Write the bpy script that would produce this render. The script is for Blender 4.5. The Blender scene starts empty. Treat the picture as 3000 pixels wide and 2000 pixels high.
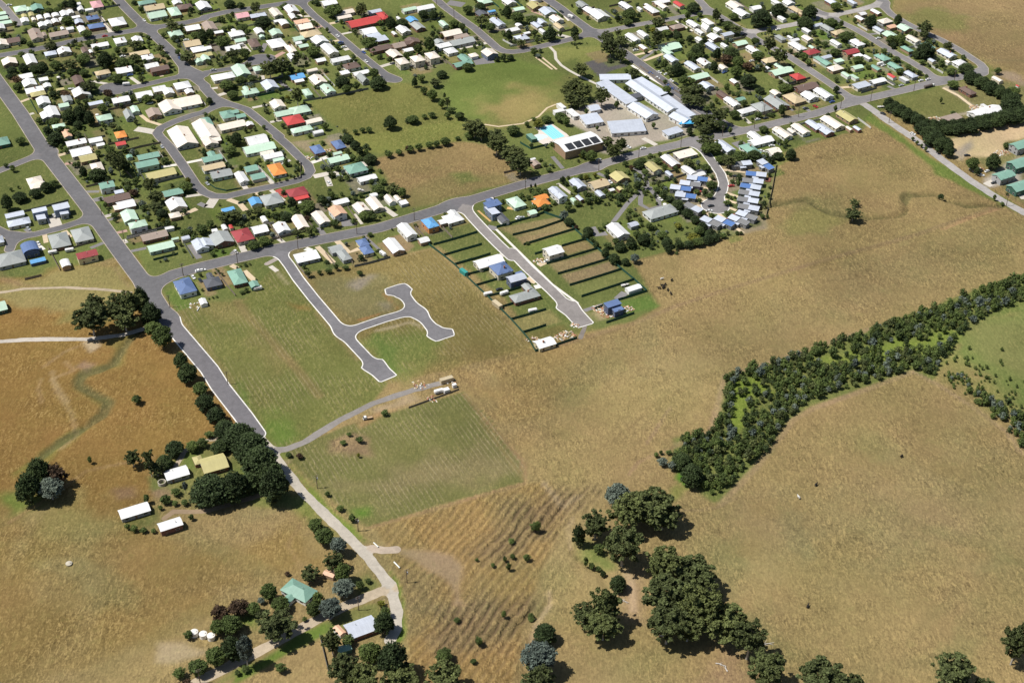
import bpy, bmesh, math, random
import numpy as np
from mathutils import Vector, Matrix
random.seed(7); RNG = np.random.default_rng(7)
SC = bpy.context.scene
COL = SC.collection

# ------------------------------------------------------------------ camera, sky, sun, exposure
CAM_H, PITCH, FPX = 500.0, math.radians(36.0), 4300.0      # height above ground, downward pitch, focal length in photo pixels (3000 wide)
cam_d = bpy.data.cameras.new('camera'); cam = bpy.data.objects.new('camera', cam_d); COL.objects.link(cam)
cam.location = (0, 0, CAM_H); cam.rotation_euler = (math.radians(90) - PITCH, 0, 0)
cam_d.sensor_width = 36.0; cam_d.lens = 36.0 * FPX / 3000.0; cam_d.clip_start = 1.0; cam_d.clip_end = 30000.0
SC.camera = cam
SUN_EL = math.radians(60.0); SUN_SHADOW = math.radians(6.0)   # shadows fall to +x, a little away from the camera
world = bpy.data.worlds.new('World'); SC.world = world; world.use_nodes = True
wn = world.node_tree
sky = wn.nodes.new('ShaderNodeTexSky'); sky.sky_type = 'NISHITA'; sky.sun_disc = False
sky.sun_elevation = SUN_EL; sky.sun_rotation = math.radians(270) - SUN_SHADOW
wn.links.new(sky.outputs[0], wn.nodes['Background'].inputs[0]); wn.nodes['Background'].inputs[1].default_value = 0.066
sun_d = bpy.data.lights.new('sun', 'SUN'); sun_d.energy = 5.0; sun_d.angle = math.radians(0.5); sun_d.color = (1.0, 0.96, 0.89)
sun = bpy.data.objects.new('sun', sun_d); COL.objects.link(sun)
sdir = Vector((math.cos(SUN_EL) * math.cos(SUN_SHADOW), math.cos(SUN_EL) * math.sin(SUN_SHADOW), -math.sin(SUN_EL)))
sun.rotation_euler = sdir.to_track_quat('-Z', 'Y').to_euler(); sun.location = (-200, 500, 600)
SC.view_settings.view_transform = 'Standard'; SC.view_settings.look = 'None'
SC.view_settings.exposure = 0.05; SC.view_settings.gamma = 1.0; SC.view_settings.use_curve_mapping = False

# ------------------------------------------------------------------ photo pixel -> point on the ground (or at height z)
S6 = 600.0 / 2352; S9 = 900.0 / 2352; S7 = 750.0 / 2352
TILES = {'D': (0, 0, 3000.0 / 2352), 'S': (0, 0, 1.0), 'E': (450, 750, S6), 'F': (1000, 750, S6), 'G': (1400, 650, S6), 'H': (0, 1250, S9),
         'I': (500, 1500, S7), 'J': (750, 1100, S9), 'K': (1200, 1500, S7), 'M': (1600, 1200, S6), 'N': (2000, 780, 1000.0 / 2240),
         'Q': (1800, 1500, S7), 'U': (0, 780, S6)}
for i in range(5):
    TILES['A%d' % i] = (600 * i, 0, S6); TILES['B%d' % i] = (600 * i, 400, S6)
def px(t, x, y):
    a, b, s = TILES[t]; return a + x * s, b + y * s
CP, SP = math.cos(PITCH), math.sin(PITCH)
def gp(x, y, z=0.0):
    dx = x - 1500.0; v = 1000.0 - y
    ry = FPX * CP + v * SP; rz = -FPX * SP + v * CP
    t = (z - CAM_H) / rz
    return np.array([dx * t, ry * t, z])
def tp(t, x, y, z=0.0): return gp(*px(t, x, y), z)
def proj(P):
    X, Y, Z = P[0], P[1], P[2] - CAM_H
    d = Y * CP - Z * SP; u = Y * SP + Z * CP
    return 1500.0 + FPX * X / d, 1000.0 - FPX * u / d
def pxscale(P):                                   # photo pixels per metre at a point, and its depression angle
    d = P[1] * CP + (CAM_H - P[2]) * SP
    return FPX / d, math.atan2(CAM_H - P[2], math.hypot(P[0], P[1]))
def poly(t, *xy):
    return np.array([tp(t, xy[i], xy[i + 1])[:2] for i in range(0, len(xy), 2)])
def nums(s): return [float(v) for v in s.split()]

# ------------------------------------------------------------------ numpy noise and distances
def vnoise(x, y, scale, seed=0, octaves=3):
    out = np.zeros_like(x); amp = 1.0; tot = 0.0
    for o in range(octaves):
        r = np.random.default_rng(seed * 17 + o); g = r.random((256, 256))
        u = x / scale + 37.3 * o; v = y / scale + 11.7 * o
        iu = np.floor(u).astype(int); iv = np.floor(v).astype(int); fu = u - iu; fv = v - iv
        fu = fu * fu * (3 - 2 * fu); fv = fv * fv * (3 - 2 * fv)
        a = g[iu % 256, iv % 256]; b = g[(iu + 1) % 256, iv % 256]; c = g[iu % 256, (iv + 1) % 256]; d = g[(iu + 1) % 256, (iv + 1) % 256]
        out += amp * ((a * (1 - fu) + b * fu) * (1 - fv) + (c * (1 - fu) + d * fu) * fv)
        tot += amp; amp *= 0.5; scale *= 0.5
    return out / tot
def seg_dist(x, y, a, b):
    ab = b - a; L = max(float(ab @ ab), 1e-9)
    t = np.clip(((x - a[0]) * ab[0] + (y - a[1]) * ab[1]) / L, 0, 1)
    return np.hypot(x - a[0] - t * ab[0], y - a[1] - t * ab[1])
def line_dist(x, y, pts):
    d = np.full(x.shape, 1e9)
    for i in range(len(pts) - 1): d = np.minimum(d, seg_dist(x, y, pts[i], pts[i + 1]))
    return d
def poly_sd(x, y, P):                             # signed distance, positive inside
    d = np.full(x.shape, 1e9); ins = np.zeros(x.shape, bool); n = len(P)
    for i in range(n):
        a, b = P[i], P[(i + 1) % n]
        d = np.minimum(d, seg_dist(x, y, a, b))
        if abs(b[1] - a[1]) > 1e-9:
            c = (a[1] > y) != (b[1] > y)
            ins ^= c & (x < (b[0] - a[0]) * (y - a[1]) / (b[1] - a[1]) + a[0])
    return np.where(ins, d, -d)
def sstep(t): t = np.clip(t, 0, 1); return t * t * (3 - 2 * t)

# ------------------------------------------------------------------ object helpers
def link(o, parent=None):
    COL.objects.link(o)
    if parent is not None: o.parent = parent
    return o
def mesh_from(name, verts, faces, mat=None, smooth=False):
    m = bpy.data.meshes.new(name); m.from_pydata([tuple(map(float, v)) for v in verts], [], faces); m.update()
    if mat is not None: m.materials.append(mat)
    if smooth: m.polygons.foreach_set('use_smooth', [True] * len(m.polygons))
    return m
def mesh_np(name, V, F, mat=None):                # F: array (n,4) or (n,3)
    V = np.asarray(V, np.float32); F = np.asarray(F, np.int32); k = F.shape[1]
    m = bpy.data.meshes.new(name); m.vertices.add(len(V)); m.vertices.foreach_set('co', V.ravel())
    m.loops.add(F.size); m.loops.foreach_set('vertex_index', F.ravel())
    m.polygons.add(len(F)); m.polygons.foreach_set('loop_start', np.arange(0, F.size, k, dtype=np.int32))
    m.polygons.foreach_set('loop_total', np.full(len(F), k, np.int32)); m.update(calc_edges=True)
    if mat is not None: m.materials.append(mat)
    return m
def ob(name, data, parent=None, loc=None, rz=0.0, scale=None):
    o = bpy.data.objects.new(name, data)
    if loc is not None: o.location = loc
    if rz: o.rotation_euler = (0, 0, rz)
    if scale is not None: o.scale = scale
    return link(o, parent)
def tag(o, label=None, cat=None, group=None, kind=None):
    if label: o['label'] = label
    if cat: o['category'] = cat
    if group: o['group'] = group
    if kind: o['kind'] = kind
    return o
BOXF = [(0, 3, 2, 1), (4, 5, 6, 7), (0, 1, 5, 4), (1, 2, 6, 5), (2, 3, 7, 6), (3, 0, 4, 7)]
class MB:                                         # collects shapes for ONE mesh
    def __init__(s): s.v = []; s.f = []
    def add(s, v, f):
        k = len(s.v); s.v += [tuple(p) for p in v]; s.f += [tuple(i + k for i in q) for q in f]; return s
    def box(s, x0, y0, z0, x1, y1, z1):
        return s.add([(x0, y0, z0), (x1, y0, z0), (x1, y1, z0), (x0, y1, z0), (x0, y0, z1), (x1, y0, z1), (x1, y1, z1), (x0, y1, z1)], BOXF)
    def obox(s, c, ux, hl, hw, z0, z1):           # oriented box
        c = np.array(c[:2]); ux = np.array(ux[:2]); uy = np.array([-ux[1], ux[0]])
        q = [c - ux * hl - uy * hw, c + ux * hl - uy * hw, c + ux * hl + uy * hw, c - ux * hl + uy * hw]
        return s.add([(p[0], p[1], z0) for p in q] + [(p[0], p[1], z1) for p in q], BOXF)
    def cyl(s, c, r0, r1, z0, z1, n=12, cap=True):
        v = [(c[0] + r0 * math.cos(2 * math.pi * i / n), c[1] + r0 * math.sin(2 * math.pi * i / n), z0) for i in range(n)]
        v += [(c[0] + r1 * math.cos(2 * math.pi * i / n), c[1] + r1 * math.sin(2 * math.pi * i / n), z1) for i in range(n)]
        f = [(i, (i + 1) % n, n + (i + 1) % n, n + i) for i in range(n)]
        if cap: f += [tuple(range(n, 2 * n)), tuple(reversed(range(n)))]
        return s.add(v, f)
    def tube(s, a, b, r0, r1, n=6):
        a = np.array(a, float); b = np.array(b, float); d = b - a; d /= max(np.linalg.norm(d), 1e-6)
        e = np.cross(d, [0, 0, 1.0] if abs(d[2]) < 0.9 else [1.0, 0, 0]); e /= np.linalg.norm(e); g = np.cross(d, e)
        v = [a + r0 * (math.cos(t) * e + math.sin(t) * g) for t in [2 * math.pi * i / n for i in range(n)]]
        v += [b + r1 * (math.cos(t) * e + math.sin(t) * g) for t in [2 * math.pi * i / n for i in range(n)]]
        return s.add(v, [(i, (i + 1) % n, n + (i + 1) % n, n + i) for i in range(n)] + [tuple(range(n, 2 * n)), tuple(reversed(range(n)))])
    def mesh(s, name, mat, smooth=False): return mesh_from(name, s.v, s.f, mat, smooth)

# ------------------------------------------------------------------ materials
MATS = {}
def nd(nt, typ, **kw):
    n = nt.nodes.new(typ)
    for k, v in kw.items(): setattr(n, k, v)
    return n
def mathn(nt, op, a, b=None, clamp=False):
    n = nd(nt, 'ShaderNodeMath', operation=op, use_clamp=clamp)
    for i, v in enumerate((a, b)):
        if v is None: continue
        if isinstance(v, (int, float)): n.inputs[i].default_value = v
        else: nt.links.new(v, n.inputs[i])
    return n.outputs[0]
def noise(nt, vec, scale, detail=4, rough=0.55, dist=0.0):
    n = nd(nt, 'ShaderNodeTexNoise'); n.inputs['Scale'].default_value = scale; n.inputs['Detail'].default_value = detail
    n.inputs['Roughness'].default_value = rough; n.inputs['Distortion'].default_value = dist
    if vec is not None: nt.links.new(vec, n.inputs['Vector'])
    return n.outputs['Fac']
def mapr(nt, v, a, b, c, d):
    n = nd(nt, 'ShaderNodeMapRange'); nt.links.new(v, n.inputs[0])
    for i, q in enumerate((a, b, c, d)): n.inputs[i + 1].default_value = q
    return n.outputs[0]
def mixc(nt, fac, a, b, blend='MIX'):
    n = nd(nt, 'ShaderNodeMix', data_type='RGBA', blend_type=blend)
    for s, v in ((n.inputs[0], fac), (n.inputs[6], a), (n.inputs[7], b)):
        if isinstance(v, (int, float)): s.default_value = v
        elif isinstance(v, tuple): s.default_value = (*v, 1.0) if len(v) == 3 else v
        else: nt.links.new(v, s)
    return n.outputs[2]
def scalec(nt, col, fac):                         # colour times a scalar
    n = nd(nt, 'ShaderNodeVectorMath', operation='SCALE')
    if isinstance(col, tuple): n.inputs[0].default_value = col
    else: nt.links.new(col, n.inputs[0])
    if isinstance(fac, (int, float)): n.inputs[3].default_value = fac
    else: nt.links.new(fac, n.inputs[3])
    return n.outputs[0]
def newmat(name):
    m = bpy.data.materials.new(name); m.use_nodes = True
    return m, m.node_tree, m.node_tree.nodes['Principled BSDF']
def setc(nt, b, c):
    if isinstance(c, tuple): b.inputs['Base Color'].default_value = (*c, 1)
    else: nt.links.new(c, b.inputs['Base Color'])
def plain(name, c, rough=0.7, var=0.18, scale=0.6, spec=0.3, metal=0.0):
    if name in MATS: return MATS[name]
    m, nt, b = newmat(name)
    g = nd(nt, 'ShaderNodeNewGeometry').outputs['Position']
    n1 = noise(nt, g, scale, 5); oi = nd(nt, 'ShaderNodeObjectInfo').outputs['Random']
    f = mathn(nt, 'ADD', mapr(nt, n1, 0.25, 0.75, 1 - var, 1 + var), mapr(nt, oi, 0, 1, -var * 0.5, var * 0.5))
    setc(nt, b, scalec(nt, c, f)); b.inputs['Roughness'].default_value = rough; b.inputs['Specular IOR Level'].default_value = spec
    b.inputs['Metallic'].default_value = metal
    MATS[name] = m; return m
# ------------------------------------------------------------------ terrain
def XYs(t, s):
    v = nums(s); return np.array([tp(t, v[i], v[i + 1])[:2] for i in range(0, len(v), 2)])
CREEK = XYs('B4', '-900 900 -700 820 -450 760 -150 720 0 800 110 860 250 900 420 920 560 930 700 925 900 900 1000 860 1020 800 985 720 1010 665 1150 670 1330 655 1480 730 1700 795 1880 775 2080 790')
CREEK2 = XYs('U', '1640 720 1500 830 1400 960 1300 1120 1150 1190 960 1220 890 1330 930 1385 1100 1470 1250 1560 1180 1700 900 1900 640 2050 380 2260')
GULLY = XYs('K', '1200 180 1300 60 1420 -60'); GULLY2 = XYs('K', '1020 1010 1180 930 1280 830')
DITCH = XYs('B4', '2100 810 1400 1060 700 1270 300 1390 0 1480 -600 1700')
CREEK3 = XYs('K', '1510 330 1640 480 1760 540 1840 690 1800 960 1560 1080 1300 1080 1120 1180 1040 1500')
DITCHES = [(CREEK, 2.9, 2.2), (CREEK2, 2.6, 1.2), (GULLY, 3.0, 1.2), (GULLY2, 3.5, 1.6), (DITCH, 1.5, 0.9), (CREEK3, 2.6, 1.3)]
HEAP = tp('J', 730, 540)[:2]                      # mound of weeds and spoil in the mown field
def zfun(x, y):
    x = np.asarray(x, float); y = np.asarray(y, float); z = np.zeros(x.shape)
    for L, w, dep in DITCHES:
        lo = L.min(0) - 12; hi = L.max(0) + 12
        m = (x > lo[0]) & (x < hi[0]) & (y > lo[1]) & (y < hi[1])
        if not m.any(): continue
        d = line_dist(x[m], y[m], L) + (vnoise(x[m], y[m], 9, 5, 2) - 0.5) * w * 0.9
        z[m] = np.minimum(z[m], -dep * sstep(1.25 - d / w))
    hx, hy = HEAP; m = (np.abs(x - hx) < 14) & (np.abs(y - hy) < 14)
    if m.any(): z[m] += 1.7 * sstep(1.2 - np.hypot(x[m] - hx, (y[m] - hy) * .8) / 9) * (.35 + 1.1 * vnoise(x[m], y[m], 4, 8, 2))
    return z
def zat(x, y): return float(zfun(np.array([x]), np.array([y]))[0])

DRY = (.232, .172, .076); DRYD = (.180, .128, .058); BROWN = (.185, .114, .036); STUB = (.118, .118, .040); LAWN = (.108, .128, .038)
LUSH = (.080, .150, .022); OLIVE = (.155, .145, .050); SOIL = (.215, .150, .095); PALE = (.40, .33, .22); REDS = (.30, .135, .05); GREYS = (.24, .21, .185)
PAINT = [  # tile, polygon, colour, soft edge (m), opacity, (tussock, stripe, creep)
 # town ground
 ('D', '-200 -200 2060 -200 2050 60 2130 110 2280 165 2290 185 2000 262 1975 300 1840 335 1780 365 1755 520 1700 535 1640 548 1540 578 1450 600 1485 640 1510 705 1460 740 1350 760 1235 800 1165 690 1005 568 850 600 700 628 650 600 608 652 560 690 460 712 390 700 335 640 270 590 240 600 180 612 90 650 0 640 -200 640', LAWN, 2.0, 1, (.35, 0, 0)),
 ('D', '2230 180 2352 190 2600 200 2600 560 2352 470 2230 360 2030 250', (.16, .15, .06), 3, 1, (.5, 0, 0)),
 # paddocks behind the oval
 ('D', '705 236 910 192 985 195 1010 235 1075 300 1060 320 800 312 760 285', (.128, .130, .038), 2, 1, (.5, 0, 0)),
 ('D', '800 315 1075 275 1060 325 1000 340 880 358 820 345', (.140, .150, .040), 4, 1, (.5, 0, 0)),
 ('D', '855 365 900 352 1060 325 1130 335 1200 395 1230 405 1085 440 940 478 900 430', (.205, .148, .066), 3, 1, (.7, 0, 0)),
 ('D', '930 430 1080 395 1200 405 1090 440 945 478', (.165, .140, .055), 6, .8, (.6, 0, 0)),
 ('D', '1040 400 1080 395 1100 415 1060 425', (.10, .13, .035), 4, .8, (.6, 0, 0)),
 ('D', '1060 150 1180 130 1290 170 1290 215 1200 270 1110 288 1040 255 1010 200', (.125, .158, .040), 4, 1, (.12, 0, 0)),
 ('D', '1120 238 1200 205 1290 190 1290 240 1180 283 1110 288', (.230, .185, .072), 16, .95, (.25, 0, 0)),
 ('D', '1270 110 1400 100 1390 135 1350 160 1330 130 1285 140', (.175, .180, .055), 4, 1, (.3, 0, 0)),
 # new subdivision ground, lots
 ('D', '392 702 560 690 640 600 660 615 800 780 890 880 860 920 700 1010 635 1030 600 1000 560 930', (.122, .128, .038), 1.2, 1, (.45, .8, 0)),
 ('D', '700 632 860 602 1000 570 1215 800 1040 848 900 880 800 770', (.172, .136, .050), 1.2, 1, (.6, .9, 0)),
 ('D', '720 640 880 640 930 700 880 735 800 735 730 680', (.150, .140, .060), 8, .85, (.5, .2, 0)),
 ('D', '840 780 980 760 1040 830 930 870 890 850', (.125, .150, .040), 10, .95, (.4, .5, 0)),
 ('D', '860 770 905 800 905 860 880 840', (.085, .130, .030), 5, .8, (.3, 0, 0)),
 ('D', '430 705 520 690 560 700 600 740 480 740', (.175, .145, .055), 8, .7, (.5, .5, 0)),
 ('D', '560 720 600 780 650 830 640 860 580 780', (.19, .15, .06), 6, .5, (.5, .8, 0)),
 ('D', '585 930 630 960 700 1000 640 1025 605 990', (.100, .150, .030), 8, .9, (.3, .3, 0)),
 ('D', '530 870 560 880 580 930 600 985 575 950', (.085, .14, .03), 4, .8, (.3, 0, 0)),
 ('D', '660 695 700 700 715 712 680 716', REDS, 3, .55, (.2, 0, 0)), ('F', '470 420 520 440 600 540 670 590 640 620 560 520', REDS, 2, .75, (.2, 0, 0)),
 ('F', '130 745 300 700 470 650 440 670 250 735', REDS, 1.0, .9, (.2, 0, 0)), ('F', '100 340 200 260 330 240 300 330 180 380', GREYS, 4, .6, (.6, 0, 0)),
 ('F', '450 540 560 530 620 580 560 640 480 630', GREYS, 4, .5, (.6, 0, 0)), ('F', '380 850 600 800 780 750 900 790 940 850 880 800 780 765 600 825 400 865', PALE, 1, .6, (.3, 0, 0)),
 ('E', '1340 110 1420 160 1560 320 1530 320 1400 190', PALE, 1.2, .55, (.3, 0, 0)),
 # green lots
 ('G', '230 70 960 -60 1100 80 420 170', (.225, .180, .085), 1, .95, (.4, 0, 0)), ('G', '420 170 1100 90 1110 100 530 270', (.225, .165, .085), 1, .95, (.5, 0, 0)),
 ('G', '560 270 1110 105 1230 200 680 360', (.125, .155, .040), 2, .95, (.35, 0, 0)), ('G', '950 290 1240 215 1370 310 1020 390', (.215, .160, .075), 2, .9, (.5, 0, 0)),
 ('G', '830 490 1380 330 1500 430 930 600', (.215, .165, .085), 1.5, .95, (.5, 0, 0)), ('G', '940 610 1510 445 1640 550 1070 730', (.220, .165, .090), 1.5, .95, (.5, 0, 0)),
 ('G', '1080 740 1650 565 1790 670 1200 860', (.155, .165, .055), 1.5, .95, (.4, 0, 0)), ('G', '390 1110 830 1010 970 1150 520 1265', (.210, .180, .072), 1.5, .95, (.5, 0, 0)),
 ('G', '530 1280 970 1170 1130 1330 650 1460', (.130, .115, .038), 2, .9, (.4, 0, 0)), ('G', '1640 930 1960 830 2070 960 1900 1010 1730 1050', (.085, .140, .030), 3, .9, (.3, 0, 0)),
 ('G', '850 880 1130 940 1210 990 1330 1140 1260 1060 1160 960 960 930', (.27, .21, .13), 2, .6, (.3, 0, 0)), ('G', '1310 1040 1450 1000 1500 1120 1380 1140', (.33, .26, .15), 2, .7, (.3, 0, 0)),
 ('G', '100 560 350 480 420 560 330 620 150 680', (.17, .14, .085), 2, .7, (.3, 0, 0)),
 # big dry fields and stubble
 ('D', '1050 850 1230 805 1350 780 1300 900 1200 1010', (.262, .182, .074), 14, .8, (1, 0, 0)),
 ('D', '-300 650 0 640 300 600 330 650 400 790 560 960 520 1010 380 1060 340 1120 340 1250 -300 1250', BROWN, 6, 1, (.7, 0, 0)),
 ('D', '-300 655 0 650 230 605 280 610 325 665 240 700 110 720 0 690 -300 700', (.200, .165, .065), 5, 1, (.5, 0, 0)),
 ('D', '150 720 230 700 280 715 240 735 130 745', OLIVE, 5, .8, (.5, 0, 0)),
 ('D', '-300 1130 150 1140 300 1160 340 1240 560 1270 700 1180 740 1260 800 1300 560 1350 350 1480 0 1568 -300 1700', (.198, .138, .050), 10, 1, (.9, 0, 0)),
 ('D', '0 1180 110 1130 200 1170 260 1200 180 1280 60 1230', (.190, .165, .062), 12, .7, (.7, 0, 0)),
 ('D', '-20 1130 60 1150 100 1140 30 1180', LUSH, 5, .7, (.4, 0, 0)),
 ('D', '640 1040 800 975 1065 900 1110 945 1200 1060 1208 1108 1080 1140 845 1212 800 1180', STUB, .9, 1, (.35, 1, 0)),
 ('D', '770 1110 850 1080 1000 1070 1100 1010 1180 1080 1040 1110 880 1160', (.185, .145, .075), 12, .6, (.4, .9, 0)),
 ('D', '815 1172 850 1165 850 1185 820 1188', LUSH, 4, .9, (.3, 0, 0)), ('D', '760 1010 800 995 850 1005 850 1045 800 1052 765 1035', (.175, .125, .070), 3, .95, (1, 0, 0)),
 ('D', '620 1030 660 1040 760 1180 850 1240 830 1250 700 1120', (.125, .155, .035), 3, .95, (.4, 0, 0)),
 ('D', '660 1130 720 1170 760 1230 700 1200', LUSH, 6, .6, (.3, 0, 0)), ('D', '800 1330 855 1300 880 1340 860 1370 820 1385', LAWN, 4, .9, (.2, 0, 0)),
 ('D', '880 1290 925 1340 935 1400 925 1460 905 1480 920 1390 900 1330', (.110, .150, .030), 2, .9, (.3, 0, 0)), ('D', '610 1500 760 1430 770 1445 600 1530 500 1575 490 1568', (.11, .15, .035), 3, .9, (.3, 0, 0)),
 ('D', '860 1210 1210 1110 1265 1110 1300 1180 1240 1330 1200 1450 1180 1568 930 1600 940 1400 900 1300', (.250, .168, .064), 1.6, 1, (1, 0, .4)),
 ('D', '1000 1500 1010 1410 1120 1380 1250 1360 1200 1450 1120 1500', (.200, .140, .072), 8, .8, (1, 0, 1)), ('D', '1090 1270 1180 1160 1280 1120 1360 1130 1270 1230 1180 1290', (.215, .152, .078), 8, .8, (1, 0, 1)),
 ('D', '1210 1300 1300 1240 1350 1200 1300 1330 1240 1420', (.200, .170, .072), 8, .7, (.7, 0, .3)),
 ('D', '860 1240 960 1265 1040 1275 1065 1300 1060 1385 1045 1385 1020 1330 960 1290 880 1262', (.235, .175, .105), 2.5, .9, (.15, 0, 0)),
 ('D', '1330 1240 1390 1260 1400 1300 1350 1290', (.12, .15, .04), 5, .9, (.3, 0, 0)), ('D', '1420 1350 1480 1300 1480 1440 1440 1430', (.25, .18, .10), 6, .8, (.5, 0, 0)),
 ('D', '1660 1480 1720 1500 1760 1580 1600 1600', (.225, .15, .085), 6, .7, (.5, 0, 0)),
 ('D', '1570 1140 1800 1180 2352 1000 2352 1250 2100 1300 1700 1230', (.195, .155, .074), 30, .7, (.8, 0, 0)),
 ('D', '1500 800 1800 700 2352 560 2352 640 1900 760 1650 860 1500 960', (.225, .168, .078), 20, .6, (.9, 0, 0)),
 ('D', '1950 600 2352 500 2352 560 2050 660 1900 720', (.180, .148, .066), 16, .6, (.8, 0, 0)), ('D', '1800 470 1900 440 1960 480 1900 540 1830 530', (.170, .150, .062), 12, .7, (.8, 0, 0)),
 ('D', '2052 20 2352 -60 2700 -60 2700 160 2330 170 2200 105 2090 60', (.215, .155, .075), 6, 1, (.8, 0, 0)), ('D', '2060 30 2140 20 2210 40 2240 70 2160 70 2090 55', (.15, .15, .05), 8, .8, (.6, 0, 0)),
 ('D', '2090 60 2130 75 2300 165 2280 170 2150 105', (.13, .145, .04), 3, .9, (.4, 0, 0)),
 ('D', '2000 262 2150 370 2350 480 2340 490 2150 400 2140 380 1990 275', (.10, .15, .03), 2, .9, (.3, 0, 0)),
 # plantation floor and green strip on the right
 ('N', '-80 1120 190 1080 265 715 600 615 950 495 1270 395 1680 245 2070 95 2400 30 2400 260 2000 340 1860 430 1740 600 1640 745 1500 695 1280 770 860 910 700 1010 600 1220 480 1290 300 1500 200 1560 60 1420 -80 1320', (.120, .140, .040), 2, 1, (.6, 0, 0)),
 ('N', '330 760 500 720 620 820 600 860 430 850 400 1000 380 1150 300 1130 320 940', (.135, .185, .030), 3, .95, (.5, 0, 0)), ('N', '840 600 1050 580 1300 500 1560 470 1700 400 1850 440 1760 560 1500 560 1150 620 900 660', (.14, .18, .035), 4, .9, (.5, 0, 0)),
 ('N', '1760 560 1850 440 2000 330 2400 250 2400 1010 2200 940 2050 800 1900 700', (.120, .150, .042), 8, 1, (.4, 0, 0)), ('N', '1720 600 1780 560 2100 850 2240 1000 2240 1100 1900 870 1700 760', (.185, .175, .060), 5, .85, (.6, 0, 0)),
 ('N', '1880 400 2400 280 2400 820 2100 700 1950 560', (.140, .142, .050), 10, .8, (.4, 0, 0)), ('M', '1480 760 1560 680 1640 800 1640 900 1560 860 1480 800', (.06, .16, .015), 1.5, .95, (.3, 0, 0)),
 ('M', '1400 900 1480 830 1630 900 1500 1040 1420 1080', (.17, .175, .05), 2, .9, (.4, 0, 0)),
 ('N', '190 1080 225 1080 290 730 600 640 1000 505 1270 405 1260 400 950 498 600 618 268 715', (.30, .21, .12), 1.5, .7, (.5, 0, 0)),
 # green along ditches
 ('U', '1270 800 1640 700 1650 740 1480 850 1380 1150 960 1260 900 1350 1250 1560 1180 1600 860 1400 860 1290 940 1190 1280 1120 1330 950 1250 890', (.125, .140, .040), 2.5, .5, (.4, 0, 0)),
 ('H', '230 260 620 0 700 0 460 160 300 280 120 350', (.13, .16, .035), 4, .8, (.4, 0, 0)), ('B4', '-100 800 250 940 250 1010 0 1090 -300 1100 -400 900', (.19, .17, .06), 6, .8, (.8, 0, 0)),
 ('B4', '700 1450 1400 1050 1420 1060 760 1470', DRYD, 2, .4, (.6, 0, 0)),
 # bare, stony and worn patches
 ('S', '1640 345 1720 310 1790 270 1860 300 2040 370 2020 395 1870 428 1790 450 1735 440 1750 405 1690 370', (.33, .285, .235), 2, 1, (.15, 0, 0)),
 ('B4', '1480 40 1700 -80 2352 -160 2352 0 2180 60 2150 180 1990 230 1760 240 1600 260 1560 160', (.47, .36, .21), 3, .95, (.3, 0, 0)), ('B4', '1560 180 1750 40 1760 130 1640 270', GREYS, 3, .8, (.3, 0, 0)),
 ('B4', '1900 480 2000 430 2352 230 2352 530 2150 530 1940 560', (.42, .38, .33), 3, .9, (.2, 0, 0)), ('A4', '2000 830 2352 1000 2352 880 2150 800', (.28, .21, .15), 5, .8, (.4, 0, 0)),
 ('A4', '1420 1000 1500 990 1750 1180 1850 1250 1700 1310 1400 1390 1280 1390 1700 1270 1720 1220', (.34, .29, .22), 2, .85, (.2, 0, 0)),
 ('A4', '620 1170 1180 1060 1400 1000 1730 1200 1740 1260 1500 1330 1250 1330 800 1250', (.135, .140, .045), 2, .95, (.35, 0, 0)),
 ('B3', '1290 260 1860 260 1850 420 1740 1060 1300 1150 1060 1060 800 760 650 560 830 450 1100 430', (.225, .185, .125), 2, .9, (.3, 0, 0)), ('B3', '1700 480 1840 440 1770 840 1680 830 1700 700', (.14, .165, .045), 2, .8, (.3, 0, 0)),
 ('B3', '430 560 810 470 830 500 640 560 640 680', (.11, .16, .03), 1.5, .95, (.2, 0, 0)), ('B1', '1000 60 1440 20 1560 120 1460 170 1200 200', (.24, .19, .125), 2, .8, (.4, 0, 0)),
 ('A2', '2010 720 2352 640 2500 760 2352 800 2180 880', (.105, .095, .10), .6, 1, (.1, 0, 0)),
 ('U', '980 880 1120 860 1130 920 1040 980 990 930', PALE, 2, .7, (.4, 0, 0)), ('U', '0 80 130 130 300 210 420 230 200 230 0 160', (.23, .15, .08), 4, .8, (.4, 0, 0)), ('U', '860 1150 960 1090 1080 1130 1000 1190', (.22, .15, .095), 2, .8, (.5, 0, 0)),
 ('I', '-120 1200 150 1190 380 1290 200 1350 -120 1360', (.33, .265, .175), 2.5, .6, (.5, 0, 0)), ('I', '1700 230 1800 260 1900 330 1870 390 1790 320', SOIL, 1.5, .8, (.2, 0, 0)),
 ('H', '1170 480 1290 440 1310 520 1200 540', SOIL, 1.5, .8, (.2, 0, 0)), ('H', '1130 380 1250 370 1300 430 1180 480', LAWN, 1.5, .9, (.2, 0, 0)), ('H', '1380 200 1480 180 1560 260 1420 330', LUSH, 3, .8, (.2, 0, 0)),
 ('H', '1700 170 1850 220 1900 360 1760 340', LAWN, 3, .9, (.2, 0, 0)), ('H', '1010 640 1240 600 1250 700 1180 800 1000 800 950 720', (.12, .13, .04), 3, .8, (.3, 0, 0)), ('H', '880 480 1000 470 1030 540 900 560', (.18, .11, .075), 3, .6, (.8, 0, 0)),
 ('J', '860 260 1160 140 1260 190 1140 240 920 290', (.30, .225, .145), 3, .7, (.4, 0, 0)), ('J', '760 370 900 290 1170 220 1000 290 800 400', (.27, .165, .08), 2, .7, (.6, 0, 0)),
 ('I', '600 960 780 910 860 960 760 1060 620 1050', LUSH, 3, .8, (.2, 0, 0)), ('I', '1400 1000 1600 960 1660 1000 1400 1100', LAWN, 3, .9, (.2, 0, 0)),
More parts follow.
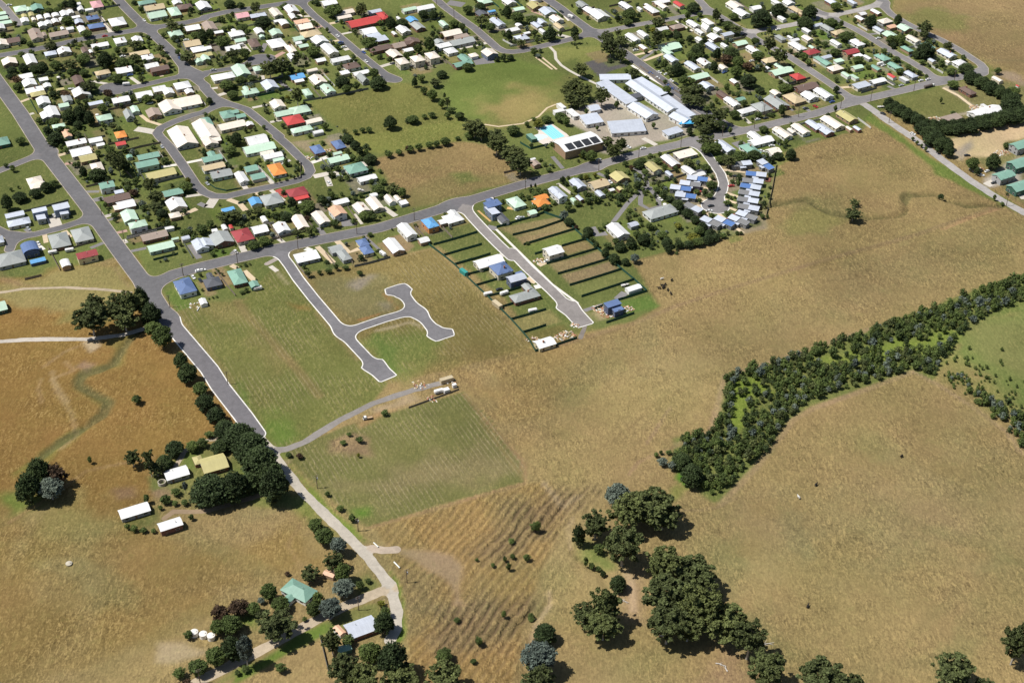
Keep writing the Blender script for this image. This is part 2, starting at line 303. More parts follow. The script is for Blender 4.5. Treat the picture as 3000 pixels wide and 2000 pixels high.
 ('D', '640 1045 665 1060 730 1140 800 1205 850 1245 838 1252 780 1205 700 1118', (.120, .165, .030), 1.5, .9, (.3, 0, 0)), ('D', '885 1292 915 1335 930 1390 925 1470 912 1480 922 1400 905 1345', (.095, .155, .025), 1.2, .95, (.3, 0, 0)),
 ('D', '540 1548 640 1490 745 1430 768 1442 650 1510 520 1585', (.100, .150, .028), 1.5, .95, (.3, 0, 0)), ('D', '600 1050 665 1110 700 1150 655 1160 560 1155 540 1120', (.10, .135, .032), 4, .8, (.3, 0, 0)), ('D', '480 1090 400 1150 470 1180 600 1130 690 1160 640 1130', (.13, .145, .045), 4, .6, (.3, 0, 0)),
 ('D', '770 1400 880 1375 890 1420 800 1450 750 1470', (.105, .13, .035), 3, .8, (.3, 0, 0)), ('D', '380 1060 470 1010 520 1040 540 1090 420 1130 370 1110', (.115, .14, .038), 4, .7, (.3, 0, 0)),
]
TRACKS = [  # tile, polyline, colour, half width, opacity (vehicle tracks, stock tracks, worn fence lines)
 ('D', '1060 850 1240 805 1400 765 1520 705 1480 640 1455 600 1540 578 1640 550', DRYD, .8, .6), ('D', '1060 860 1200 1050 1250 1110 1280 1150', DRYD, .9, .6), ('D', '1065 905 1200 1060 1208 1108 845 1212', (.24, .15, .08), .8, .7),
 ('D', '2300 470 2100 540 1900 595 1700 655 1560 700 1450 745 1250 800', (.20, .14, .075), 1.2, .7), ('D', '1240 1120 1450 980 1500 930 1600 880', DRYD, .8, .4), ('M', '1150 390 1250 250 1330 120 1420 -20', (.22, .15, .09), .7, .7), ('M', '950 740 1060 600 1240 520 1560 400 1880 250 1930 0', (.24, .165, .09), .7, .8),
 ('N', '-50 1170 190 1080 230 900 270 720 600 618 950 497 1270 397', (.265, .190, .108), 1.1, .7), ('N', '1510 690 1280 780 860 930 720 1010 640 1120 480 1320 250 1560', (.265, .190, .108), 1.3, .75), ('N', '1510 690 1700 790 1900 920 2120 1080 2230 1230', (.28, .20, .12), .9, .7),
 ('D', '150 830 170 850 120 870 130 900 165 950 175 1000 140 1030', (.30, .21, .11), .9, .5), ('U', '900 920 760 970 600 1080 510 1150', (.28, .19, .10), .8, .5), ('U', '600 1210 610 1300 700 1450 780 1560', (.30, .22, .12), 1.0, .5), ('U', '470 1290 440 1400 480 1560', (.28, .19, .10), .8, .4),
 ('D', '20 1200 130 1130 200 1080 350 1050', (.25, .16, .08), .8, .5), ('D', '700 1190 660 1250 690 1300', (.27, .18, .09), .7, .4), ('D', '540 1130 660 1060', (.27, .20, .13), 1.4, .7), ('D', '1250 1110 1290 1160 1330 1140', (.36, .27, .17), 1.2, .6),
 ('K', '1100 1260 1180 1000 1290 830 1280 740', (.38, .28, .17), 1.0, .7), ('K', '1480 320 1460 160 1500 60', (.36, .27, .16), 1.0, .6), ('K', '1990 540 2050 700 2060 900', (.36, .27, .17), 1.3, .6), ('M', '1500 1150 1750 1150 1980 1120 2200 1000', (.22, .16, .09), .6, .6),
 ('D', '2190 100 2260 140 2352 140', (.17, .14, .07), 1.2, .5), ('D', '2140 20 2352 60', (.2, .15, .08), 1, .5), ('U', '1310 0 1420 160 1480 230', (.22, .15, .08), .7, .6), ('D', '1105 965 1210 1110', (.25, .17, .08), .8, .4),
 ('E', '960 520 1150 750 1400 1020 1700 1360 1900 1600', (.20, .135, .065), 2.0, .55), ('E', '1880 660 2060 860 2352 1180', (.24, .165, .085), 1.4, .5), ('E', '320 650 700 1170 900 1450', (.19, .14, .06), 1.5, .4),
 ('B4', '1430 1060 1700 940 2090 815', (.30, .19, .10), 1.0, .8),
]
# ground sheet: dense where the camera looks, coarse out to the horizon
xs = np.concatenate([[-9000, -5000, -2500, -1400, -900, -700, -580], np.arange(-490, 491, 1.8), [600, 700, 900, 1400, 2500, 5000, 9000]])
ys = np.concatenate([[-6000, -2500, -800, -200, 100, 280, 380], np.arange(415, 1261, 1.8), [1310, 1400, 1550, 1900, 2600, 4000, 7000, 12000]])
GX, GY = np.meshgrid(xs, ys); gx = GX.ravel(); gy = GY.ravel()
gz = zfun(gx, gy)
n1 = vnoise(gx, gy, 70, 1, 4); n2 = vnoise(gx, gy, 14, 2, 3); n3 = vnoise(gx, gy, 30, 3, 3)
colr = np.empty((len(gx), 3)); base = np.array(DRY)
colr[:] = base; tex = np.zeros((len(gx), 3)); tex[:, 0] = .9
def paint(mask, c, tx=None):
    global colr, tex
    colr += (np.array(c) - colr) * mask[:, None]
    if tx is not None: tex += (np.array(tx) - tex) * mask[:, None]
for t, s, c, soft, op, tx in PAINT:
    P = XYs(t, s); lo = P.min(0) - soft * 3 - 4; hi = P.max(0) + soft * 3 + 4
    m = np.where((gx > lo[0]) & (gx < hi[0]) & (gy > lo[1]) & (gy < hi[1]))[0]
    if not len(m): continue
    sd = poly_sd(gx[m], gy[m], P) + (n2[m] - .5) * soft * 2.6
    k = np.zeros(len(gx)); k[m] = op * sstep(sd / (2 * soft) + .5); paint(k, c, tx)
for t, s, c, hw, op in TRACKS:
    P = XYs(t, s); lo = P.min(0) - 6; hi = P.max(0) + 6
    m = np.where((gx > lo[0]) & (gx < hi[0]) & (gy > lo[1]) & (gy < hi[1]))[0]
    if not len(m): continue
    d = line_dist(gx[m], gy[m], P); k = np.zeros(len(gx)); k[m] = op * sstep(1.6 - d / (hw * 1.3)) * (.55 + .7 * n2[m]); paint(np.clip(k, 0, 1), c, None)
# broad blotches in the dry paddocks: greener hollows, paler and browner ground
rb = np.random.default_rng(5)
for _ in range(90):
    q0 = gp(rb.uniform(0, 3000), rb.uniform(850, 2000)); a = rb.uniform(0, 3.14); hx, hy = rb.uniform(12, 55), rb.uniform(6, 20); c_, s_ = math.cos(a), math.sin(a)
    U_ = (gx - q0[0]) * c_ + (gy - q0[1]) * s_; W_ = -(gx - q0[0]) * s_ + (gy - q0[1]) * c_
    k = sstep(1.25 - np.hypot(U_ / hx, W_ / hy) + (n2 - .5) * 1.2) * rb.uniform(.2, .5) * (tex[:, 0] > .75); paint(k, [(.145, .138, .056), (.245, .190, .088), (.180, .132, .058), (.165, .148, .070)][rb.integers(0, 4)])
# natural variation: green and dry patches at several sizes; moist ditch floors are greener
for L, w, dep in DITCHES[:2]:
    d = line_dist(gx, gy, L); paint(.75 * sstep(1.4 - d / (w * .95) + (n2 - .5) * 2.4), (.090, .085, .036))
def finish_tint():
    global colr
    colr *= ((0.68 + 0.64 * n1) * (.90 + .20 * n2))[:, None]; sh = (n3 - .5)[:, None]
    colr *= np.concatenate([1 + sh * .22, 1 + sh * .08, 1 + sh * .22], 1)
nx, ny = len(xs), len(ys)
idx = np.arange(nx * ny).reshape(ny, nx)
F = np.stack([idx[:-1, :-1], idx[:-1, 1:], idx[1:, 1:], idx[1:, :-1]], -1).reshape(-1, 4)
def ground_material():
    m, nt, b = newmat('grassland'); L = nt.links.new
    pos = nd(nt, 'ShaderNodeNewGeometry').outputs['Position']
    tint = nd(nt, 'ShaderNodeAttribute', attribute_name='tint').outputs['Color']; tx = nd(nt, 'ShaderNodeSeparateColor')
    L(nd(nt, 'ShaderNodeAttribute', attribute_name='tex').outputs['Color'], tx.inputs[0]); tus, stripe, creep = tx.outputs
    fine = noise(nt, pos, .75, 6, .78); mid = noise(nt, pos, .22, 5, .65, .6)
    mp = nd(nt, 'ShaderNodeMapping'); mp.inputs['Rotation'].default_value = (0, 0, .5); mp.inputs['Scale'].default_value = (.75, .26, .5); L(pos, mp.inputs[0])
    streak = noise(nt, mp.outputs[0], 1.0, 4, .6, 1.2)
    v = mathn(nt, 'ADD', mathn(nt, 'MULTIPLY', mathn(nt, 'SUBTRACT', fine, .5), 1.9), mathn(nt, 'MULTIPLY', mathn(nt, 'SUBTRACT', streak, .5), 1.6))
    v = mathn(nt, 'ADD', v, mathn(nt, 'MULTIPLY', mathn(nt, 'SUBTRACT', mid, .5), 1.0))
    patch = mapr(nt, noise(nt, pos, .028, 4, .6, .4), .36, .62, .25, 1.15); tus = mathn(nt, 'MULTIPLY', tus, patch); amp = mapr(nt, tus, 0, 1, .34, 1.0); v = mathn(nt, 'MULTIPLY', v, amp)
    col = scalec(nt, tint, mathn(nt, 'MAXIMUM', mathn(nt, 'ADD', v, 1.0), .35))
    # straw-coloured tufts where the grass is long and dry
    tuft = mathn(nt, 'MULTIPLY', mapr(nt, mathn(nt, 'ADD', streak, mathn(nt, 'MULTIPLY', fine, .6)), .82, 1.0, 0, 1), mathn(nt, 'MULTIPLY', tus, .55)); col = mixc(nt, tuft, col, (.40, .295, .125))
    grn = mathn(nt, 'MULTIPLY', mapr(nt, mid, .54, .70, 0, 1), .38); col = mixc(nt, grn, col, mixc(nt, .55, tint, (.085, .105, .03)))
    # mown or drilled rows
    mp2 = nd(nt, 'ShaderNodeMapping'); mp2.inputs['Rotation'].default_value = (0, 0, math.radians(-27.0)); L(pos, mp2.inputs[0])
    w = nd(nt, 'ShaderNodeTexWave', wave_type='BANDS', bands_direction='X'); w.inputs['Scale'].default_value = .125; w.inputs['Distortion'].default_value = 3.5
    w.inputs['Detail'].default_value = 3; w.inputs['Detail Scale'].default_value = .22; L(mp2.outputs[0], w.inputs['Vector'])
    rows = mathn(nt, 'MULTIPLY', mathn(nt, 'MULTIPLY', mapr(nt, w.outputs['Fac'], .5, 1, 0, 1), stripe), mathn(nt, 'MULTIPLY', mapr(nt, streak, .4, .62, .15, 1), mapr(nt, noise(nt, pos, .035, 3), .40, .62, .0, .75)))
    col = mixc(nt, rows, col, (.30, .25, .14))
    # soil creep terraces on the slope
    mp3 = nd(nt, 'ShaderNodeMapping'); mp3.inputs['Rotation'].default_value = (0, 0, math.radians(30)); L(pos, mp3.inputs[0])
    w2 = nd(nt, 'ShaderNodeTexWave', wave_type='BANDS', bands_direction='X'); w2.inputs['Scale'].default_value = .075; w2.inputs['Distortion'].default_value = 6.5
    w2.inputs['Detail'].default_value = 3; w2.inputs['Detail Scale'].default_value = .3; L(mp3.outputs[0], w2.inputs['Vector'])
    bare = mathn(nt, 'MULTIPLY', mathn(nt, 'MULTIPLY', mapr(nt, w2.outputs['Fac'], .05, .5, 1, 0), creep), mapr(nt, mid, .36, .54, 0, .9)); col = mixc(nt, bare, col, (.115, .078, .045))
    L(col, b.inputs['Base Color']); b.inputs['Roughness'].default_value = .95; b.inputs['Specular IOR Level'].default_value = .1
    h = mathn(nt, 'ADD', mathn(nt, 'MULTIPLY', mathn(nt, 'ADD', fine, streak), mathn(nt, 'MULTIPLY', tus, .34)), mathn(nt, 'MULTIPLY', mathn(nt, 'MULTIPLY', w2.outputs['Fac'], mathn(nt, 'MULTIPLY', creep, mapr(nt, mid, .35, .6, .2, 1))), 1.9))
    h = mathn(nt, 'ADD', h, mathn(nt, 'MULTIPLY', rows, .25))
    bp = nd(nt, 'ShaderNodeBump'); bp.inputs['Strength'].default_value = 1; bp.inputs['Distance'].default_value = 1.0; L(h, bp.inputs['Height']); L(bp.outputs[0], b.inputs['Normal'])
    return m
def col_attr(me, name, rgb):
    a = me.color_attributes.new(name, 'FLOAT_COLOR', 'POINT'); d = np.ones((len(rgb), 4), np.float32); d[:, :3] = rgb; a.data.foreach_set('color', d.ravel())
gm = mesh_np('ground', np.stack([gx, gy, gz], 1), F, ground_material())
gm.polygons.foreach_set('use_smooth', [True] * len(gm.polygons))
ground = ob('ground', gm); tag(ground, 'dry grass paddocks and mown town lawns spreading to the horizon', 'ground', kind='structure')

# ------------------------------------------------------------------ roads: smooth union of centre lines, contoured
ASPH = (.135, .132, .138); MIDA = (.200, .190, .190); PALEA = (.345, .325, .31); GRAV = (.42, .38, .32); TANG = (.42, .345, .25); GREYG = (.235, .215, .20)
KO = (.42, .36, .30); KN = (.72, .70, .66)
SEALED = [  # width, colour, kerb colour, list of (tile, points)
 (10.6, ASPH, KO, [('D', '-70 100 46 260 93 334 202 474 273 573 340 663 382 731')]), (9.6, (.15, .143, .152), KN, [('D', '382 731 481 848 506 888 560 957 588 997')]),
 (10.0, ASPH, KO, [('D', '350 655 400 630 470 611 670 564 870 524 1041 472')]), (9.4, (.14, .133, .14), KO, [('D', '1041 472 1201 424 1361 383')]), (8.6, MIDA, KO, [('D', '1361 383 1471 352 1591 325 1731 296 1871 262 1962 234 2082 206 2162 186 2212 176 2250 168')]),
 (6.2, (.16, .155, .163), KN, [('S', '815 735 848 778 873 816 917 872 963 926 993 962 1033 1005 1064 1038 1090 1066')]), (10.5, (.16, .155, .163), KN, [('S', '1100 1074 1131 1103')]),
 (6.0, (.165, .16, .168), KN, [('F', '40 870 130 850 250 805 500 720 700 665 800 640 870 650')]), (6.4, (.165, .16, .168), KN, [('F', '670 390 720 450 850 610 950 720 1060 840 1120 890')]),
 (5.6, (.165, .16, .168), KN, [('F', '545 410 640 400 730 365')]), (5.6, (.165, .16, .168), KN, [('F', '1075 930 1140 895 1250 880')]),
 (6.6, (.235, .215, .205), KN, [('B2', '600 760 640 830 720 930 860 1080 1020 1240 1180 1390'), ('G', '390 340 560 520 700 650 850 790 960 900 1020 955')]), (10.5, (.235, .215, .205), KN, [('G', '1045 985 1100 1040 1215 1165')]),
 (6.0, (.195, .185, .185), KN, [('B3', '890 50 1040 180 1130 300 1220 430 1255 540 1240 620 1200 700 1150 790')]), (15.0, (.195, .185, .185), KN, [('B3', '1140 800 1180 815')]),
 (8.0, ASPH, KO, [('A0', '1330 -30 1450 100 1600 250 1700 340 1850 480 2000 620 2100 750 2200 870 2352 990'), ('A1', '0 1010 100 1120 180 1185')]),
 (6.6, ASPH, KO, [('A1', '180 1185 330 1210 480 1260 620 1370 750 1480 860 1568'), ('B1', '830 0 950 100 1080 230 1185 330 1212 400 1170 460 1050 510 800 570 500 630 250 690 100 685 0 645'), ('B0', '2340 640 2250 560 2100 330 1950 120 1840 10'), ('A0', '1805 1530 1850 1470 2000 1400 2200 1330 2352 1290'), ('A1', '0 1285 100 1235 180 1185')]),
 (6.4, ASPH, KO, [('A0', '2120 870 1900 920 1650 980 1450 1020 1300 1030')]), (15.5, ASPH, KO, [('A0', '1260 1010 1320 1030')]),
 (6.0, ASPH, KO, [('A0', '2150 810 2352 860'), ('A1', '20 835 300 790 520 730 620 690')]), (17, ASPH, KO, [('A1', '640 680 690 680')]),
 (7.6, ASPH, KO, [('A0', '-60 655 0 640 300 590 600 530 900 460 1200 410 1500 360 1720 325 1900 300 2150 260 2352 215'), ('A1', '0 200 250 140 600 90 1000 30 1250 -20')]),
 (6.6, ASPH, KO, [('A1', '1060 -20 1130 60 1250 180 1450 340 1650 510 1850 680 2000 800 2130 905')]), (8, ASPH, KO, [('A1', '2130 905 2200 920')]),
 (7.0, (.15, .143, .148), KO, [('A2', '280 -30 400 80 550 190 750 330 900 460 1000 550 1080 590 1180 600 1300 585 1450 550 1700 490 1900 440 2080 385')]),
 (8.6, ASPH, KO, [('S', '1590 -10 1639 23 1685 59 1731 92 1838 161 1915 217 1984 270 2055 324 2140 375')]),
 (6.4, MIDA, KO, [('A3', '-150 370 0 340 250 290 600 230 800 190 950 160 1100 140'), ]), (6.6, MIDA, KO, [('A3', '930 -40 1070 110 1250 215 1480 360 1680 480 1990 640 2352 880'), ('A4', '0 880 120 960 250 1050 400 1150')]),
 (6.4, PALEA, KO, [('A3', '1500 375 1620 360 1800 330 2080 280 2352 200'), ('A4', '-20 190 100 190 250 160 450 120 620 70 730 30')]), (6.6, MIDA, KO, [('A4', '-60 110 100 190 200 235 400 330 560 420 750 540 900 630 1050 710 1200 800 1300 880 1380 940')]),
 (6.6, MIDA, KO, [('A4', '715 -40 735 20 770 110 830 170 1000 270 1200 370 1400 460 1600 570 1750 670 1850 735 1890 785 1860 825 1780 855')]),
 (6.0, ASPH, KO, [('B0', '980 960 850 1000 700 1050 400 1125 220 1150 80 1120 -80 1040')]), (6.0, ASPH, KO, [('B0', '170 1150 140 1210 110 1300')]),
 (6.4, (.15, .143, .148), KO, [('B0', '580 170 470 205 350 250 150 330 -60 415')]), (5.6, MIDA, KO, [('A0', '-40 0 60 90 140 190 240 290')]),
]
UNSEALED = [
 (6.4, PALEA, None, [('S', '2515 296 2540 311 2604 357 2688 413 2757 466 2834 522 2910 573 2961 601 3010 628 3100 670')]),
 (5.4, GRAV, None, [('D', '588 992 618 1030 640 1062 700 1135 790 1222 850 1285 893 1340 912 1400 910 1440 896 1470')]),
 (5.6, TANG, None, [('D', '905 1352 870 1360 800 1388 700 1437 600 1492 500 1543 380 1600')]), (4.4, GREYG, None, [('D', '628 1034 660 1030 700 1015 780 965 860 925 950 895 1012 880')]),
 (3.6, (.44, .40, .35), None, [('D', '-60 785 0 784 60 780 110 779 200 779 280 770 330 755')]), (2.6, (.38, .31, .22), None, [('D', '-60 676 0 672 60 663 150 660 240 665 300 672')]),
 (3.0, (.34, .28, .20), None, [('H', '1720 85 1600 100 1500 130 1410 190 1370 260 1340 310')]), (3.2, (.26, .19, .12), None, [('H', '1260 700 1330 650 1450 650 1600 640 1800 580 2000 520')]),
 (5.0, (.42, .345, .27), None, [('I', '1850 330 1950 350 2070 345')]), (2.6, (.20, .175, .155), None, [('G', '1240 1170 1215 1240 1180 1330')]), (3.5, (.30, .26, .23), None, [('E', '1300 90 1420 30')]),
]
RX0, RX1, RY0, RY1, RS = -500.0, 500.0, 410.0, 1270.0, 1.0
def net_sdf(net, k, wob=0.0):
    X, Y = np.meshgrid(np.arange(RX0, RX1 + .1, RS), np.arange(RY0, RY1 + .1, RS))
    D = np.full(X.shape, 50.0); C = np.zeros(X.shape + (3,)); C[:] = net[0][1]; KC = np.zeros(X.shape + (3,)); best = np.full(X.shape, 1e9)
    for w, c, kc, parts in net:
        P = np.concatenate([XYs(t, s) for t, s in parts])
        d = np.full(X.shape, 50.0)
        for i in range(len(P) - 1):
            a, b = P[i], P[i + 1]; m = w / 2 + 14
            j0 = int(max(0, (min(a[0], b[0]) - m - RX0) / RS)); j1 = int(min(X.shape[1], (max(a[0], b[0]) + m - RX0) / RS + 2))
            i0 = int(max(0, (min(a[1], b[1]) - m - RY0) / RS)); i1 = int(min(X.shape[0], (max(a[1], b[1]) + m - RY0) / RS + 2))
            if j1 <= j0 or i1 <= i0: continue
            sl = (slice(i0, i1), slice(j0, j1))
            if w in (10.5, 5.6):                  # turning heads end square
                L_ = np.hypot(*(b - a)); u_ = (b - a) / L_; c_ = (a + b) / 2; al = np.abs((X[sl] - c_[0]) * u_[0] + (Y[sl] - c_[1]) * u_[1]) - L_ / 2 - w * .22; pe = np.abs((Y[sl] - c_[1]) * u_[0] - (X[sl] - c_[0]) * u_[1]) - w / 2
                d[sl] = np.minimum(d[sl], np.maximum(al, pe)); continue
            d[sl] = np.minimum(d[sl], seg_dist(X[sl], Y[sl], a, b) - w / 2)
        up = d < best; best = np.where(up, d, best); C[up] = c
        if kc is not None: KC[up] = kc
        h = np.clip(k - np.abs(D - d), 0, None) / k; D = np.minimum(D, d) - h * h * k * .25 * (np.maximum(D, d) < 12)
    if wob: D = D + (vnoise(X, Y, 5.0, 9, 3) - .5) * wob
    return X, Y, D, C, KC
def contour_mesh(X, Y, D, C, KC, z):
    ny, nx = D.shape; V = []; VC = []; Fs = []; segs = []; vid = {}
    def vert(i, j):
        key = (i, j)
        if key not in vid: vid[key] = len(V); V.append((X[i, j], Y[i, j], z)); VC.append(C[i, j])
        return vid[key]
    def cut(i, j, i2, j2):
        key = (i, j, i2, j2) if (i, j) < (i2, j2) else (i2, j2, i, j)
        if key not in vid:
            a, b = D[key[0], key[1]], D[key[2], key[3]]; t = min(max(a / (a - b), .02), .98)
            p = (X[key[0], key[1]] * (1 - t) + X[key[2], key[3]] * t, Y[key[0], key[1]] * (1 - t) + Y[key[2], key[3]] * t, z)
            vid[key] = len(V); V.append(p); VC.append(C[key[0], key[1]] if a < b else C[key[2], key[3]])
        return vid[key]
    ins = D < 0
    s = ins[:-1, :-1].astype(int) + ins[:-1, 1:] + ins[1:, 1:] + ins[1:, :-1]
    for i, j in zip(*np.where(s > 0)):
        q = [(i, j), (i, j + 1), (i + 1, j + 1), (i + 1, j)]
        if s[i, j] == 4: Fs.append([vert(*p) for p in q]); continue
        pl = []; cr = []
        for n in range(4):
            a, b = q[n], q[(n + 1) % 4]
            if ins[a]: pl.append(vert(*a))
            if ins[a] != ins[b]:
                c = cut(*a, *b); pl.append(c); cr.append((c, ins[a]))
        if len(pl) >= 3: Fs.append(pl)
        if len(cr) == 2:
            o = cr if cr[0][1] else cr[::-1]      # leaving the inside first
            segs.append((o[0][0], o[1][0], KC[i, j] + 0))
    return V, VC, Fs, segs
def road_material(name, gravel):
    m, nt, b = newmat(name); pos = nd(nt, 'ShaderNodeNewGeometry').outputs['Position']
    t = nd(nt, 'ShaderNodeAttribute', attribute_name='tint').outputs['Color']
    a = noise(nt, pos, .35, 6, .7, .5); c = noise(nt, pos, .05, 3); f = noise(nt, pos, 2.2, 4, .7)
    k = mathn(nt, 'ADD', mapr(nt, a, .3, .7, -.16, .16), mathn(nt, 'ADD', mapr(nt, c, .3, .7, .88, 1.12), mapr(nt, f, .3, .7, -.1, .1)))
    nt.links.new(scalec(nt, t, k), b.inputs['Base Color']); b.inputs['Roughness'].default_value = .9; b.inputs['Specular IOR Level'].default_value = .25
    return m
X, Y, D, C, KC = net_sdf(SEALED, 9.0); RD_X, RD_Y, RD_D = X, Y, D.copy()
V, VC, Fs, segs = contour_mesh(X, Y, D, C, KC, .06)
rm = mesh_from('road', V, Fs, road_material('asphalt', False)); col_attr(rm, 'tint', np.array(VC))
road = tag(ob('road', rm), 'grey asphalt streets of the town', 'road', kind='structure')
V = np.array(V); KV = []; KF = []; KCOL = []
gyD, gxD = np.gradient(D)
def grad(p):
    i = min(max(int(round((p[1] - RY0) / RS)), 0), D.shape[0] - 1); j = min(max(int(round((p[0] - RX0) / RS)), 0), D.shape[1] - 1)
    g = np.array([gxD[i, j], gyD[i, j]]); return g / max(np.linalg.norm(g), 1e-6)
for a, b, kc in segs:
    if max(kc) < .01: continue
    w = .62 if kc[0] > .6 else .42
    q = []
    for p in (V[a], V[b]):
        g = grad(p); q.append((p[0], p[1], p[0] + g[0] * w, p[1] + g[1] * w))
    k = len(KV)
    for x0, y0, x1, y1 in q: KV += [(x0, y0, .05), (x0, y0, .15), (x1, y1, .15), (x1, y1, -.05)]
    KF += [(k, k + 4, k + 5, k + 1), (k + 1, k + 5, k + 6, k + 2), (k + 2, k + 6, k + 7, k + 3)]; KCOL += [kc] * 8
km = mesh_from('kerb', KV, KF, road_material('kerb_concrete', False)); col_attr(km, 'tint', np.array(KCOL)); ob('kerb', km, road)
X, Y, D, C, KC = net_sdf(UNSEALED, 2.6, 1.1); GD_D = D.copy()
V, VC, Fs, segs = contour_mesh(X, Y, D, C, KC, .035)
gmh = mesh_from('gravel_road', V, Fs, road_material('gravel', True)); col_attr(gmh, 'tint', np.array(VC))
tag(ob('gravel_road', gmh), 'pale gravel roads and farm tracks', 'gravel road', kind='structure')
def on_road(x, y, pad=0.0):
    i = int(round((y - RY0) / RS)); j = int(round((x - RX0) / RS))
    if 0 <= i < RD_D.shape[0] and 0 <= j < RD_D.shape[1]: return min(RD_D[i, j], GD_D[i, j]) < pad
    return False

# ------------------------------------------------------------------ driveways, paths, paved courts
MPAVE = {'c': plain('concrete_paving', (.52, .48, .42), .9, .12), 'k': plain('cream_gravel_paving', (.56, .45, .31), .95, .12), 'a': plain('grey_paving', (.20, .19, .19), .9, .12),
         'p': plain('pink_paving', (.42, .27, .22), .9, .12), 'o': plain('ochre_paving', (.52, .33, .14), .9, .12), 'w': plain('pale_paving', (.70, .66, .60), .9, .1), 'r': plain('red_paving', (.36, .075, .06), .9, .1)}
DRIVES = '''A0 c4 1140 190 1290 390|A0 c3 1500 890 1610 970|A0 k3 1590 1300 1700 1390 1890 1450|A0 c7 1560 1480 1680 1500 1790 1520|A0 k3 200 1185 350 1130|A0 c3 320 1320 390 1300|A0 c3 1030 930 1230 965|A0 k3 1860 880 1830 830|A0 c3 1490 1040 1510 1080
A1 c3 1140 190 1215 188|A1 c3 1200 240 1275 222|A1 p4 1270 320 1355 297|A1 k4 1435 275 1560 250|A1 k3 1430 485 1555 462|A1 c4 1600 575 1690 552|A1 c4 1710 645 1780 635|A1 c4 1800 575 1880 560|A1 c4 2010 770 2180 720|A1 c3 545 1240 740 1200|A1 c3 750 1405 880 1380|A1 c3 1570 395 1690 370|A1 a4 860 930 960 1030 1000 1040|A1 c3 70 1020 150 1008|A1 c4 160 1095 240 1070|A1 c3 660 870 690 1000|A1 c4 430 510 510 600|A1 a4 700 500 650 600|A1 p4 800 660 910 600
A2 c4 570 560 900 492|A2 a11 740 715 960 690|A2 c2.4 1610 540 1670 600 1680 680 1740 750 1830 810 1960 880 2200 990 2352 1100|A2 c5 1700 400 1860 440|A2 a10 440 30 620 60|A2 p2 1400 130 1560 190|A2 w2 1780 190 1830 240|A2 k1.6 1450 660 1560 740 1640 800|A2 k1.6 1520 660 1690 800|A2 k1.6 860 1430 1020 1455 1300 1420 1480 1340 1580 1240 1680 1200
A3 k3 235 635 480 580|A3 k3 340 700 560 620|A3 a3 300 690 500 560|A3 w2.5 200 750 400 890 560 980 700 1080 900 1200|A3 a8 640 1100 780 1180 980 1320|A3 c3 1480 1350 1560 1420|A3 a3 1990 1240 2060 1270|A3 a3 2170 1230 2260 1290|A3 w2 700 240 900 360
A4 k3 230 1010 400 995|A4 a3 790 990 870 1030|A4 a3 530 400 690 385|A4 a3 1010 660 1090 640|A4 k2.5 1420 1010 1600 1100 1730 1200 1820 1260|A4 c2.5 700 880 860 980
B0 k3.5 665 220 790 185|B0 p3 745 315 830 310|B0 a3 965 635 1140 632|B0 a5 1065 735 1190 705|B0 c3.5 1180 925 1330 885|B0 a3 1215 970 1340 930|B0 p3 1325 1110 1460 1080|B0 c5 1395 1215 1460 1195|B0 a3 1490 1320 1680 1280|B0 w3 1850 350 2040 322 2352 260|B0 c3 2130 690 2352 660|B0 k4 2050 915 2260 830|B0 c8 650 1040 600 920|B0 a3 1040 1280 1190 1220|B0 k4 735 1085 800 1160|B0 k3 510 1120 530 1220|B0 a4 2180 1240 2290 1400|B0 k4 1060 170 990 120|B0 w3 420 1230 500 1300|B0 a3 290 1060 360 1110|B0 a7 2300 800 2352 770
B1 w4 1200 310 1420 232|B1 c5.5 1250 460 1400 430 1540 420|B1 c4 1400 460 1440 570|B1 c3 600 345 795 560|B1 c3.5 450 565 495 630|B1 k4 265 720 400 770 470 850|B1 c12 20 760 130 770|B1 c3 760 615 910 740|B1 c3 785 1130 930 1235|B1 c4 420 1250 460 1335|B1 a4 1300 1045 1365 1125|B1 a8 1570 1000 1720 985|B1 c2 1720 890 1805 1005|B1 c4 2050 815 2195 915|B1 k4 1515 1195 1650 1330 1770 1290|B1 w4 1155 1285 1225 1310|B1 k3.5 1290 1262 1480 1450|B1 a4 300 1330 400 1350|B1 r5 830 610 950 690|B1 a2 1810 1120 2040 1330|B1 c3 850 320 980 270|B1 k3 560 640 700 690
B2 o1.4 785 850 930 975|B2 a5 890 1035 1000 1060|B2 a3 1640 230 1760 370|B2 c2.5 1700 540 1860 660|B2 a3 2160 420 2352 510|B2 o3 1120 820 1200 830|B2 a6 1090 1350 1130 1340|B2 k4 1480 1480 1560 1440
B3 a3.2 -20 990 150 770 300 620 380 545 330 430 225 360|B3 a3.4 380 560 300 700 300 780 400 835 520 800 500 710 400 580|B3 k2.5 1225 380 1500 410|B3 k2.5 1255 440 1440 470|B3 k2.5 1285 505 1440 530|B3 k2.5 1260 640 1420 690|B3 k2.5 1250 715 1400 765|B3 k2.5 1265 795 1400 850|B3 k2.5 1180 870 1330 1000 1480 1110|B3 k2.5 1050 460 1150 540 1210 560|B3 k2.5 1010 585 1200 615|B3 k2.5 1000 650 1150 690|B3 k2.5 960 705 1115 755|B3 k2.5 945 790 1060 812|B3 k2.5 1045 930 1110 860|B3 a9 1400 60 1500 130|B3 c4 330 20 480 100
B4 c6 1920 560 2100 470|B4 c4 2200 600 2300 650 2352 720
E k3.5 890 105 960 140|E k3.5 1040 170 1170 290|E c3 1340 115 1420 175
G w1.7 210 85 500 370 850 715 1150 935|G k7 590 690 640 650|G w4 650 750 750 730|G a3 1220 1020 1330 980 1440 950|G a5 1600 890 1690 810|G c4 230 420 310 350|G a5 1310 60 1370 150 1480 130
I c2 1450 980 1500 940'''
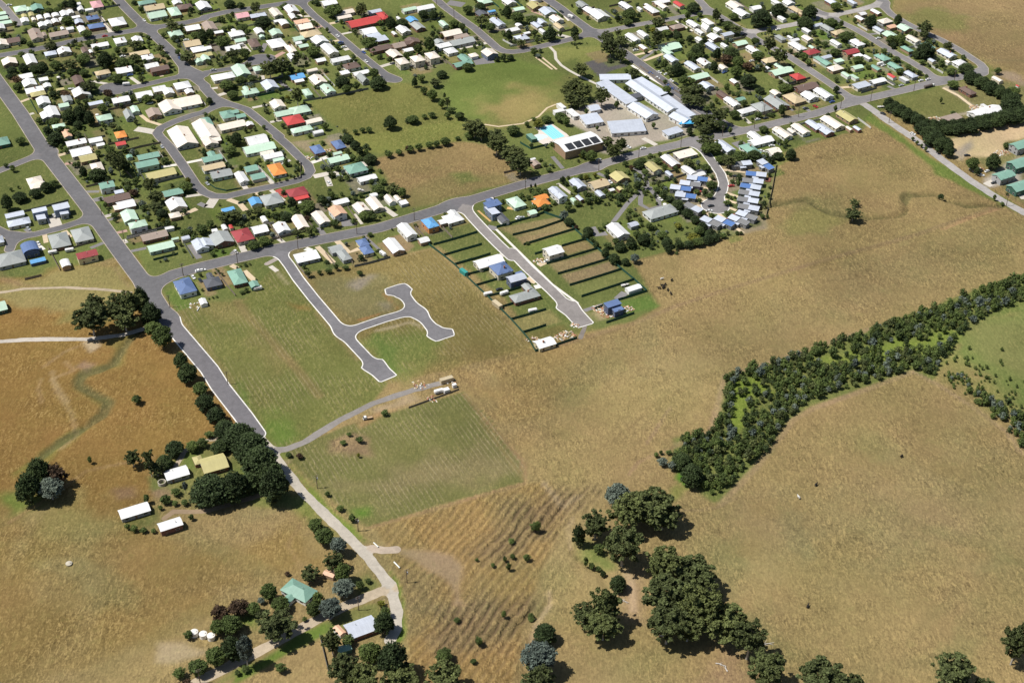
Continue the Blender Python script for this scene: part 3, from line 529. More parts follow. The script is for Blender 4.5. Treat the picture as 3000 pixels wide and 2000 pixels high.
def ribbon(P, w):
    P = np.array(P); n = len(P); T = np.zeros_like(P); T[1:-1] = P[2:] - P[:-2]; T[0] = P[1] - P[0]; T[-1] = P[-1] - P[-2]
    T /= np.linalg.norm(T, axis=1)[:, None]; N = np.stack([-T[:, 1], T[:, 0]], 1)
    return P + N * w / 2, P - N * w / 2
dz = 0
for line in DRIVES.split('\n'):
    for e in line.split('|'):
        q = e.split() if e.split()[0] in TILES else [cur] + e.split()
        cur = q[0]; kind = q[1][0]; w = float(q[1][1:]); v = [float(a) for a in q[2:]]
        P = np.array([tp(cur, v[i], v[i + 1])[:2] for i in range(0, len(v), 2)])
        Lf, Rt = ribbon(P, w); dz = (dz + 1) % 7; z = .016 + dz * .002; n = len(P)
        VV = [(*p, z) for p in Lf] + [(*p, z) for p in Rt] + [(*p, -.1) for p in Lf] + [(*p, -.1) for p in Rt]
        FF = []
        for i in range(n - 1): FF += [(n + i, n + i + 1, i + 1, i), (2 * n + i, i, i + 1, 2 * n + i + 1), (3 * n + i, 3 * n + i + 1, n + i + 1, n + i)]
        nm = 'path' if w < 2.6 else ('paved_court' if w > 6.5 else 'driveway')
        tag(ob(nm, mesh_from(nm, VV, FF, MPAVE[kind])), kind='structure')
# ------------------------------------------------------------------ label helper: zone of the picture, then rank from the left
ZONES = [
 ('in the caravan park at top left', 'S', '-50 -50 225 -50 225 60 245 80 150 98 -50 98'),
 ('in the top left corner block', 'S', '-50 -50 330 -50 440 85 250 110 -50 165'),
 ('left of the long left road', 'S', '-50 180 30 300 180 520 330 760 240 900 -50 900'),
 ('above the upper left cul-de-sac', 'S', '-50 165 440 92 545 225 300 262 70 330 -50 170'),
 ('inside the looped street', 'S', '460 390 600 320 680 320 800 410 920 500 890 540 640 585 580 560'),
 ('below the upper left cul-de-sac', 'S', '-50 230 70 330 300 262 540 225 600 315 455 385 430 420 100 420'),
 ('between the looped street and long left road', 'S', '90 400 430 400 560 560 600 640 600 770 430 810 250 620'),
 ('between the looped street and cross street', 'S', '560 560 640 588 900 545 1120 560 1200 620 1140 660 600 780 590 640'),
 ('right of the looped street beside the paddocks', 'S', '640 300 780 280 1000 330 1130 500 1150 560 930 540 900 480 780 380 690 330'),
 ('left of the street ending at the paddock', 'S', '450 85 880 0 1150 235 1120 250 1000 330 640 300 560 220'),
 ('at the top between two side streets', 'S', '330 -50 880 -50 880 5 440 88'),
 ('left of the street curving round the oval', 'S', '880 -50 1270 -50 1460 150 1440 170 1210 230 1150 235 890 10'),
 ('inside the bend of the oval street', 'S', '1270 -50 1600 -50 1740 100 1500 150 1440 130'),
 ('beside the school pool', 'S', '1450 150 1560 300 1640 450 1560 480 1450 360'),
 ('in the school grounds', 'S', '1600 250 1740 200 1850 170 2060 330 2140 370 2030 415 1740 480 1620 440'),
 ('above the school across the street', 'S', '1600 -50 1780 -50 1780 80 2030 45 2190 90 2160 140 1740 100'),
 ('right of the school across the street', 'S', '1740 100 2060 40 2330 175 2500 295 2150 370 2050 320'),
 ('at the top right of the school', 'S', '1780 -50 2600 -50 2600 20 2400 45 2200 95 2040 30'),
 ('in the block of the right side streets', 'S', '2180 95 2420 40 2600 120 2780 230 2500 295 2330 180'),
 ('in the far right block by the bend', 'S', '2420 40 2590 0 2900 190 2860 220 2760 232'),
 ('below the cross street beside the right road', 'S', '2050 425 2520 295 2570 390 2350 440 2050 520'),
 ('in the cabin court', 'S', '1940 460 2290 450 2260 690 2050 700 1940 580'),
 ('in the leafy block left of the cabins', 'S', '1700 480 2060 410 2070 470 1940 540 2110 700 1850 800 1680 640'),
 ('beside the right windbreak', 'S', '2560 240 3050 200 3050 420 2850 440 2700 400'),
 ('in the right roadside industrial yard', 'S', '2750 400 3050 400 3050 700'),
 ('right of the fenced new road', 'S', '1380 620 1640 540 1720 480 1700 640 1930 900 1750 960 1650 830'),
 ('left of the fenced new road', 'S', '1200 600 1380 620 1730 960 1560 1050 1280 750'),
 ('below the cross street by the new estate', 'S', '440 820 820 740 1220 610 1290 730 900 810 600 890'),
 ('in the empty new estate', 'S', '500 880 900 800 1280 730 1560 1040 1300 1150 800 1300'),
 ('along the long left road', 'S', '200 830 450 840 660 1180 760 1290 640 1300 480 1100 200 1000'),
 ('in the farmstead on the left', 'S', '330 1250 780 1210 900 1480 760 1530 330 1600'),
 ('in the brown paddock on the left', 'S', '-100 900 500 1000 640 1280 330 1280 330 1600 -100 2100'),
 ('around the green farmhouse', 'S', '580 1480 940 1480 1100 1700 1000 1760 500 2050 500 1750'),
 ('around the bottom farmhouse', 'S', '920 1770 1130 1700 1230 1850 1250 2100 900 2100'),
 ('in the mown field and lane', 'S', '800 1150 1500 1100 1560 1400 1080 1560 800 1330'),
 ('along the lower creek', 'S', '1230 1380 2010 1380 1850 1680 1840 1880 1650 2100 1240 2100'),
 ('in the big gum clump at bottom', 'S', '1850 1570 2200 1570 2560 2100 1830 2100'),
 ('in the right hand paddocks', 'S', '1560 560 3050 500 3050 2100 1560 2100'),
]
ZP = [(n, np.array([(v[i], v[i + 1]) for i in range(0, len(v), 2)])) for n, t, s in ZONES for v in [nums(s)]]
def zones_of(xy):
    xy = np.array(xy); out = np.full(len(xy), -1)
    for i, (n, P) in enumerate(ZP):
        m = (out < 0) & (poly_sd(xy[:, 0], xy[:, 1], P) > 0); out[m] = i
    C_ = np.array([P.mean(0) for n, P in ZP])
    for k in np.where(out < 0)[0]: out[k] = int(np.argmin(np.hypot(*(C_ - xy[k]).T)))
    return [ZP[i][0] for i in out]
ORD = ['leftmost', 'second', 'third', 'fourth', 'fifth', 'sixth', 'seventh', 'eighth', 'ninth', 'tenth', 'eleventh', 'twelfth', 'thirteenth', 'fourteenth', 'fifteenth', 'sixteenth', 'seventeenth', 'eighteenth', 'nineteenth', 'twentieth']
TENS = {2: 'twenty', 3: 'thirty', 4: 'forty', 5: 'fifty'}
def ordw(i):
    if i < 20: return ORD[i]
    t, u = divmod(i + 1, 10)
    return {2: 'twentieth', 3: 'thirtieth', 4: 'fortieth', 5: 'fiftieth'}[t] if u == 0 else TENS[t] + '-' + (['first'] + ORD[1:])[u - 1]
REG = []                                          # (object, look phrase, photo x, photo y, category, group)
def register(o, look, P, cat, group=None, zone=None): REG.append((o, look, *proj(P), cat, group, zone))
def write_labels():
    by = {}
    for r, z in zip(REG, zones_of([(r[2], r[3]) for r in REG])): by.setdefault((r[1], r[6] or z), []).append(r)
    for (look, z), L in by.items():
        L.sort(key=lambda r: r[2])
        for i, r in enumerate(L):
            if len(L) == 1: lab = '%s %s' % (look, z)
            elif len(L) == 2: lab = '%s %s, %s' % (look, z, ('left one', 'right one')[i])
            elif i == len(L) - 1: lab = '%s %s, rightmost' % (look, z)
            else: lab = '%s %s, %s' % (look, z, 'leftmost' if i == 0 else ordw(i) + ' from left')
            tag(r[0], lab, r[4], r[5])

# ------------------------------------------------------------------ houses
RC = {'W': ('white', (.80, .80, .79)), 'w': ('cream', (.78, .70, .60)), 'g': ('pale green', (.50, .66, .52)), 'G': ('green', (.21, .37, .295)), 'T': ('tan', (.56, .45, .28)), 'B': ('brown', (.155, .105, .088)),
      'R': ('red', (.50, .065, .060)), 'P': ('pink', (.66, .36, .38)), 'b': ('bright blue', (.13, .36, .66)), 'N': ('dark blue', (.12, .18, .34)), 'y': ('grey', (.34, .36, .35)), 'O': ('orange', (.72, .27, .065)),
      'o': ('salmon', (.68, .42, .28)), 'L': ('silver', (.56, .60, .68)), 'Y': ('mustard', (.47, .42, .19)), 'k': ('charcoal', (.10, .105, .12)), 't': ('taupe', (.34, .27, .225)), 'm': ('maroon', (.33, .055, .06))}
def roof_mat(c):
    if 'roof_' + c in MATS: return MATS['roof_' + c]
    m, nt, b = newmat('roof_' + RC[c][0].replace(' ', '_')); col = RC[c][1]; pos = nd(nt, 'ShaderNodeTexCoord').outputs['Object']; oi = nd(nt, 'ShaderNodeObjectInfo').outputs['Random']
    n1 = noise(nt, pos, .25, 4); mp = nd(nt, 'ShaderNodeMapping'); mp.inputs['Scale'].default_value = (2.6, .12, .12); nt.links.new(pos, mp.inputs[0]); n2 = noise(nt, mp.outputs[0], 1, 3)
    f = mathn(nt, 'ADD', mapr(nt, n1, .3, .7, .92, 1.06), mathn(nt, 'ADD', mapr(nt, n2, .3, .7, -.05, .05), mapr(nt, oi, 0, 1, -.10, .08)))
    setc(nt, b, scalec(nt, col, f)); b.inputs['Roughness'].default_value = .55 if c not in 'Bt' else .8; b.inputs['Specular IOR Level'].default_value = .4
    if c in 'WL': b.inputs['Metallic'].default_value = .15
    MATS['roof_' + c] = m; return m
WALLS = [plain('cream_weatherboard', (.62, .56, .45), .8, .08), plain('white_weatherboard', (.72, .71, .68), .8, .06), plain('tan_brick', (.36, .24, .155), .9, .15, 2.0), plain('red_brick', (.22, .11, .08), .9, .15, 2.0), plain('grey_cladding', (.36, .36, .36), .8, .08),
         plain('green_cladding', (.42, .50, .42), .8, .08), plain('dark_blue_cladding', (.10, .12, .19), .8, .08), plain('orange_render', (.55, .25, .09), .9, .08), plain('slate_blue_cladding', (.16, .20, .27), .8, .08), plain('pale_yellow_boards', (.66, .58, .36), .8, .06), plain('dark_green_steel', (.05, .12, .09), .6, .08)]
GLASS, _nt, _b = newmat('window_glass'); setc(_nt, _b, (.035, .045, .055)); _b.inputs['Roughness'].default_value = .12; _b.inputs['Specular IOR Level'].default_value = .6
FRAME = plain('window_frame_paint', (.70, .69, .66), .6, .05); DOORM = plain('door_paint', (.20, .13, .09), .6, .2); BRICK = plain('chimney_brick', (.30, .14, .09), .9, .15); STEEL = plain('flue_steel', (.45, .46, .47), .4, .1, metal=.6)
def unit_window():
    m = MB().box(-.5, 0, 0, .5, .05, 1)
    me = m.mesh('window', GLASS); return me
WIN = unit_window(); WFR = MB().box(-.56, 0, -.06, .56, .03, 0).box(-.56, 0, 1, .56, .03, 1.06).box(-.56, 0, 0, -.5, .03, 1).box(.5, 0, 0, .56, .03, 1).mesh('window_frame', FRAME)
DOOR = MB().box(-.5, 0, 0, .5, .05, 1).mesh('door', DOORM); FLUE = MB().cyl((0, 0), .13, .13, -.6, .9, 8).cyl((0, 0), .22, .05, .9, 1.05, 8).mesh('flue', STEEL); CHIM = MB().box(-.4, -.4, -1.0, .4, .4, 1.1).box(-.46, -.46, 1.1, .46, .46, 1.2).mesh('chimney', BRICK)
def roof_shape(L, W, typ, e, rise):               # long axis x; roof as a closed thick shell; returns roof (v,f), gable fill for walls
    x, y = L / 2, W / 2; t = .16
    if typ == 'f':
        v = [(-x, -y, e), (x, -y, e), (x, y, e + rise), (-x, y, e + rise)]; f = [(0, 1, 2, 3)]
    elif typ == 'h' and L - W > .8:
        k = W / 2; v = [(-x, -y, e), (x, -y, e), (x, y, e), (-x, y, e), (-x + k, 0, e + rise), (x - k, 0, e + rise)]
        f = [(0, 1, 5, 4), (1, 2, 5), (2, 3, 4, 5), (3, 0, 4)]
    elif typ == 'h':
        v = [(-x, -y, e), (x, -y, e), (x, y, e), (-x, y, e), (0, 0, e + rise)]; f = [(0, 1, 4), (1, 2, 4), (2, 3, 4), (3, 0, 4)]
    elif typ == 'c':                              # curved barrel roof
        n = 8; v = []; f = []
        for i in range(n + 1):
            a = math.pi * i / n; yy = -y * math.cos(a); zz = e + rise * math.sin(a); v += [(-x, yy, zz), (x, yy, zz)]
        f = [(2 * i, 2 * i + 1, 2 * i + 3, 2 * i + 2) for i in range(n)]
    else:
        v = [(-x, -y, e), (x, -y, e), (x, 0, e + rise), (-x, 0, e + rise), (x, y, e), (-x, y, e)]; f = [(0, 1, 2, 3), (3, 2, 4, 5)]
    n = len(v); vb = [(a, b, c - t) for a, b, c in v]
    cnt = {}
    for q in f:
        for i in range(len(q)): cnt[(q[i], q[(i + 1) % len(q)])] = 1
    side = [(b + 0, a + 0, a + n, b + n) for (a, b) in cnt if (b, a) not in cnt]
    return v + vb, f + [tuple(reversed([i + n for i in q])) for q in f] + side
def wall_shape(L, W, typ, e, rise, ins):
    x, y = L / 2 - ins, W / 2 - ins; e2 = e - .1; k = ins * rise / (W / 2)
    if typ == 'f': v = [(-x, -y, -.2), (x, -y, -.2), (x, y, -.2), (-x, y, -.2), (-x, -y, e2), (x, -y, e2), (x, y, e2 + rise * .9), (-x, y, e2 + rise * .9)]; return v, BOXF
    v = [(-x, -y, -.2), (x, -y, -.2), (x, y, -.2), (-x, y, -.2), (-x, -y, e2), (x, -y, e2), (x, y, e2), (-x, y, e2)]; f = list(BOXF)
    if typ in 'gc':
        v += [(-x, 0, e2 + rise - .04), (x, 0, e2 + rise - .04)]
        f = [(0, 3, 2, 1), (0, 1, 5, 4), (2, 3, 7, 6), (1, 2, 6, 9, 5), (3, 0, 4, 8, 7), (4, 5, 9, 8), (8, 9, 6, 7)]
    return v, f
def solve_box(bb, ang, z):
    cx, cy = (bb[0] + bb[2]) / 2, (bb[1] + bb[3]) / 2; P = gp(cx, cy, z); u = np.array([math.cos(ang), math.sin(ang), 0]); v = np.array([-u[1], u[0], 0])
    a = np.array(proj(P + u * .5)) - proj(P - u * .5); b = np.array(proj(P + v * .5)) - proj(P - v * .5)
    M = np.abs(np.array([[a[0], b[0]], [a[1], b[1]]])); R = np.array([bb[2] - bb[0], bb[3] - bb[1]])
    s, _ = pxscale(P)
    try: q = np.linalg.solve(M, R)
    except np.linalg.LinAlgError: q = np.array([8., 8.])
    big = (R[0]) / s
    r = float(np.clip(q[1] / q[0], .5, 2.1)) if q.min() > 0 else (.6 if q[0] > q[1] else 1.9)
    if q.min() < 0 or r != q[1] / q[0]: k = R[0] / (M[0, 0] + M[0, 1] * r); q = np.array([k, k * r])
    return P, q * 1.05
NH = 0
def block(root, P0, P, q, ang, c, typ, e, wallm, windows=2, pitch=None, ridge=None):
    """one wing of a building: wall and roof parts, windows on the walls"""
    Lu, Lv = q; rot = ang
    longu = Lu >= Lv if ridge is None else ridge == 'u'
    if not longu: Lu, Lv, rot = Lv, Lu, ang + math.pi / 2
    pt = pitch if pitch else {'g': .36, 'h': .42, 'f': .07, 'c': .45}[typ]; rise = min(Lv / 2 * pt, 3.2) if typ != 'f' else max(.25, Lv * .06)
    off = P - P0; cr, sr = math.cos(-ROOT_A[root.name]), math.sin(-ROOT_A[root.name]); lx, ly = off[0] * cr - off[1] * sr, off[0] * sr + off[1] * cr
    lrz = rot - ROOT_A[root.name]
    ins = .45 if min(Lu, Lv) > 5 else .15
    wv, wf = wall_shape(Lu, Lv, typ, e, rise, ins); w = ob('wall', mesh_from('wall', wv, wf, wallm), root, (lx, ly, 0), lrz)
    rv, rf = roof_shape(Lu, Lv, typ, e, rise); r = ob('roof', mesh_from('roof', rv, rf, roof_mat(c)), root, (lx, ly, 0), lrz)
    if windows and min(Lu, Lv) > 4:
        for side in range(4):
            ln = (Lu if side % 2 == 0 else Lv) - 2 * ins; d = (Lv if side % 2 == 0 else Lu) / 2 - ins; a = lrz + side * math.pi / 2 - math.pi
            n = max(1, int(ln / 4.2)); wa = ROOT_A[root.name] + a
            nrm = (math.cos(wa + math.pi / 2), math.sin(wa + math.pi / 2))
            if nrm[1] > .35: continue             # walls the photograph never shows stay plain
            for i in range(n):
                s = -ln / 2 + ln * (i + .5) / n; R = Matrix.Rotation(a, 2); o = R @ Vector((s, d + .0)); isdoor = (i == n // 2 and side == 0 and n > 1)
                rows = [0] if e < 4.2 else [0, 2.7]
                for zz in rows:
                    if isdoor and zz == 0: ob('door', DOOR, root, (lx + o.x, ly + o.y, .05), a, (1.0, 1, 2.05))
                    else:
                        wd = random.choice((1.3, 1.7, 2.1)) if ln / n > 2.6 else 1.0
                        k = ob('window', WIN, root, (lx + o.x, ly + o.y, zz + .95), a, (wd, 1, 1.15)); ob('window_frame', WFR, k)
    return r, rise, (lx, ly, lrz), Lu
ROOT_A = {}
def wall_for(c):
    h = random.random()
    if c in 'BtY': return random.choice((WALLS[2], WALLS[3], WALLS[0]))
    if c in 'N': return random.choice((WALLS[3], WALLS[0], WALLS[2]))
    if c in 'gG': return random.choice((WALLS[1], WALLS[0], WALLS[5], WALLS[2]))
    if c in 'RmO': return random.choice((WALLS[1], WALLS[0], WALLS[2]))
    if c in 'yLk': return random.choice((WALLS[4], WALLS[1], WALLS[0], WALLS[3]))
    return random.choice((WALLS[0], WALLS[1], WALLS[0], WALLS[1], WALLS[2], WALLS[4]))
CUR = [None, None]
FOOT = []                                         # footprints, to keep shrubs out of houses
FORM = {'g': 'gabled', 'h': 'hip-roofed', 'f': 'flat-roofed', 'c': 'curved-roof'}
def house(t, x0, y0, x1, y1, code, *opt):
    """code: colour letter, roof letter, optional '2' for two storeys, '+' first for a wing of the house before it"""
    a, b, s = TILES[t]; bb = (a + x0 * s, b + y0 * s, a + x1 * s, b + y1 * s)
    wing = code[0] == '+'; code = code.lstrip('+'); c = code[0]; typ = code[1] if len(code) > 1 and code[1] in 'ghfc' else 'g'
    od = dict(o.split('=') for o in opt); xm = (bb[0] + bb[2]) / 2
    ang = math.radians(float(od['a'])) if 'a' in od else math.radians((25.5 if xm < 900 else 28) + random.uniform(-1.5, 1.5))
    two = '2' in code; e = float(od.get('e', 5.2 if two else 2.75))
    P, q = solve_box(bb, ang, e)
    if 'e' not in od and q.min() < 5: e = 2.3; P, q = solve_box(bb, ang, e)
    P = np.array([P[0], P[1], 0.0]); area = q[0] * q[1]
    wm = WALLS[int(od['w'])] if 'w' in od else wall_for(c)
    if wing and CUR[0] is not None: root = CUR[0]; P0 = CUR[1]; block(root, P0, P, q, ang, c, typ, e, wm if 'w' in od else CUR[2], 1, float(od['p']) if 'p' in od else None, od.get('r'))
    else:
        cat = od.get('cat', 'house' if area > 75 else 'shed'); nm = od.get('n', cat)
        root = ob(nm, None, None, (P[0], P[1], zat(P[0], P[1])), ang); ROOT_A[root.name] = ang; root.empty_display_size = .5
        CUR[:] = [root, P, wm]
        r, rise, (lx, ly, lrz), L = block(root, P, P, q, ang, c, typ, e, wm, 2 if cat == 'house' else 0, float(od['p']) if 'p' in od else None, od.get('r'))
        if cat == 'shed':                         # roller door on the end of a shed
            pass
        elif random.random() < .7:
            k = (CHIM if random.random() < .3 else FLUE); ob(k.name.split('.')[0], k, r, (random.uniform(-.25, .25) * L, random.choice((-.8, .8)) if typ in 'gh' else 0, e + rise * .8))
        look = od.get('look', '%s-roofed %s' % (RC[c][0], {'g': 'gabled', 'h': 'hipped', 'f': 'flat', 'c': 'barrel-roof'}[typ])).replace('_', ' ') + ' ' + ('two-storey ' if two else '') + od.get('noun', cat).replace('_', ' ')
        register(root, look, P + np.array([0, 0, e]), cat)
    FOOT.append((P[0], P[1], max(q) / 2 + .5))
    return CUR[0]
CUR.append(None)
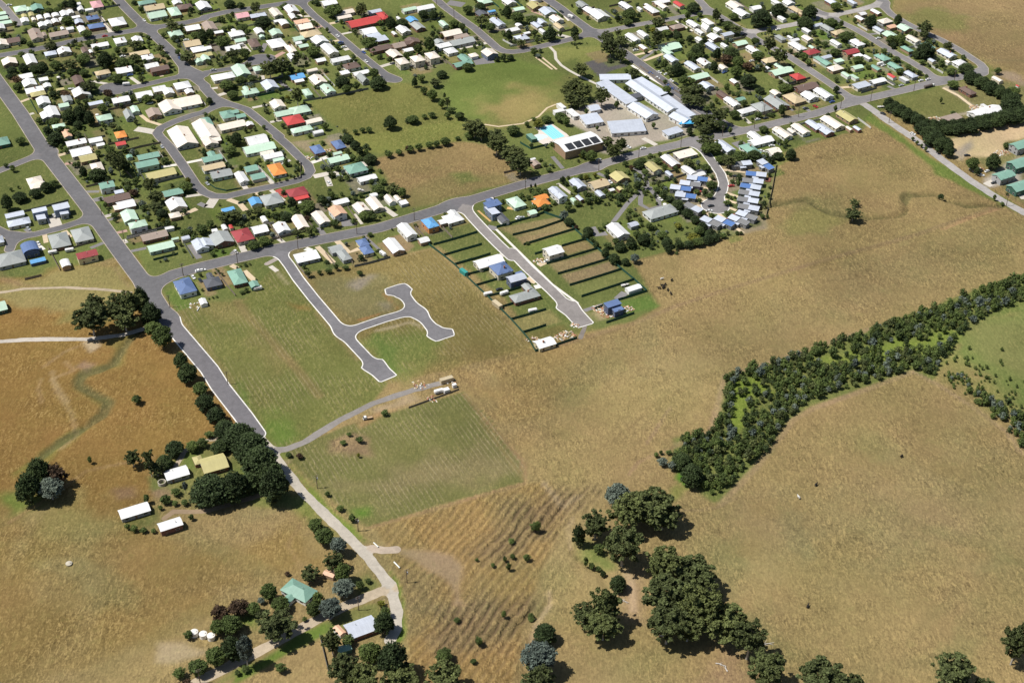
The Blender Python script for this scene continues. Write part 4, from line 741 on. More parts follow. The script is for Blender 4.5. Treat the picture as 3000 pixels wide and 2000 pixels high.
HOUSES = '''A0 -60 130 70 180 gg|-40 178 95 235 gg|-40 235 138 290 gf|-60 275 60 345 Wg|150 60 320 140 gh|290 85 370 130 +gg|350 50 500 125 Gg w=10|240 162 310 203 Yg|320 142 395 190 Yg|230 205 335 262 Wg|355 202 415 238 wg|415 180 500 232 Wc|500 165 590 218 Wc|590 155 690 204 Wc|680 125 790 190 Wg|765 112 850 160 Wg|430 255 535 312 Wg|505 236 600 288 Wg|585 215 680 268 Wg|672 202 750 248 Wg|820 176 920 214 Wg
A0 835 26 930 65 Wg|870 66 965 124 Wg|1030 5 1190 95 Ph|975 96 1075 124 Wf|985 170 1140 235 Nh w=2|845 220 960 278 Lg|1005 260 1200 335 Nh w=3|880 300 995 372 Wg|750 306 850 350 Wg|690 311 740 343 Wg|1240 195 1455 305 Wh|1580 -10 1790 60 Gh|1645 40 1895 130 Tg|1680 120 1920 218 gg|1915 80 2085 185 gh|1970 0 2095 55 Wg|2030 40 2215 115 Bh|2240 20 2430 115 Wg|2110 280 2305 360 Wg|1925 345 2105 425 gh
A0 315 330 500 465 tg|470 370 540 420 +tg|555 345 790 430 tg|70 425 235 500 Bg|-90 455 100 545 wg|1300 425 1460 505 Wh|1040 480 1250 555 Wg|1505 420 1645 490 Wg|925 538 1020 610 Bg|1015 570 1070 610 Wg|15 665 200 755 wg|260 625 430 745 Wg|505 580 655 645 Lh|650 545 820 625 Wg|1480 575 1720 650 Tg|1615 620 1775 695 Wh|1650 715 1830 795 Wg|1715 745 1945 830 Bg2 w=3 e=4|1085 795 1270 870 Th|1315 755 1525 850 Wg
A0 210 835 380 910 Wg|440 882 555 935 Wg|245 905 425 1000 Wg|280 985 505 1080 Wg|490 955 590 1010 +Wg|340 1035 530 1115 Yh|820 870 970 975 Bg|640 1005 740 1045 Yg|820 1008 1040 1120 Wg|410 1112 580 1210 Wg|700 1085 835 1175 yg|665 1177 795 1238 gg|1010 1150 1185 1215 Lg|1275 1098 1495 1190 Wg|1545 1038 1755 1130 Wg|1740 978 1915 1060 Wg|1860 1012 2005 1090 Wg|1990 930 2200 1030 Wh|2115 1022 2230 1080 Wg|1980 1090 2320 1240 wg|1815 1155 2085 1300 wg
A0 500 1220 690 1350 Wg|455 1280 600 1370 +Wg|1100 1305 1295 1395 gh|1410 1260 1545 1380 yg p=.8 w=4|1490 1217 1605 1295 gg|1670 1245 1860 1350 tg|595 1412 750 1475 gh|705 1490 830 1580 og|1310 1500 1460 1590 Oh|2095 452 2310 545 Tg|2185 525 2370 605 Wh|2240 595 2440 665 Yg|2230 672 2335 725 gg
A1 -60 30 60 115 Wg|335 138 515 215 Pg w=0 e=3.2|512 148 710 208 Lf|730 92 895 195 wg|900 62 1085 155 Wg|952 152 1060 220 Wg|1060 167 1125 200 wf|785 218 900 258 Wg|845 236 975 300 Wc|1020 217 1205 280 of|1050 262 1245 345 wg|1090 337 1345 435 Th|1000 412 1145 473 gg|1212 415 1425 510 Wg|1028 472 1120 512 Wg|1065 502 1195 553 gg|1325 500 1540 630 Wg e=3.4|735 337 895 413 gg|705 438 945 555 Wh|910 508 1060 612 wh|940 612 1060 680 Wg|555 322 685 390 Wg
A1 265 345 460 425 Wh|300 335 380 385 +Wg|100 347 215 390 Wg|-40 250 150 360 tg|330 432 480 490 gg|480 442 645 545 Bh|620 402 690 433 gg|220 512 415 590 Wg|-100 532 80 585 Wg|-60 632 65 700 gg|1320 -10 1525 70 Wg|1480 110 1720 175 wg|1510 165 1690 225 +wg|1620 192 2030 310 Rg w=3|1965 132 2130 230 Rh w=3|1865 102 2035 160 Lg|1775 312 1985 400 Wg|1840 410 2110 500 Lf|1920 372 2040 430 +Lf|1850 390 1960 440 +Lf|2190 297 2370 385 Wg|2140 357 2210 408 Wg
A1 2255 82 2440 130 gg|1880 505 2160 598 Bh|2130 482 2315 558 tg|2250 447 2470 520 Bg|2075 572 2275 670 wg w=3|2180 660 2352 745 wh2 w=0|2265 547 2400 600 Wg|2305 192 2452 258 bg|2195 192 2255 224 Wg|1435 642 1670 720 Wg|1260 662 1395 718 Wg|1580 712 1790 800 Bh w=1|1545 807 1670 860 Wf|1690 802 1895 870 Wg|1740 860 1895 950 yg p=.9 w=4|1165 786 1300 835 wc|960 838 1155 920 bg|1025 906 1145 950 Wf|1190 862 1410 975 wg|1320 970 1505 1075 gg|1110 1018 1240 1100 gh
A1 300 745 530 880 gg|540 757 660 820 gh|70 825 350 930 Wh|850 692 955 760 Wg|420 1010 625 1095 gh|430 985 520 1060 +gg|640 922 855 1035 Lg|740 1148 930 1250 wg|790 1252 1035 1345 gg|965 1202 1220 1315 gh|890 1312 1150 1440 Rh w=3|1145 1347 1350 1425 wg|980 1437 1240 1530 gh|1235 1492 1365 1545 Wc|165 1262 350 1365 Gh|280 1257 395 1310 +Gg|345 1302 475 1360 +Gg|145 1375 475 1500 wg|460 1397 565 1450 Wg|-60 1342 100 1450 Gh|-40 1468 160 1590 wg
A2 60 48 290 125 Wg|5 257 185 345 yg w=3|330 222 450 320 gg|350 332 605 425 wg|505 397 690 440 tf|445 427 755 525 yg|270 452 400 508 yg|300 502 490 543 Wf|385 542 560 620 Wh|-60 432 115 510 Bg|0 630 180 715 wh2 w=0|170 592 350 680 wh2 w=0|545 627 720 715 Gg w=3|490 690 730 775 +Gg|670 607 795 660 wh|820 562 1020 650 wg2 w=8 e=4|775 -20 955 50 gh|1055 -20 1230 55 Wg|750 122 910 190 kg|890 117 990 150 bc|915 197 1105 310 Lg|1175 77 1325 130 gg|1340 22 1540 105 Yg
A2 1480 87 1690 175 Lg|1600 177 1775 255 wg|1385 235 1530 335 Lg|1440 217 1580 280 +Lg|1210 272 1300 310 Wc|1095 317 1270 370 Wf|1300 367 1390 400 Wc|1190 392 1380 470 Lh|1645 257 1780 340 Tg|1480 327 1570 380 Wg|2050 112 2305 225 Wg|1985 82 2145 150 Wg|1905 15 2060 85 yg|1370 -30 1520 15 Wg
A3 45 22 215 105 Wg|255 77 330 120 Wg|330 50 520 165 Wh|340 40 430 90 +Wg|470 27 625 100 wg|430 -10 640 50 Wg|670 15 810 80 Rg|1275 17 1490 105 wg|1545 62 1700 118 Wg|1355 102 1560 190 Wg|1795 -10 1930 60 Wg|1925 0 2080 60 Wg|1990 67 2165 145 Th|2100 132 2180 178 Tg|820 222 985 325 Wg|995 207 1150 290 Wh|630 272 815 340 th|470 302 625 360 Wg|255 352 400 425 Wg|120 382 305 480 Wg|990 275 1110 365 Wg p=1.3|920 330 1040 395 +Wg|1130 317 1245 365 Wg|1060 387 1235 460 Wg|1215 362 1380 420 Lg|920 427 1030 475 Wg|1070 452 1145 490 Wg
A3 500 487 775 590 gg|540 560 685 630 +gg|275 512 385 570 Wg|1040 487 1220 575 Lg w=6|1215 492 1310 545 Wg|1355 462 1535 530 gg|1505 522 1690 620 Wg|560 627 740 715 Lg|800 707 995 805 Lg|940 672 1120 755 Wg|1180 742 1310 800 wg|845 832 1095 925 gg|960 942 1150 1025 Lg|1320 907 1430 960 Wg|1680 652 1885 730 Th|1770 770 2060 865 gg|1830 727 1960 800 +gg|2010 837 2200 920 Rh w=3|2050 942 2352 1055 Bg w=3|1165 1042 1330 1135 Bg|1250 1117 1450 1225 Wg|1410 1227 1635 1305 Wh|1380 1112 1510 1165 Gg|1565 1167 1820 1285 yh|1715 1102 2015 1250 yg|1930 1062 2205 1190 Th|1780 1032 1920 1095 wg|2135 1052 2352 1150 Wg
A3 1990 475 2210 580 Wh|2145 407 2290 470 wg|2150 322 2270 380 Wc|1835 382 1980 480 yh|1980 407 2060 450 Wg|2165 557 2370 635 mh|2280 640 2452 725 Gh|1870 180 1980 245 Wc|2000 442 2130 480 Wg|2225 522 2310 560 gg|2260 267 2400 310 Lg|1720 767 1795 800 Wc|1785 137 1850 180 Wg|2025 1412 2255 1550 wg|1980 1472 2090 1530 wg|1810 1457 2050 1590 wg|2190 1372 2400 1500 Lg|1520 1502 1740 1640 Wg
A4 405 167 530 250 Wg|435 137 550 180 +Wg|585 102 720 170 Wg w=3|665 207 850 275 wh|770 282 905 330 of|885 282 1080 360 gg|610 302 755 370 Lg|720 362 915 440 gg|990 407 1175 490 wg|930 522 1085 600 Gh|1165 477 1340 570 Gh|1350 562 1585 665 Lg|1245 672 1345 715 Lg|1440 692 1520 725 wg|1520 682 1705 755 Wh|0 272 175 360 yh|130 337 315 405 Th|120 457 265 525 Wg|330 442 530 530 Wh|265 557 465 630 mg|385 622 510 655 Wf|500 632 610 685 Wg|625 612 825 700 Gh|0 632 150 680 Lg|10 692 155 755 Gg|160 672 290 720 gf|85 742 285 820 wh
A4 360 742 515 800 gg|585 747 720 810 Gg|780 712 970 810 Gg|955 797 1140 905 Lh|780 842 890 900 Rg|915 877 1040 935 Wf|250 822 370 890 gg|345 852 460 910 gf|375 935 600 1020 Lf|570 892 775 965 Wg|-70 1012 170 1130 Wg|60 -20 260 80 Lh|320 -10 440 55 Lh|1980 872 2115 945 wg|1600 992 1810 1090 Bh w=3|1700 1210 2120 1360 Wg|1850 1192 1960 1245 Wf|1390 1312 1650 1395 tf|2255 970 2305 1000 Rg|10 1327 295 1485 wg|190 1272 450 1400 Yg|-60 1402 180 1568 Lg|300 1447 390 1500 wg|385 1447 490 1500 Lg
B0 -140 0 115 125 Gh w=10|750 17 995 115 Wg|1010 0 1180 75 Wg|1100 67 1205 115 Wg|1320 50 1450 110 Rg w=0|795 112 1055 235 Wg|900 192 1115 295 Yg|1030 292 1200 410 wh|1570 172 1835 275 Gg|1445 207 1525 250 Gg|1550 252 1825 365 Gg2 e=4|1670 362 2025 490 Yg|1130 507 1320 605 Gg2 e=4.6|1310 607 1425 660 Lf|1185 642 1500 770 Bg|1330 717 1560 835 Wg|1295 785 1370 850 +wf|1380 842 1590 985 gg|1470 952 1695 1060 gh2 e=4.6|1860 587 2105 695 Gg|1895 702 2150 850 Wg|1935 862 2080 940 wh|1890 1022 2000 1070 Wg
B0 1610 1077 1930 1195 tg|1965 1152 2055 1190 gg|1690 1197 2005 1325 gg|2075 1137 2185 1195 Lc|2195 1172 2400 1310 Lg|300 450 500 560 wh|335 515 530 605 +wh|600 757 800 850 Lf2 w=8 e=6|670 815 790 900 +Lf w=4 e=4|365 807 540 880 Lf2 w=8 e=6|400 860 530 960 +Lf w=4 e=4|55 847 280 940 Lg|80 922 350 1040 Lh|550 1092 815 1285 yh|810 1032 1075 1215 yh|235 1217 455 1350 Nc2 w=6 e=4|340 1382 525 1460 bg w=6|-60 1297 295 1500 yh|-80 1137 50 1230 Lh|870 1292 1125 1410 mg2 w=9 e=4.6|685 1412 820 1510 Wc
S 490 372 580 432 wg|562 350 645 412 wg|588 398 640 428 wg
B1 -40 0 190 85 wg|455 -30 735 105 Wg|435 62 815 200 gg|630 152 795 215 wg|660 172 900 265 Wg|780 237 920 290 gf|-40 200 205 300 Gg|20 170 140 250 +Gg|-40 292 235 395 Tg|55 367 320 485 yg w=5|335 397 510 540 Wg|440 322 620 410 Gg|515 412 700 500 Gg|715 302 940 450 Oh w=1|1200 92 1385 200 Nh w=3|1445 37 1625 145 Nh w=3|1465 167 1580 215 gg|1400 202 1665 310 gg|1590 292 1875 430 Gh|1780 287 1870 360 wg|1745 432 1980 520 Wg|495 697 660 795 bg|630 642 905 795 yh|930 572 1190 700 mh w=2|1020 665 1200 730 +Rf
B1 185 802 345 870 bg|1455 702 1660 790 Wg|1415 792 1635 920 og2 w=1 e=4.4|1690 757 1900 880 wg|1840 692 2060 850 wg|1885 647 1990 700 Wc|2055 662 2195 780 wg p=.6|2165 667 2260 745 +wg|2225 727 2340 785 Wf|1220 857 1445 1010 wg|985 892 1200 1075 wg|780 982 985 1110 Wg|525 1007 735 1120 Wg|300 1047 570 1215 mh w=0|50 1087 335 1255 yg w=3|185 1012 270 1075 Wc|270 1010 330 1060 Rg|635 917 730 985 Wc|-100 1167 105 1285 Lg|75 1057 150 1095 Wf
B1 1020 1307 1325 1450 Wf|1410 1237 1600 1340 yg|1500 1290 1690 1425 +yh|1730 1167 1895 1265 Nh w=9|1770 1247 1945 1355 +Nh w=9|2045 1167 2295 1340 Wg|2205 987 2440 1160 Wg2 w=1 e=4
B2 85 1147 235 1225 Wg|370 870 625 1000 Wh|430 842 560 910 +Wg|315 942 445 1010 Wg|130 927 340 1055 bh2 w=7 e=4.4|845 722 1060 820 Nf2 w=8 e=5.6|860 790 1040 900 +Lf w=8 e=5|870 702 990 770 +Nh w=8|970 852 1150 1010 kg|1105 687 1340 820 gh|1400 700 1620 810 Oh w=1|1420 657 1600 740 +Og|1590 577 1815 715 Lg2 w=1 e=4.4|1345 837 1470 900 gg|1830 482 2035 600 Lg|2045 482 2300 600 Tg|1840 702 1940 760 gg|1905 677 2005 740 Lc|2125 617 2250 690 Lg|2280 592 2360 630 Wg|1380 272 1510 340 tg|1370 242 1450 275 Wg
B2 730 1352 1090 1515 Wg w=0 e=3|910 1432 1190 1590 Nh w=0 e=4.4|1525 1242 1775 1370 Wg2 w=0
B3 530 207 760 345 Wg w=3|675 142 955 255 wf|345 292 550 405 Yg|-60 402 180 520 Yg|20 572 110 620 Yg|765 332 950 450 Wc|880 400 1050 470 +Wg|935 372 1060 415 +kf|580 397 680 455 Lc|1145 42 1395 180 Lg|1430 77 1690 215 Gh|1530 0 1835 95 Wg|1730 122 1925 210 wg|325 782 735 940 yh|145 972 285 1040 Lg
B4 2180 22 2500 150 Gg w=4 e=5|2150 257 2480 345 Gg w=10 e=4.5|1985 382 2260 500 Gg w=4 e=4.5|2150 522 2480 610 Gg w=10 e=4
G 1475 12 1745 175 Wg w=1 e=3.6|1890 170 2130 305 Wg|1690 712 1885 800 Wg w=1|1445 887 1650 985 Nf2 w=6 e=6|1520 950 1680 1035 +Nf w=6 e=4.4|635 1315 900 1455 Wg w=9
F 1890 190 2130 305 Lg2 w=6 e=4.8|1990 168 2100 225 +Nh w=6|1930 385 2285 525 yh w=3|2065 312 2210 400 +yg
E 225 247 495 440 Nh w=1 e=3.6|300 240 420 300 +Ng|565 232 790 365 kh w=6|600 187 700 280 +kg|845 142 1080 330 Gh w=3|1090 282 1220 365 Gg w=10|515 482 620 560 Wg w=1
H 1520 200 1750 355 Yg w=3|1470 215 1560 290 +Yh|1250 292 1450 410 Wg w=4|905 577 1150 700 Wg w=4|1205 687 1400 800 Wg w=3 e=3.6
I 1010 632 1345 800 Gh a=-33 w=1|985 725 1165 872 +Gh a=-33|1395 522 1525 600 og a=-25|1590 945 1910 1160 Lg a=27 w=3|1490 1032 1610 1130 og a=40|1525 1202 1665 1290 Gg a=20 w=10
U -150 395 85 540 gg w=10'''
SKIP = ('G 1890 170 2130 305 Wg',)
for line in HOUSES.split('\n'):
    t = line.split()[0]; line = line[len(t) + 1:]
    for e in line.split('|'):
        q = e.split()
        if ('%s %s' % (t, e)) in SKIP: continue
        house(t, *[float(v) for v in q[:4]], *q[4:])
# ------------------------------------------------------------------ school, hall, pool, cabins
MISC_L = []
def bar(t, x0, y0, x1, y1, w, c, e=3.2, typ='f', look='', cat='school building', wall=1):
    A, B = tp(t, x0, y0, e), tp(t, x1, y1, e); ang = math.atan2(B[1] - A[1], B[0] - A[0]); P = (A + B) / 2; P[2] = 0; L = np.hypot(*(B - A)[:2])
    root = ob(cat.replace(' ', '_'), None, None, (P[0], P[1], 0), ang); ROOT_A[root.name] = ang
    block(root, P, P, np.array([L, w]), ang, c, typ, e, WALLS[wall], 2, None, 'u'); register(root, look, P, cat); FOOT.append((P[0], P[1], w / 2 + 1))
    for k in (-.35, .35): FOOT.append((P[0] + math.cos(ang) * L * k, P[1] + math.sin(ang) * L * k, w / 2 + 2))
    return root, L, ang
bar('A3', -150, 935, 200, 1180, 10.5, 'L', look='long silver-roofed wing'); bar('A3', 215, 1200, 440, 1340, 12, 'L', look='short gabled silver-roofed wing', typ='g'); bar('A3', 190, 940, 680, 1270, 11, 'L', look='longest white-roofed classroom wing', typ='g')
bar('A3', 260, 905, 560, 1090, 9, 'L', look='narrow silver-roofed wing by the street'); bar('A3', 560, 1110, 880, 1340, 9, 'L', look='narrow silver-roofed lower wing'); bar('A3', -170, 890, 190, 885, 9, 'L', look='silver-roofed linking block')
bar('A3', 680, 1310, 850, 1400, 11, 'L', look='square silver-roofed end block', typ='g'); bar('A3', 580, 1535, 760, 1480, 8, 'L', look='low white-roofed block beside cross street'); bar('A3', -60, 1470, 340, 1440, 17, 'L', look='large flat silver-roofed library')
bar('A2', 1985, 1385, 2190, 1350, 14, 'L', look='tilted silver-roofed classroom'); bar('A2', 2050, 1250, 2170, 1225, 9, 'L', look='small square silver-roofed classroom', typ='g')
for q in ('1685 1182 1800 1245', '1645 1247 1785 1295', '1785 1247 1960 1345'): house('A2', *nums(q), 'Wf', 'e=2.9', 'w=1')
for q in ('180 1068 330 1130',): house('A3', *nums(q), 'kf', 'e=3.4', 'w=4')
hall = house('S', 1622, 386, 1765, 444, 'Wg', 'e=6.4', 'w=2', 'p=.16', 'cat=hall', 'look=large_white-roofed_brick', 'noun=pool_hall', 'a=28')
MAT_BLACK = plain('black_heating_mat', (.03, .032, .037), .5, .2)
_r = [c for c in hall.children if c.name.startswith('roof')][0]; _xs = [v.co for v in _r.data.vertices]; _hy = max(abs(v.y) for v in _xs); _hx = max(abs(v.x) for v in _xs); _z0 = 6.4; _z1 = max(v.z for v in _xs); _sl = math.atan2(_z1 - _z0, _hy)
for i in range(4):                                # black solar heating mats lying on the near slope of the hall roof
    mw = _hx * .86 * 2 / 4; m_ = ob('heating_mat', MB().box(-mw / 2 + .5, -_hy * .40, .05, mw / 2 - .5, _hy * .40, .11).mesh('heating_mat', MAT_BLACK), _r, ((-1.5 + i) * mw + _hx * .06, -_hy * .52, (_z0 + (_z1 - _z0) * .48))); m_.rotation_euler = (_sl, 0, 0)
def flat(name, t, pts, mat, z, label=None, cat=None, kind='structure', depth=.12):
    P = XYs(t, pts); n = len(P); A = sum(P[i][0] * P[(i + 1) % n][1] - P[(i + 1) % n][0] * P[i][1] for i in range(n))
    if A < 0: P = P[::-1]
    V = [(*p, z) for p in P] + [(*p, z - depth) for p in P]; Fc = [tuple(range(n))] + [(i, n + i, n + (i + 1) % n, (i + 1) % n) for i in range(n)]
    return tag(ob(name, mesh_from(name, V, Fc, mat)), label, cat, None, kind)
flat('pool_surround', 'S', '1566 374 1616 362 1660 392 1668 400 1618 418 1595 425 1575 415 1562 397 1577 392 1578 385', plain('pool_concrete', (.62, .55, .49), .8, .08), .04)
WATER, _nt, _b = newmat('pool_water'); setc(_nt, _b, (.30, .72, .80)); _b.inputs['Roughness'].default_value = .15; LANE = plain('pool_lane_paint', (.12, .35, .62), .6, .05)
flat('pool_water', 'S', '1578 376 1615 366.4 1655 400 1620 409', WATER, .08)
for k in (.16, .33, .5, .67, .84):
    a = np.array([1578 + 37 * k, 376 - 9.6 * k]); b = np.array([1620 + 35 * k, 409 - 9 * k]); a = a * .95 + b * .05; b = b * .95 + a * .05
    flat('pool_lane_line', 'S', '%f %f %f %f %f %f %f %f' % (a[0] - .3, a[1], a[0] + .5, a[1] - .15, b[0] + .5, b[1] - .15, b[0] - .3, b[1]), LANE, .088)
flat('wading_pool', 'S', '1567 397 1580 393 1600 397 1606 402 1590 408 1575 414', plain('shallow_water', (.62, .80, .82), .3, .05), .075)
house('S', 1541.5, 389.5, 1574, 411, 'Gf', 'w=10', 'e=2.6', 'look=teal-roofed', 'cat=shelter', 'noun=pool_shelter', 'a=118')
SAIL = plain('blue_shade_cloth', (.06, .36, .66), .8, .05); POLE_W = plain('timber_pole', (.16, .115, .085), .9, .15)
sc_ = ob('shade_sail', None, None, tuple(tp('A3', 820, 1450))); m = MB().add([(-6, -3, 3.2), (6, -4, 4.2), (1, 5, 4.6), (0, -.5, 3.3)], [(0, 1, 3), (1, 2, 3), (2, 0, 3)]); ob('canopy', m.mesh('canopy', SAIL), sc_)
for q in ((-6, -3, 3.3), (6, -4, 4.3), (1, 5, 4.7)): ob('post', MB().cyl((q[0], q[1]), .08, .07, 0, q[2], 6).mesh('post', STEEL), sc_)
tag(sc_, 'bright blue triangular shade sail in the school yard', 'shade sail')
# cabins: grey box modules, a taller module with a skillion roof, part of each roof blue or grey panelled
CABW = plain('cabin_grey_cladding', (.22, .22, .22), .8, .08); CABR = roof_mat('L'); PANB = plain('blue_roof_panel', (.10, .19, .42), .35, .1); PANG = plain('grey_roof_panel', (.21, .21, .21), .5, .1); DECK = plain('red_timber_deck', (.22, .085, .06), .8, .15)
def box_part(root, name, x0, y0, z0, x1, y1, z1, mat, tilt=0.0):
    v = [(x0, y0, z0), (x1, y0, z0), (x1, y1, z0), (x0, y1, z0), (x0, y0, z1), (x1, y0, z1), (x1, y1, z1 + tilt), (x0, y1, z1 + tilt)]
    return ob(name, mesh_from(name, v, BOXF, mat), root)
def cabin(x0, y0, x1, y1, ang, pan, flip=1, deck=False):
    bb = [TILES['B3'][0] + x0 * S6, TILES['B3'][1] + y0 * S6, TILES['B3'][0] + x1 * S6, TILES['B3'][1] + y1 * S6]
    P = gp((bb[0] + bb[2]) / 2, (bb[1] + bb[3]) / 2, 3.0); s, d = pxscale(P); L = 13.5; a = math.radians(ang)
    root = ob('cabin', None, None, (P[0], P[1], 0), a)
    hx = L / 2
    for X0, X1, Y0, Y1, h, nm in ((-hx, hx * .15, -1.2, 3.2, 3.0, 'a'), (hx * .05, hx, -1.8, 3.0, 3.5, 'b'), (-hx * .3, hx * .25, -3.4, -1.1, 2.5, 'c')):
        X0, X1 = (X0, X1) if flip > 0 else (-X1, -X0)
        box_part(root, 'wall', X0, Y0, -.1, X1, Y1, h, CABW, .5 if nm != 'c' else 0)
        v = [(X0 - .3, Y0 - .3, h + .01), (X1 + .3, Y0 - .3, h + .01), (X1 + .3, Y1 + .3, h + .55 if nm != 'c' else h + .02), (X0 - .3, Y1 + .3, h + .55 if nm != 'c' else h + .02)]
        v += [(p[0], p[1], p[2] + .14) for p in v]; r = ob('roof', mesh_from('roof', v, BOXF, CABR), root)
        if nm == 'a':
            q = [(p[0] * .97 + (X0 + X1) / 2 * .03, p[1], p[2]) for p in v]; w = [(p[0], p[1], p[2] + .145) for p in q[:4]]; w += [(p[0], p[1], p[2] + .05) for p in w]; ob('roof_panel', mesh_from('roof_panel', w, BOXF, pan), r)
    for wx, wy, wa in ((-hx * .6, -1.2, math.pi), (hx * .6, -1.8, math.pi), (0, -3.4, math.pi)):
        k = ob('window', WIN, root, (wx * flip, wy, .9), wa, (1.8, 1, 1.2)); ob('window_frame', WFR, k)
    if deck: box_part(root, 'deck', hx * flip if flip > 0 else -hx - 3.5, -2.5, 0, hx + 3.5 if flip > 0 else -hx, 2.8, .5, DECK)
    register(root, 'grey cabin with %s roof panel' % ('blue' if pan == PANB else 'dark grey'), P, 'cabin', 'cabins round the court'); FOOT.append((P[0], P[1], 8))
B_, G_ = PANB, PANG
for x0, y0, x1, y1, a, p, f, d in ((1345, 275, 1590, 375, 12, G_, 1, 0), (1650, 260, 1800, 400, -62, B_, -1, 0), (1495, 400, 1755, 490, -12, B_, 1, 1), (1455, 485, 1725, 560, -12, G_, 1, 0), (1425, 535, 1695, 640, -18, B_, 1, 0), (1410, 610, 1675, 715, -18, G_, 1, 0), (1395, 695, 1665, 790, -18, G_, 1, 0), (1400, 775, 1675, 880, -20, G_, 1, 0),
                                  (1385, 850, 1635, 985, -36, G_, -1, 1), (1300, 890, 1540, 1050, -40, G_, -1, 1), (1140, 905, 1370, 1060, -42, B_, -1, 1), (985, 905, 1210, 1070, -42, G_, -1, 1), (800, 750, 990, 900, -48, G_, 1, 0), (820, 450, 1080, 540, -14, B_, -1, 0), (735, 510, 1000, 600, -14, G_, -1, 0), (625, 560, 890, 650, -14, B_, -1, 0), (685, 640, 945, 740, -14, B_, -1, 0)):
    cabin(x0, y0, x1, y1, a, p, f, d)

# ------------------------------------------------------------------ water tanks
TANKW = plain('tank_white', (.78, .75, .70), .6, .06); TANKC = plain('tank_concrete', (.46, .42, .34), .9, .12); DARKW = plain('dark_water', (.015, .017, .02), .2, .1)
def tank(t, x, y, r, h, look, mat=TANKW, openr=False):
    P = tp(t, x, y, h); P[2] = 0; root = ob('water_tank', None, None, tuple(P)); ob('shell', MB().cyl((0, 0), r, r, -.1, h, 28, not openr).mesh('shell', mat), root)
    if openr:
        n = 28; v = []
        for rr, z in ((r, h), (r - .35, h), (r - .35, h - 2.2)): v += [(rr * math.cos(2 * math.pi * i / n), rr * math.sin(2 * math.pi * i / n), z) for i in range(n)]
        ob('rim', mesh_from('rim', v, [(k * n + i, k * n + (i + 1) % n, (k + 1) * n + (i + 1) % n, (k + 1) * n + i) for k in (0, 1) for i in range(n)], mat), root)
        ob('water', mesh_from('water', [((r - .34) * math.cos(2 * math.pi * i / n), (r - .34) * math.sin(2 * math.pi * i / n), h - 2.0) for i in range(n)], [tuple(range(n))], DARKW), root)
    else: ob('lid', MB().cyl((0, 0), r + .1, .3, h, h + .45, 28).mesh('lid', mat), root); ob('hatch', MB().cyl((r * .5, 0), .35, .35, h + .1, h + .5, 10).mesh('hatch', mat), root)
    register(root, look, P, 'water tank'); FOOT.append((P[0], P[1], r))
for x, y in ((215, 1095), (297, 1112), (370, 1128)): tank('I', x, y, 1.75, 2.4, 'round white water tank')
tank('H', 1238, 418, 2.1, 1.9, 'open round concrete water tank of dark water', TANKC, True)
for t, x, y in (('B1', 1095, 755), ('A0', 1115, 1315), ('B3', 580, 775), ('A0', 670, 885), ('I', 1485, 1215), ('B2', 945, 710)): tank(t, x, y, 1.3, 2.0, 'small white garden water tank')

# ------------------------------------------------------------------ containers, caravans, boats, trailers
def corners_box(name, t, x, y, l, w, h, ang, mat, look, cat):
    P = tp(t, x, y, h); P[2] = 0; root = ob(name, None, None, tuple(P), math.radians(ang)); m = MB().box(-l / 2, -w / 2, .12, l / 2, w / 2, h)
    for i in range(int(l / .6)): xx = -l / 2 + .3 + i * .6; m.box(xx - .1, -w / 2 - .05, .2, xx + .1, -w / 2 + .02, h - .1).box(xx - .1, w / 2 - .02, .2, xx + .1, w / 2 + .05, h - .1)
    ob('body', m.mesh('body', mat), root); ob('roof', MB().box(-l / 2 - .03, -w / 2 - .06, h + .002, l / 2 + .03, w / 2 + .06, h + .08).mesh('roof', mat), root); ob('door', MB().box(l / 2 + .002, -w / 2 + .1, .25, l / 2 + .06, w / 2 - .1, h - .15).mesh('door', mat), root)
    register(root, look, P, cat); FOOT.append((P[0], P[1], l / 2)); return root
TEAL = plain('teal_steel', (.05, .30, .27), .5, .1); BEIGE = plain('beige_steel', (.50, .42, .28), .6, .1); WHT = plain('white_panel', (.74, .73, .71), .5, .05)
corners_box('shipping_container', 'F', 1405, 165, 6, 2.4, 2.6, -52, TEAL, 'teal shipping container', 'container'); corners_box('shipping_container', 'F', 1207, 1400, 7.5, 2.6, 2.6, 26, BEIGE, 'beige site container', 'container')
corners_box('portable_cabin', 'F', 1205, 1525, 3.2, 2.6, 2.6, 26, WHT, 'small white site cabin', 'site cabin'); corners_box('portable_cabin', 'F', 1297, 1470, 2.2, 1.8, 2.2, 26, WHT, 'tiny white portable toilet', 'site cabin'); corners_box('shipping_container', 'G', 222, 930, 7.5, 2.6, 2.6, -54, BEIGE, 'cream storage container', 'container')
TYRE = plain('tyre_rubber', (.02, .02, .02), .9, .1)
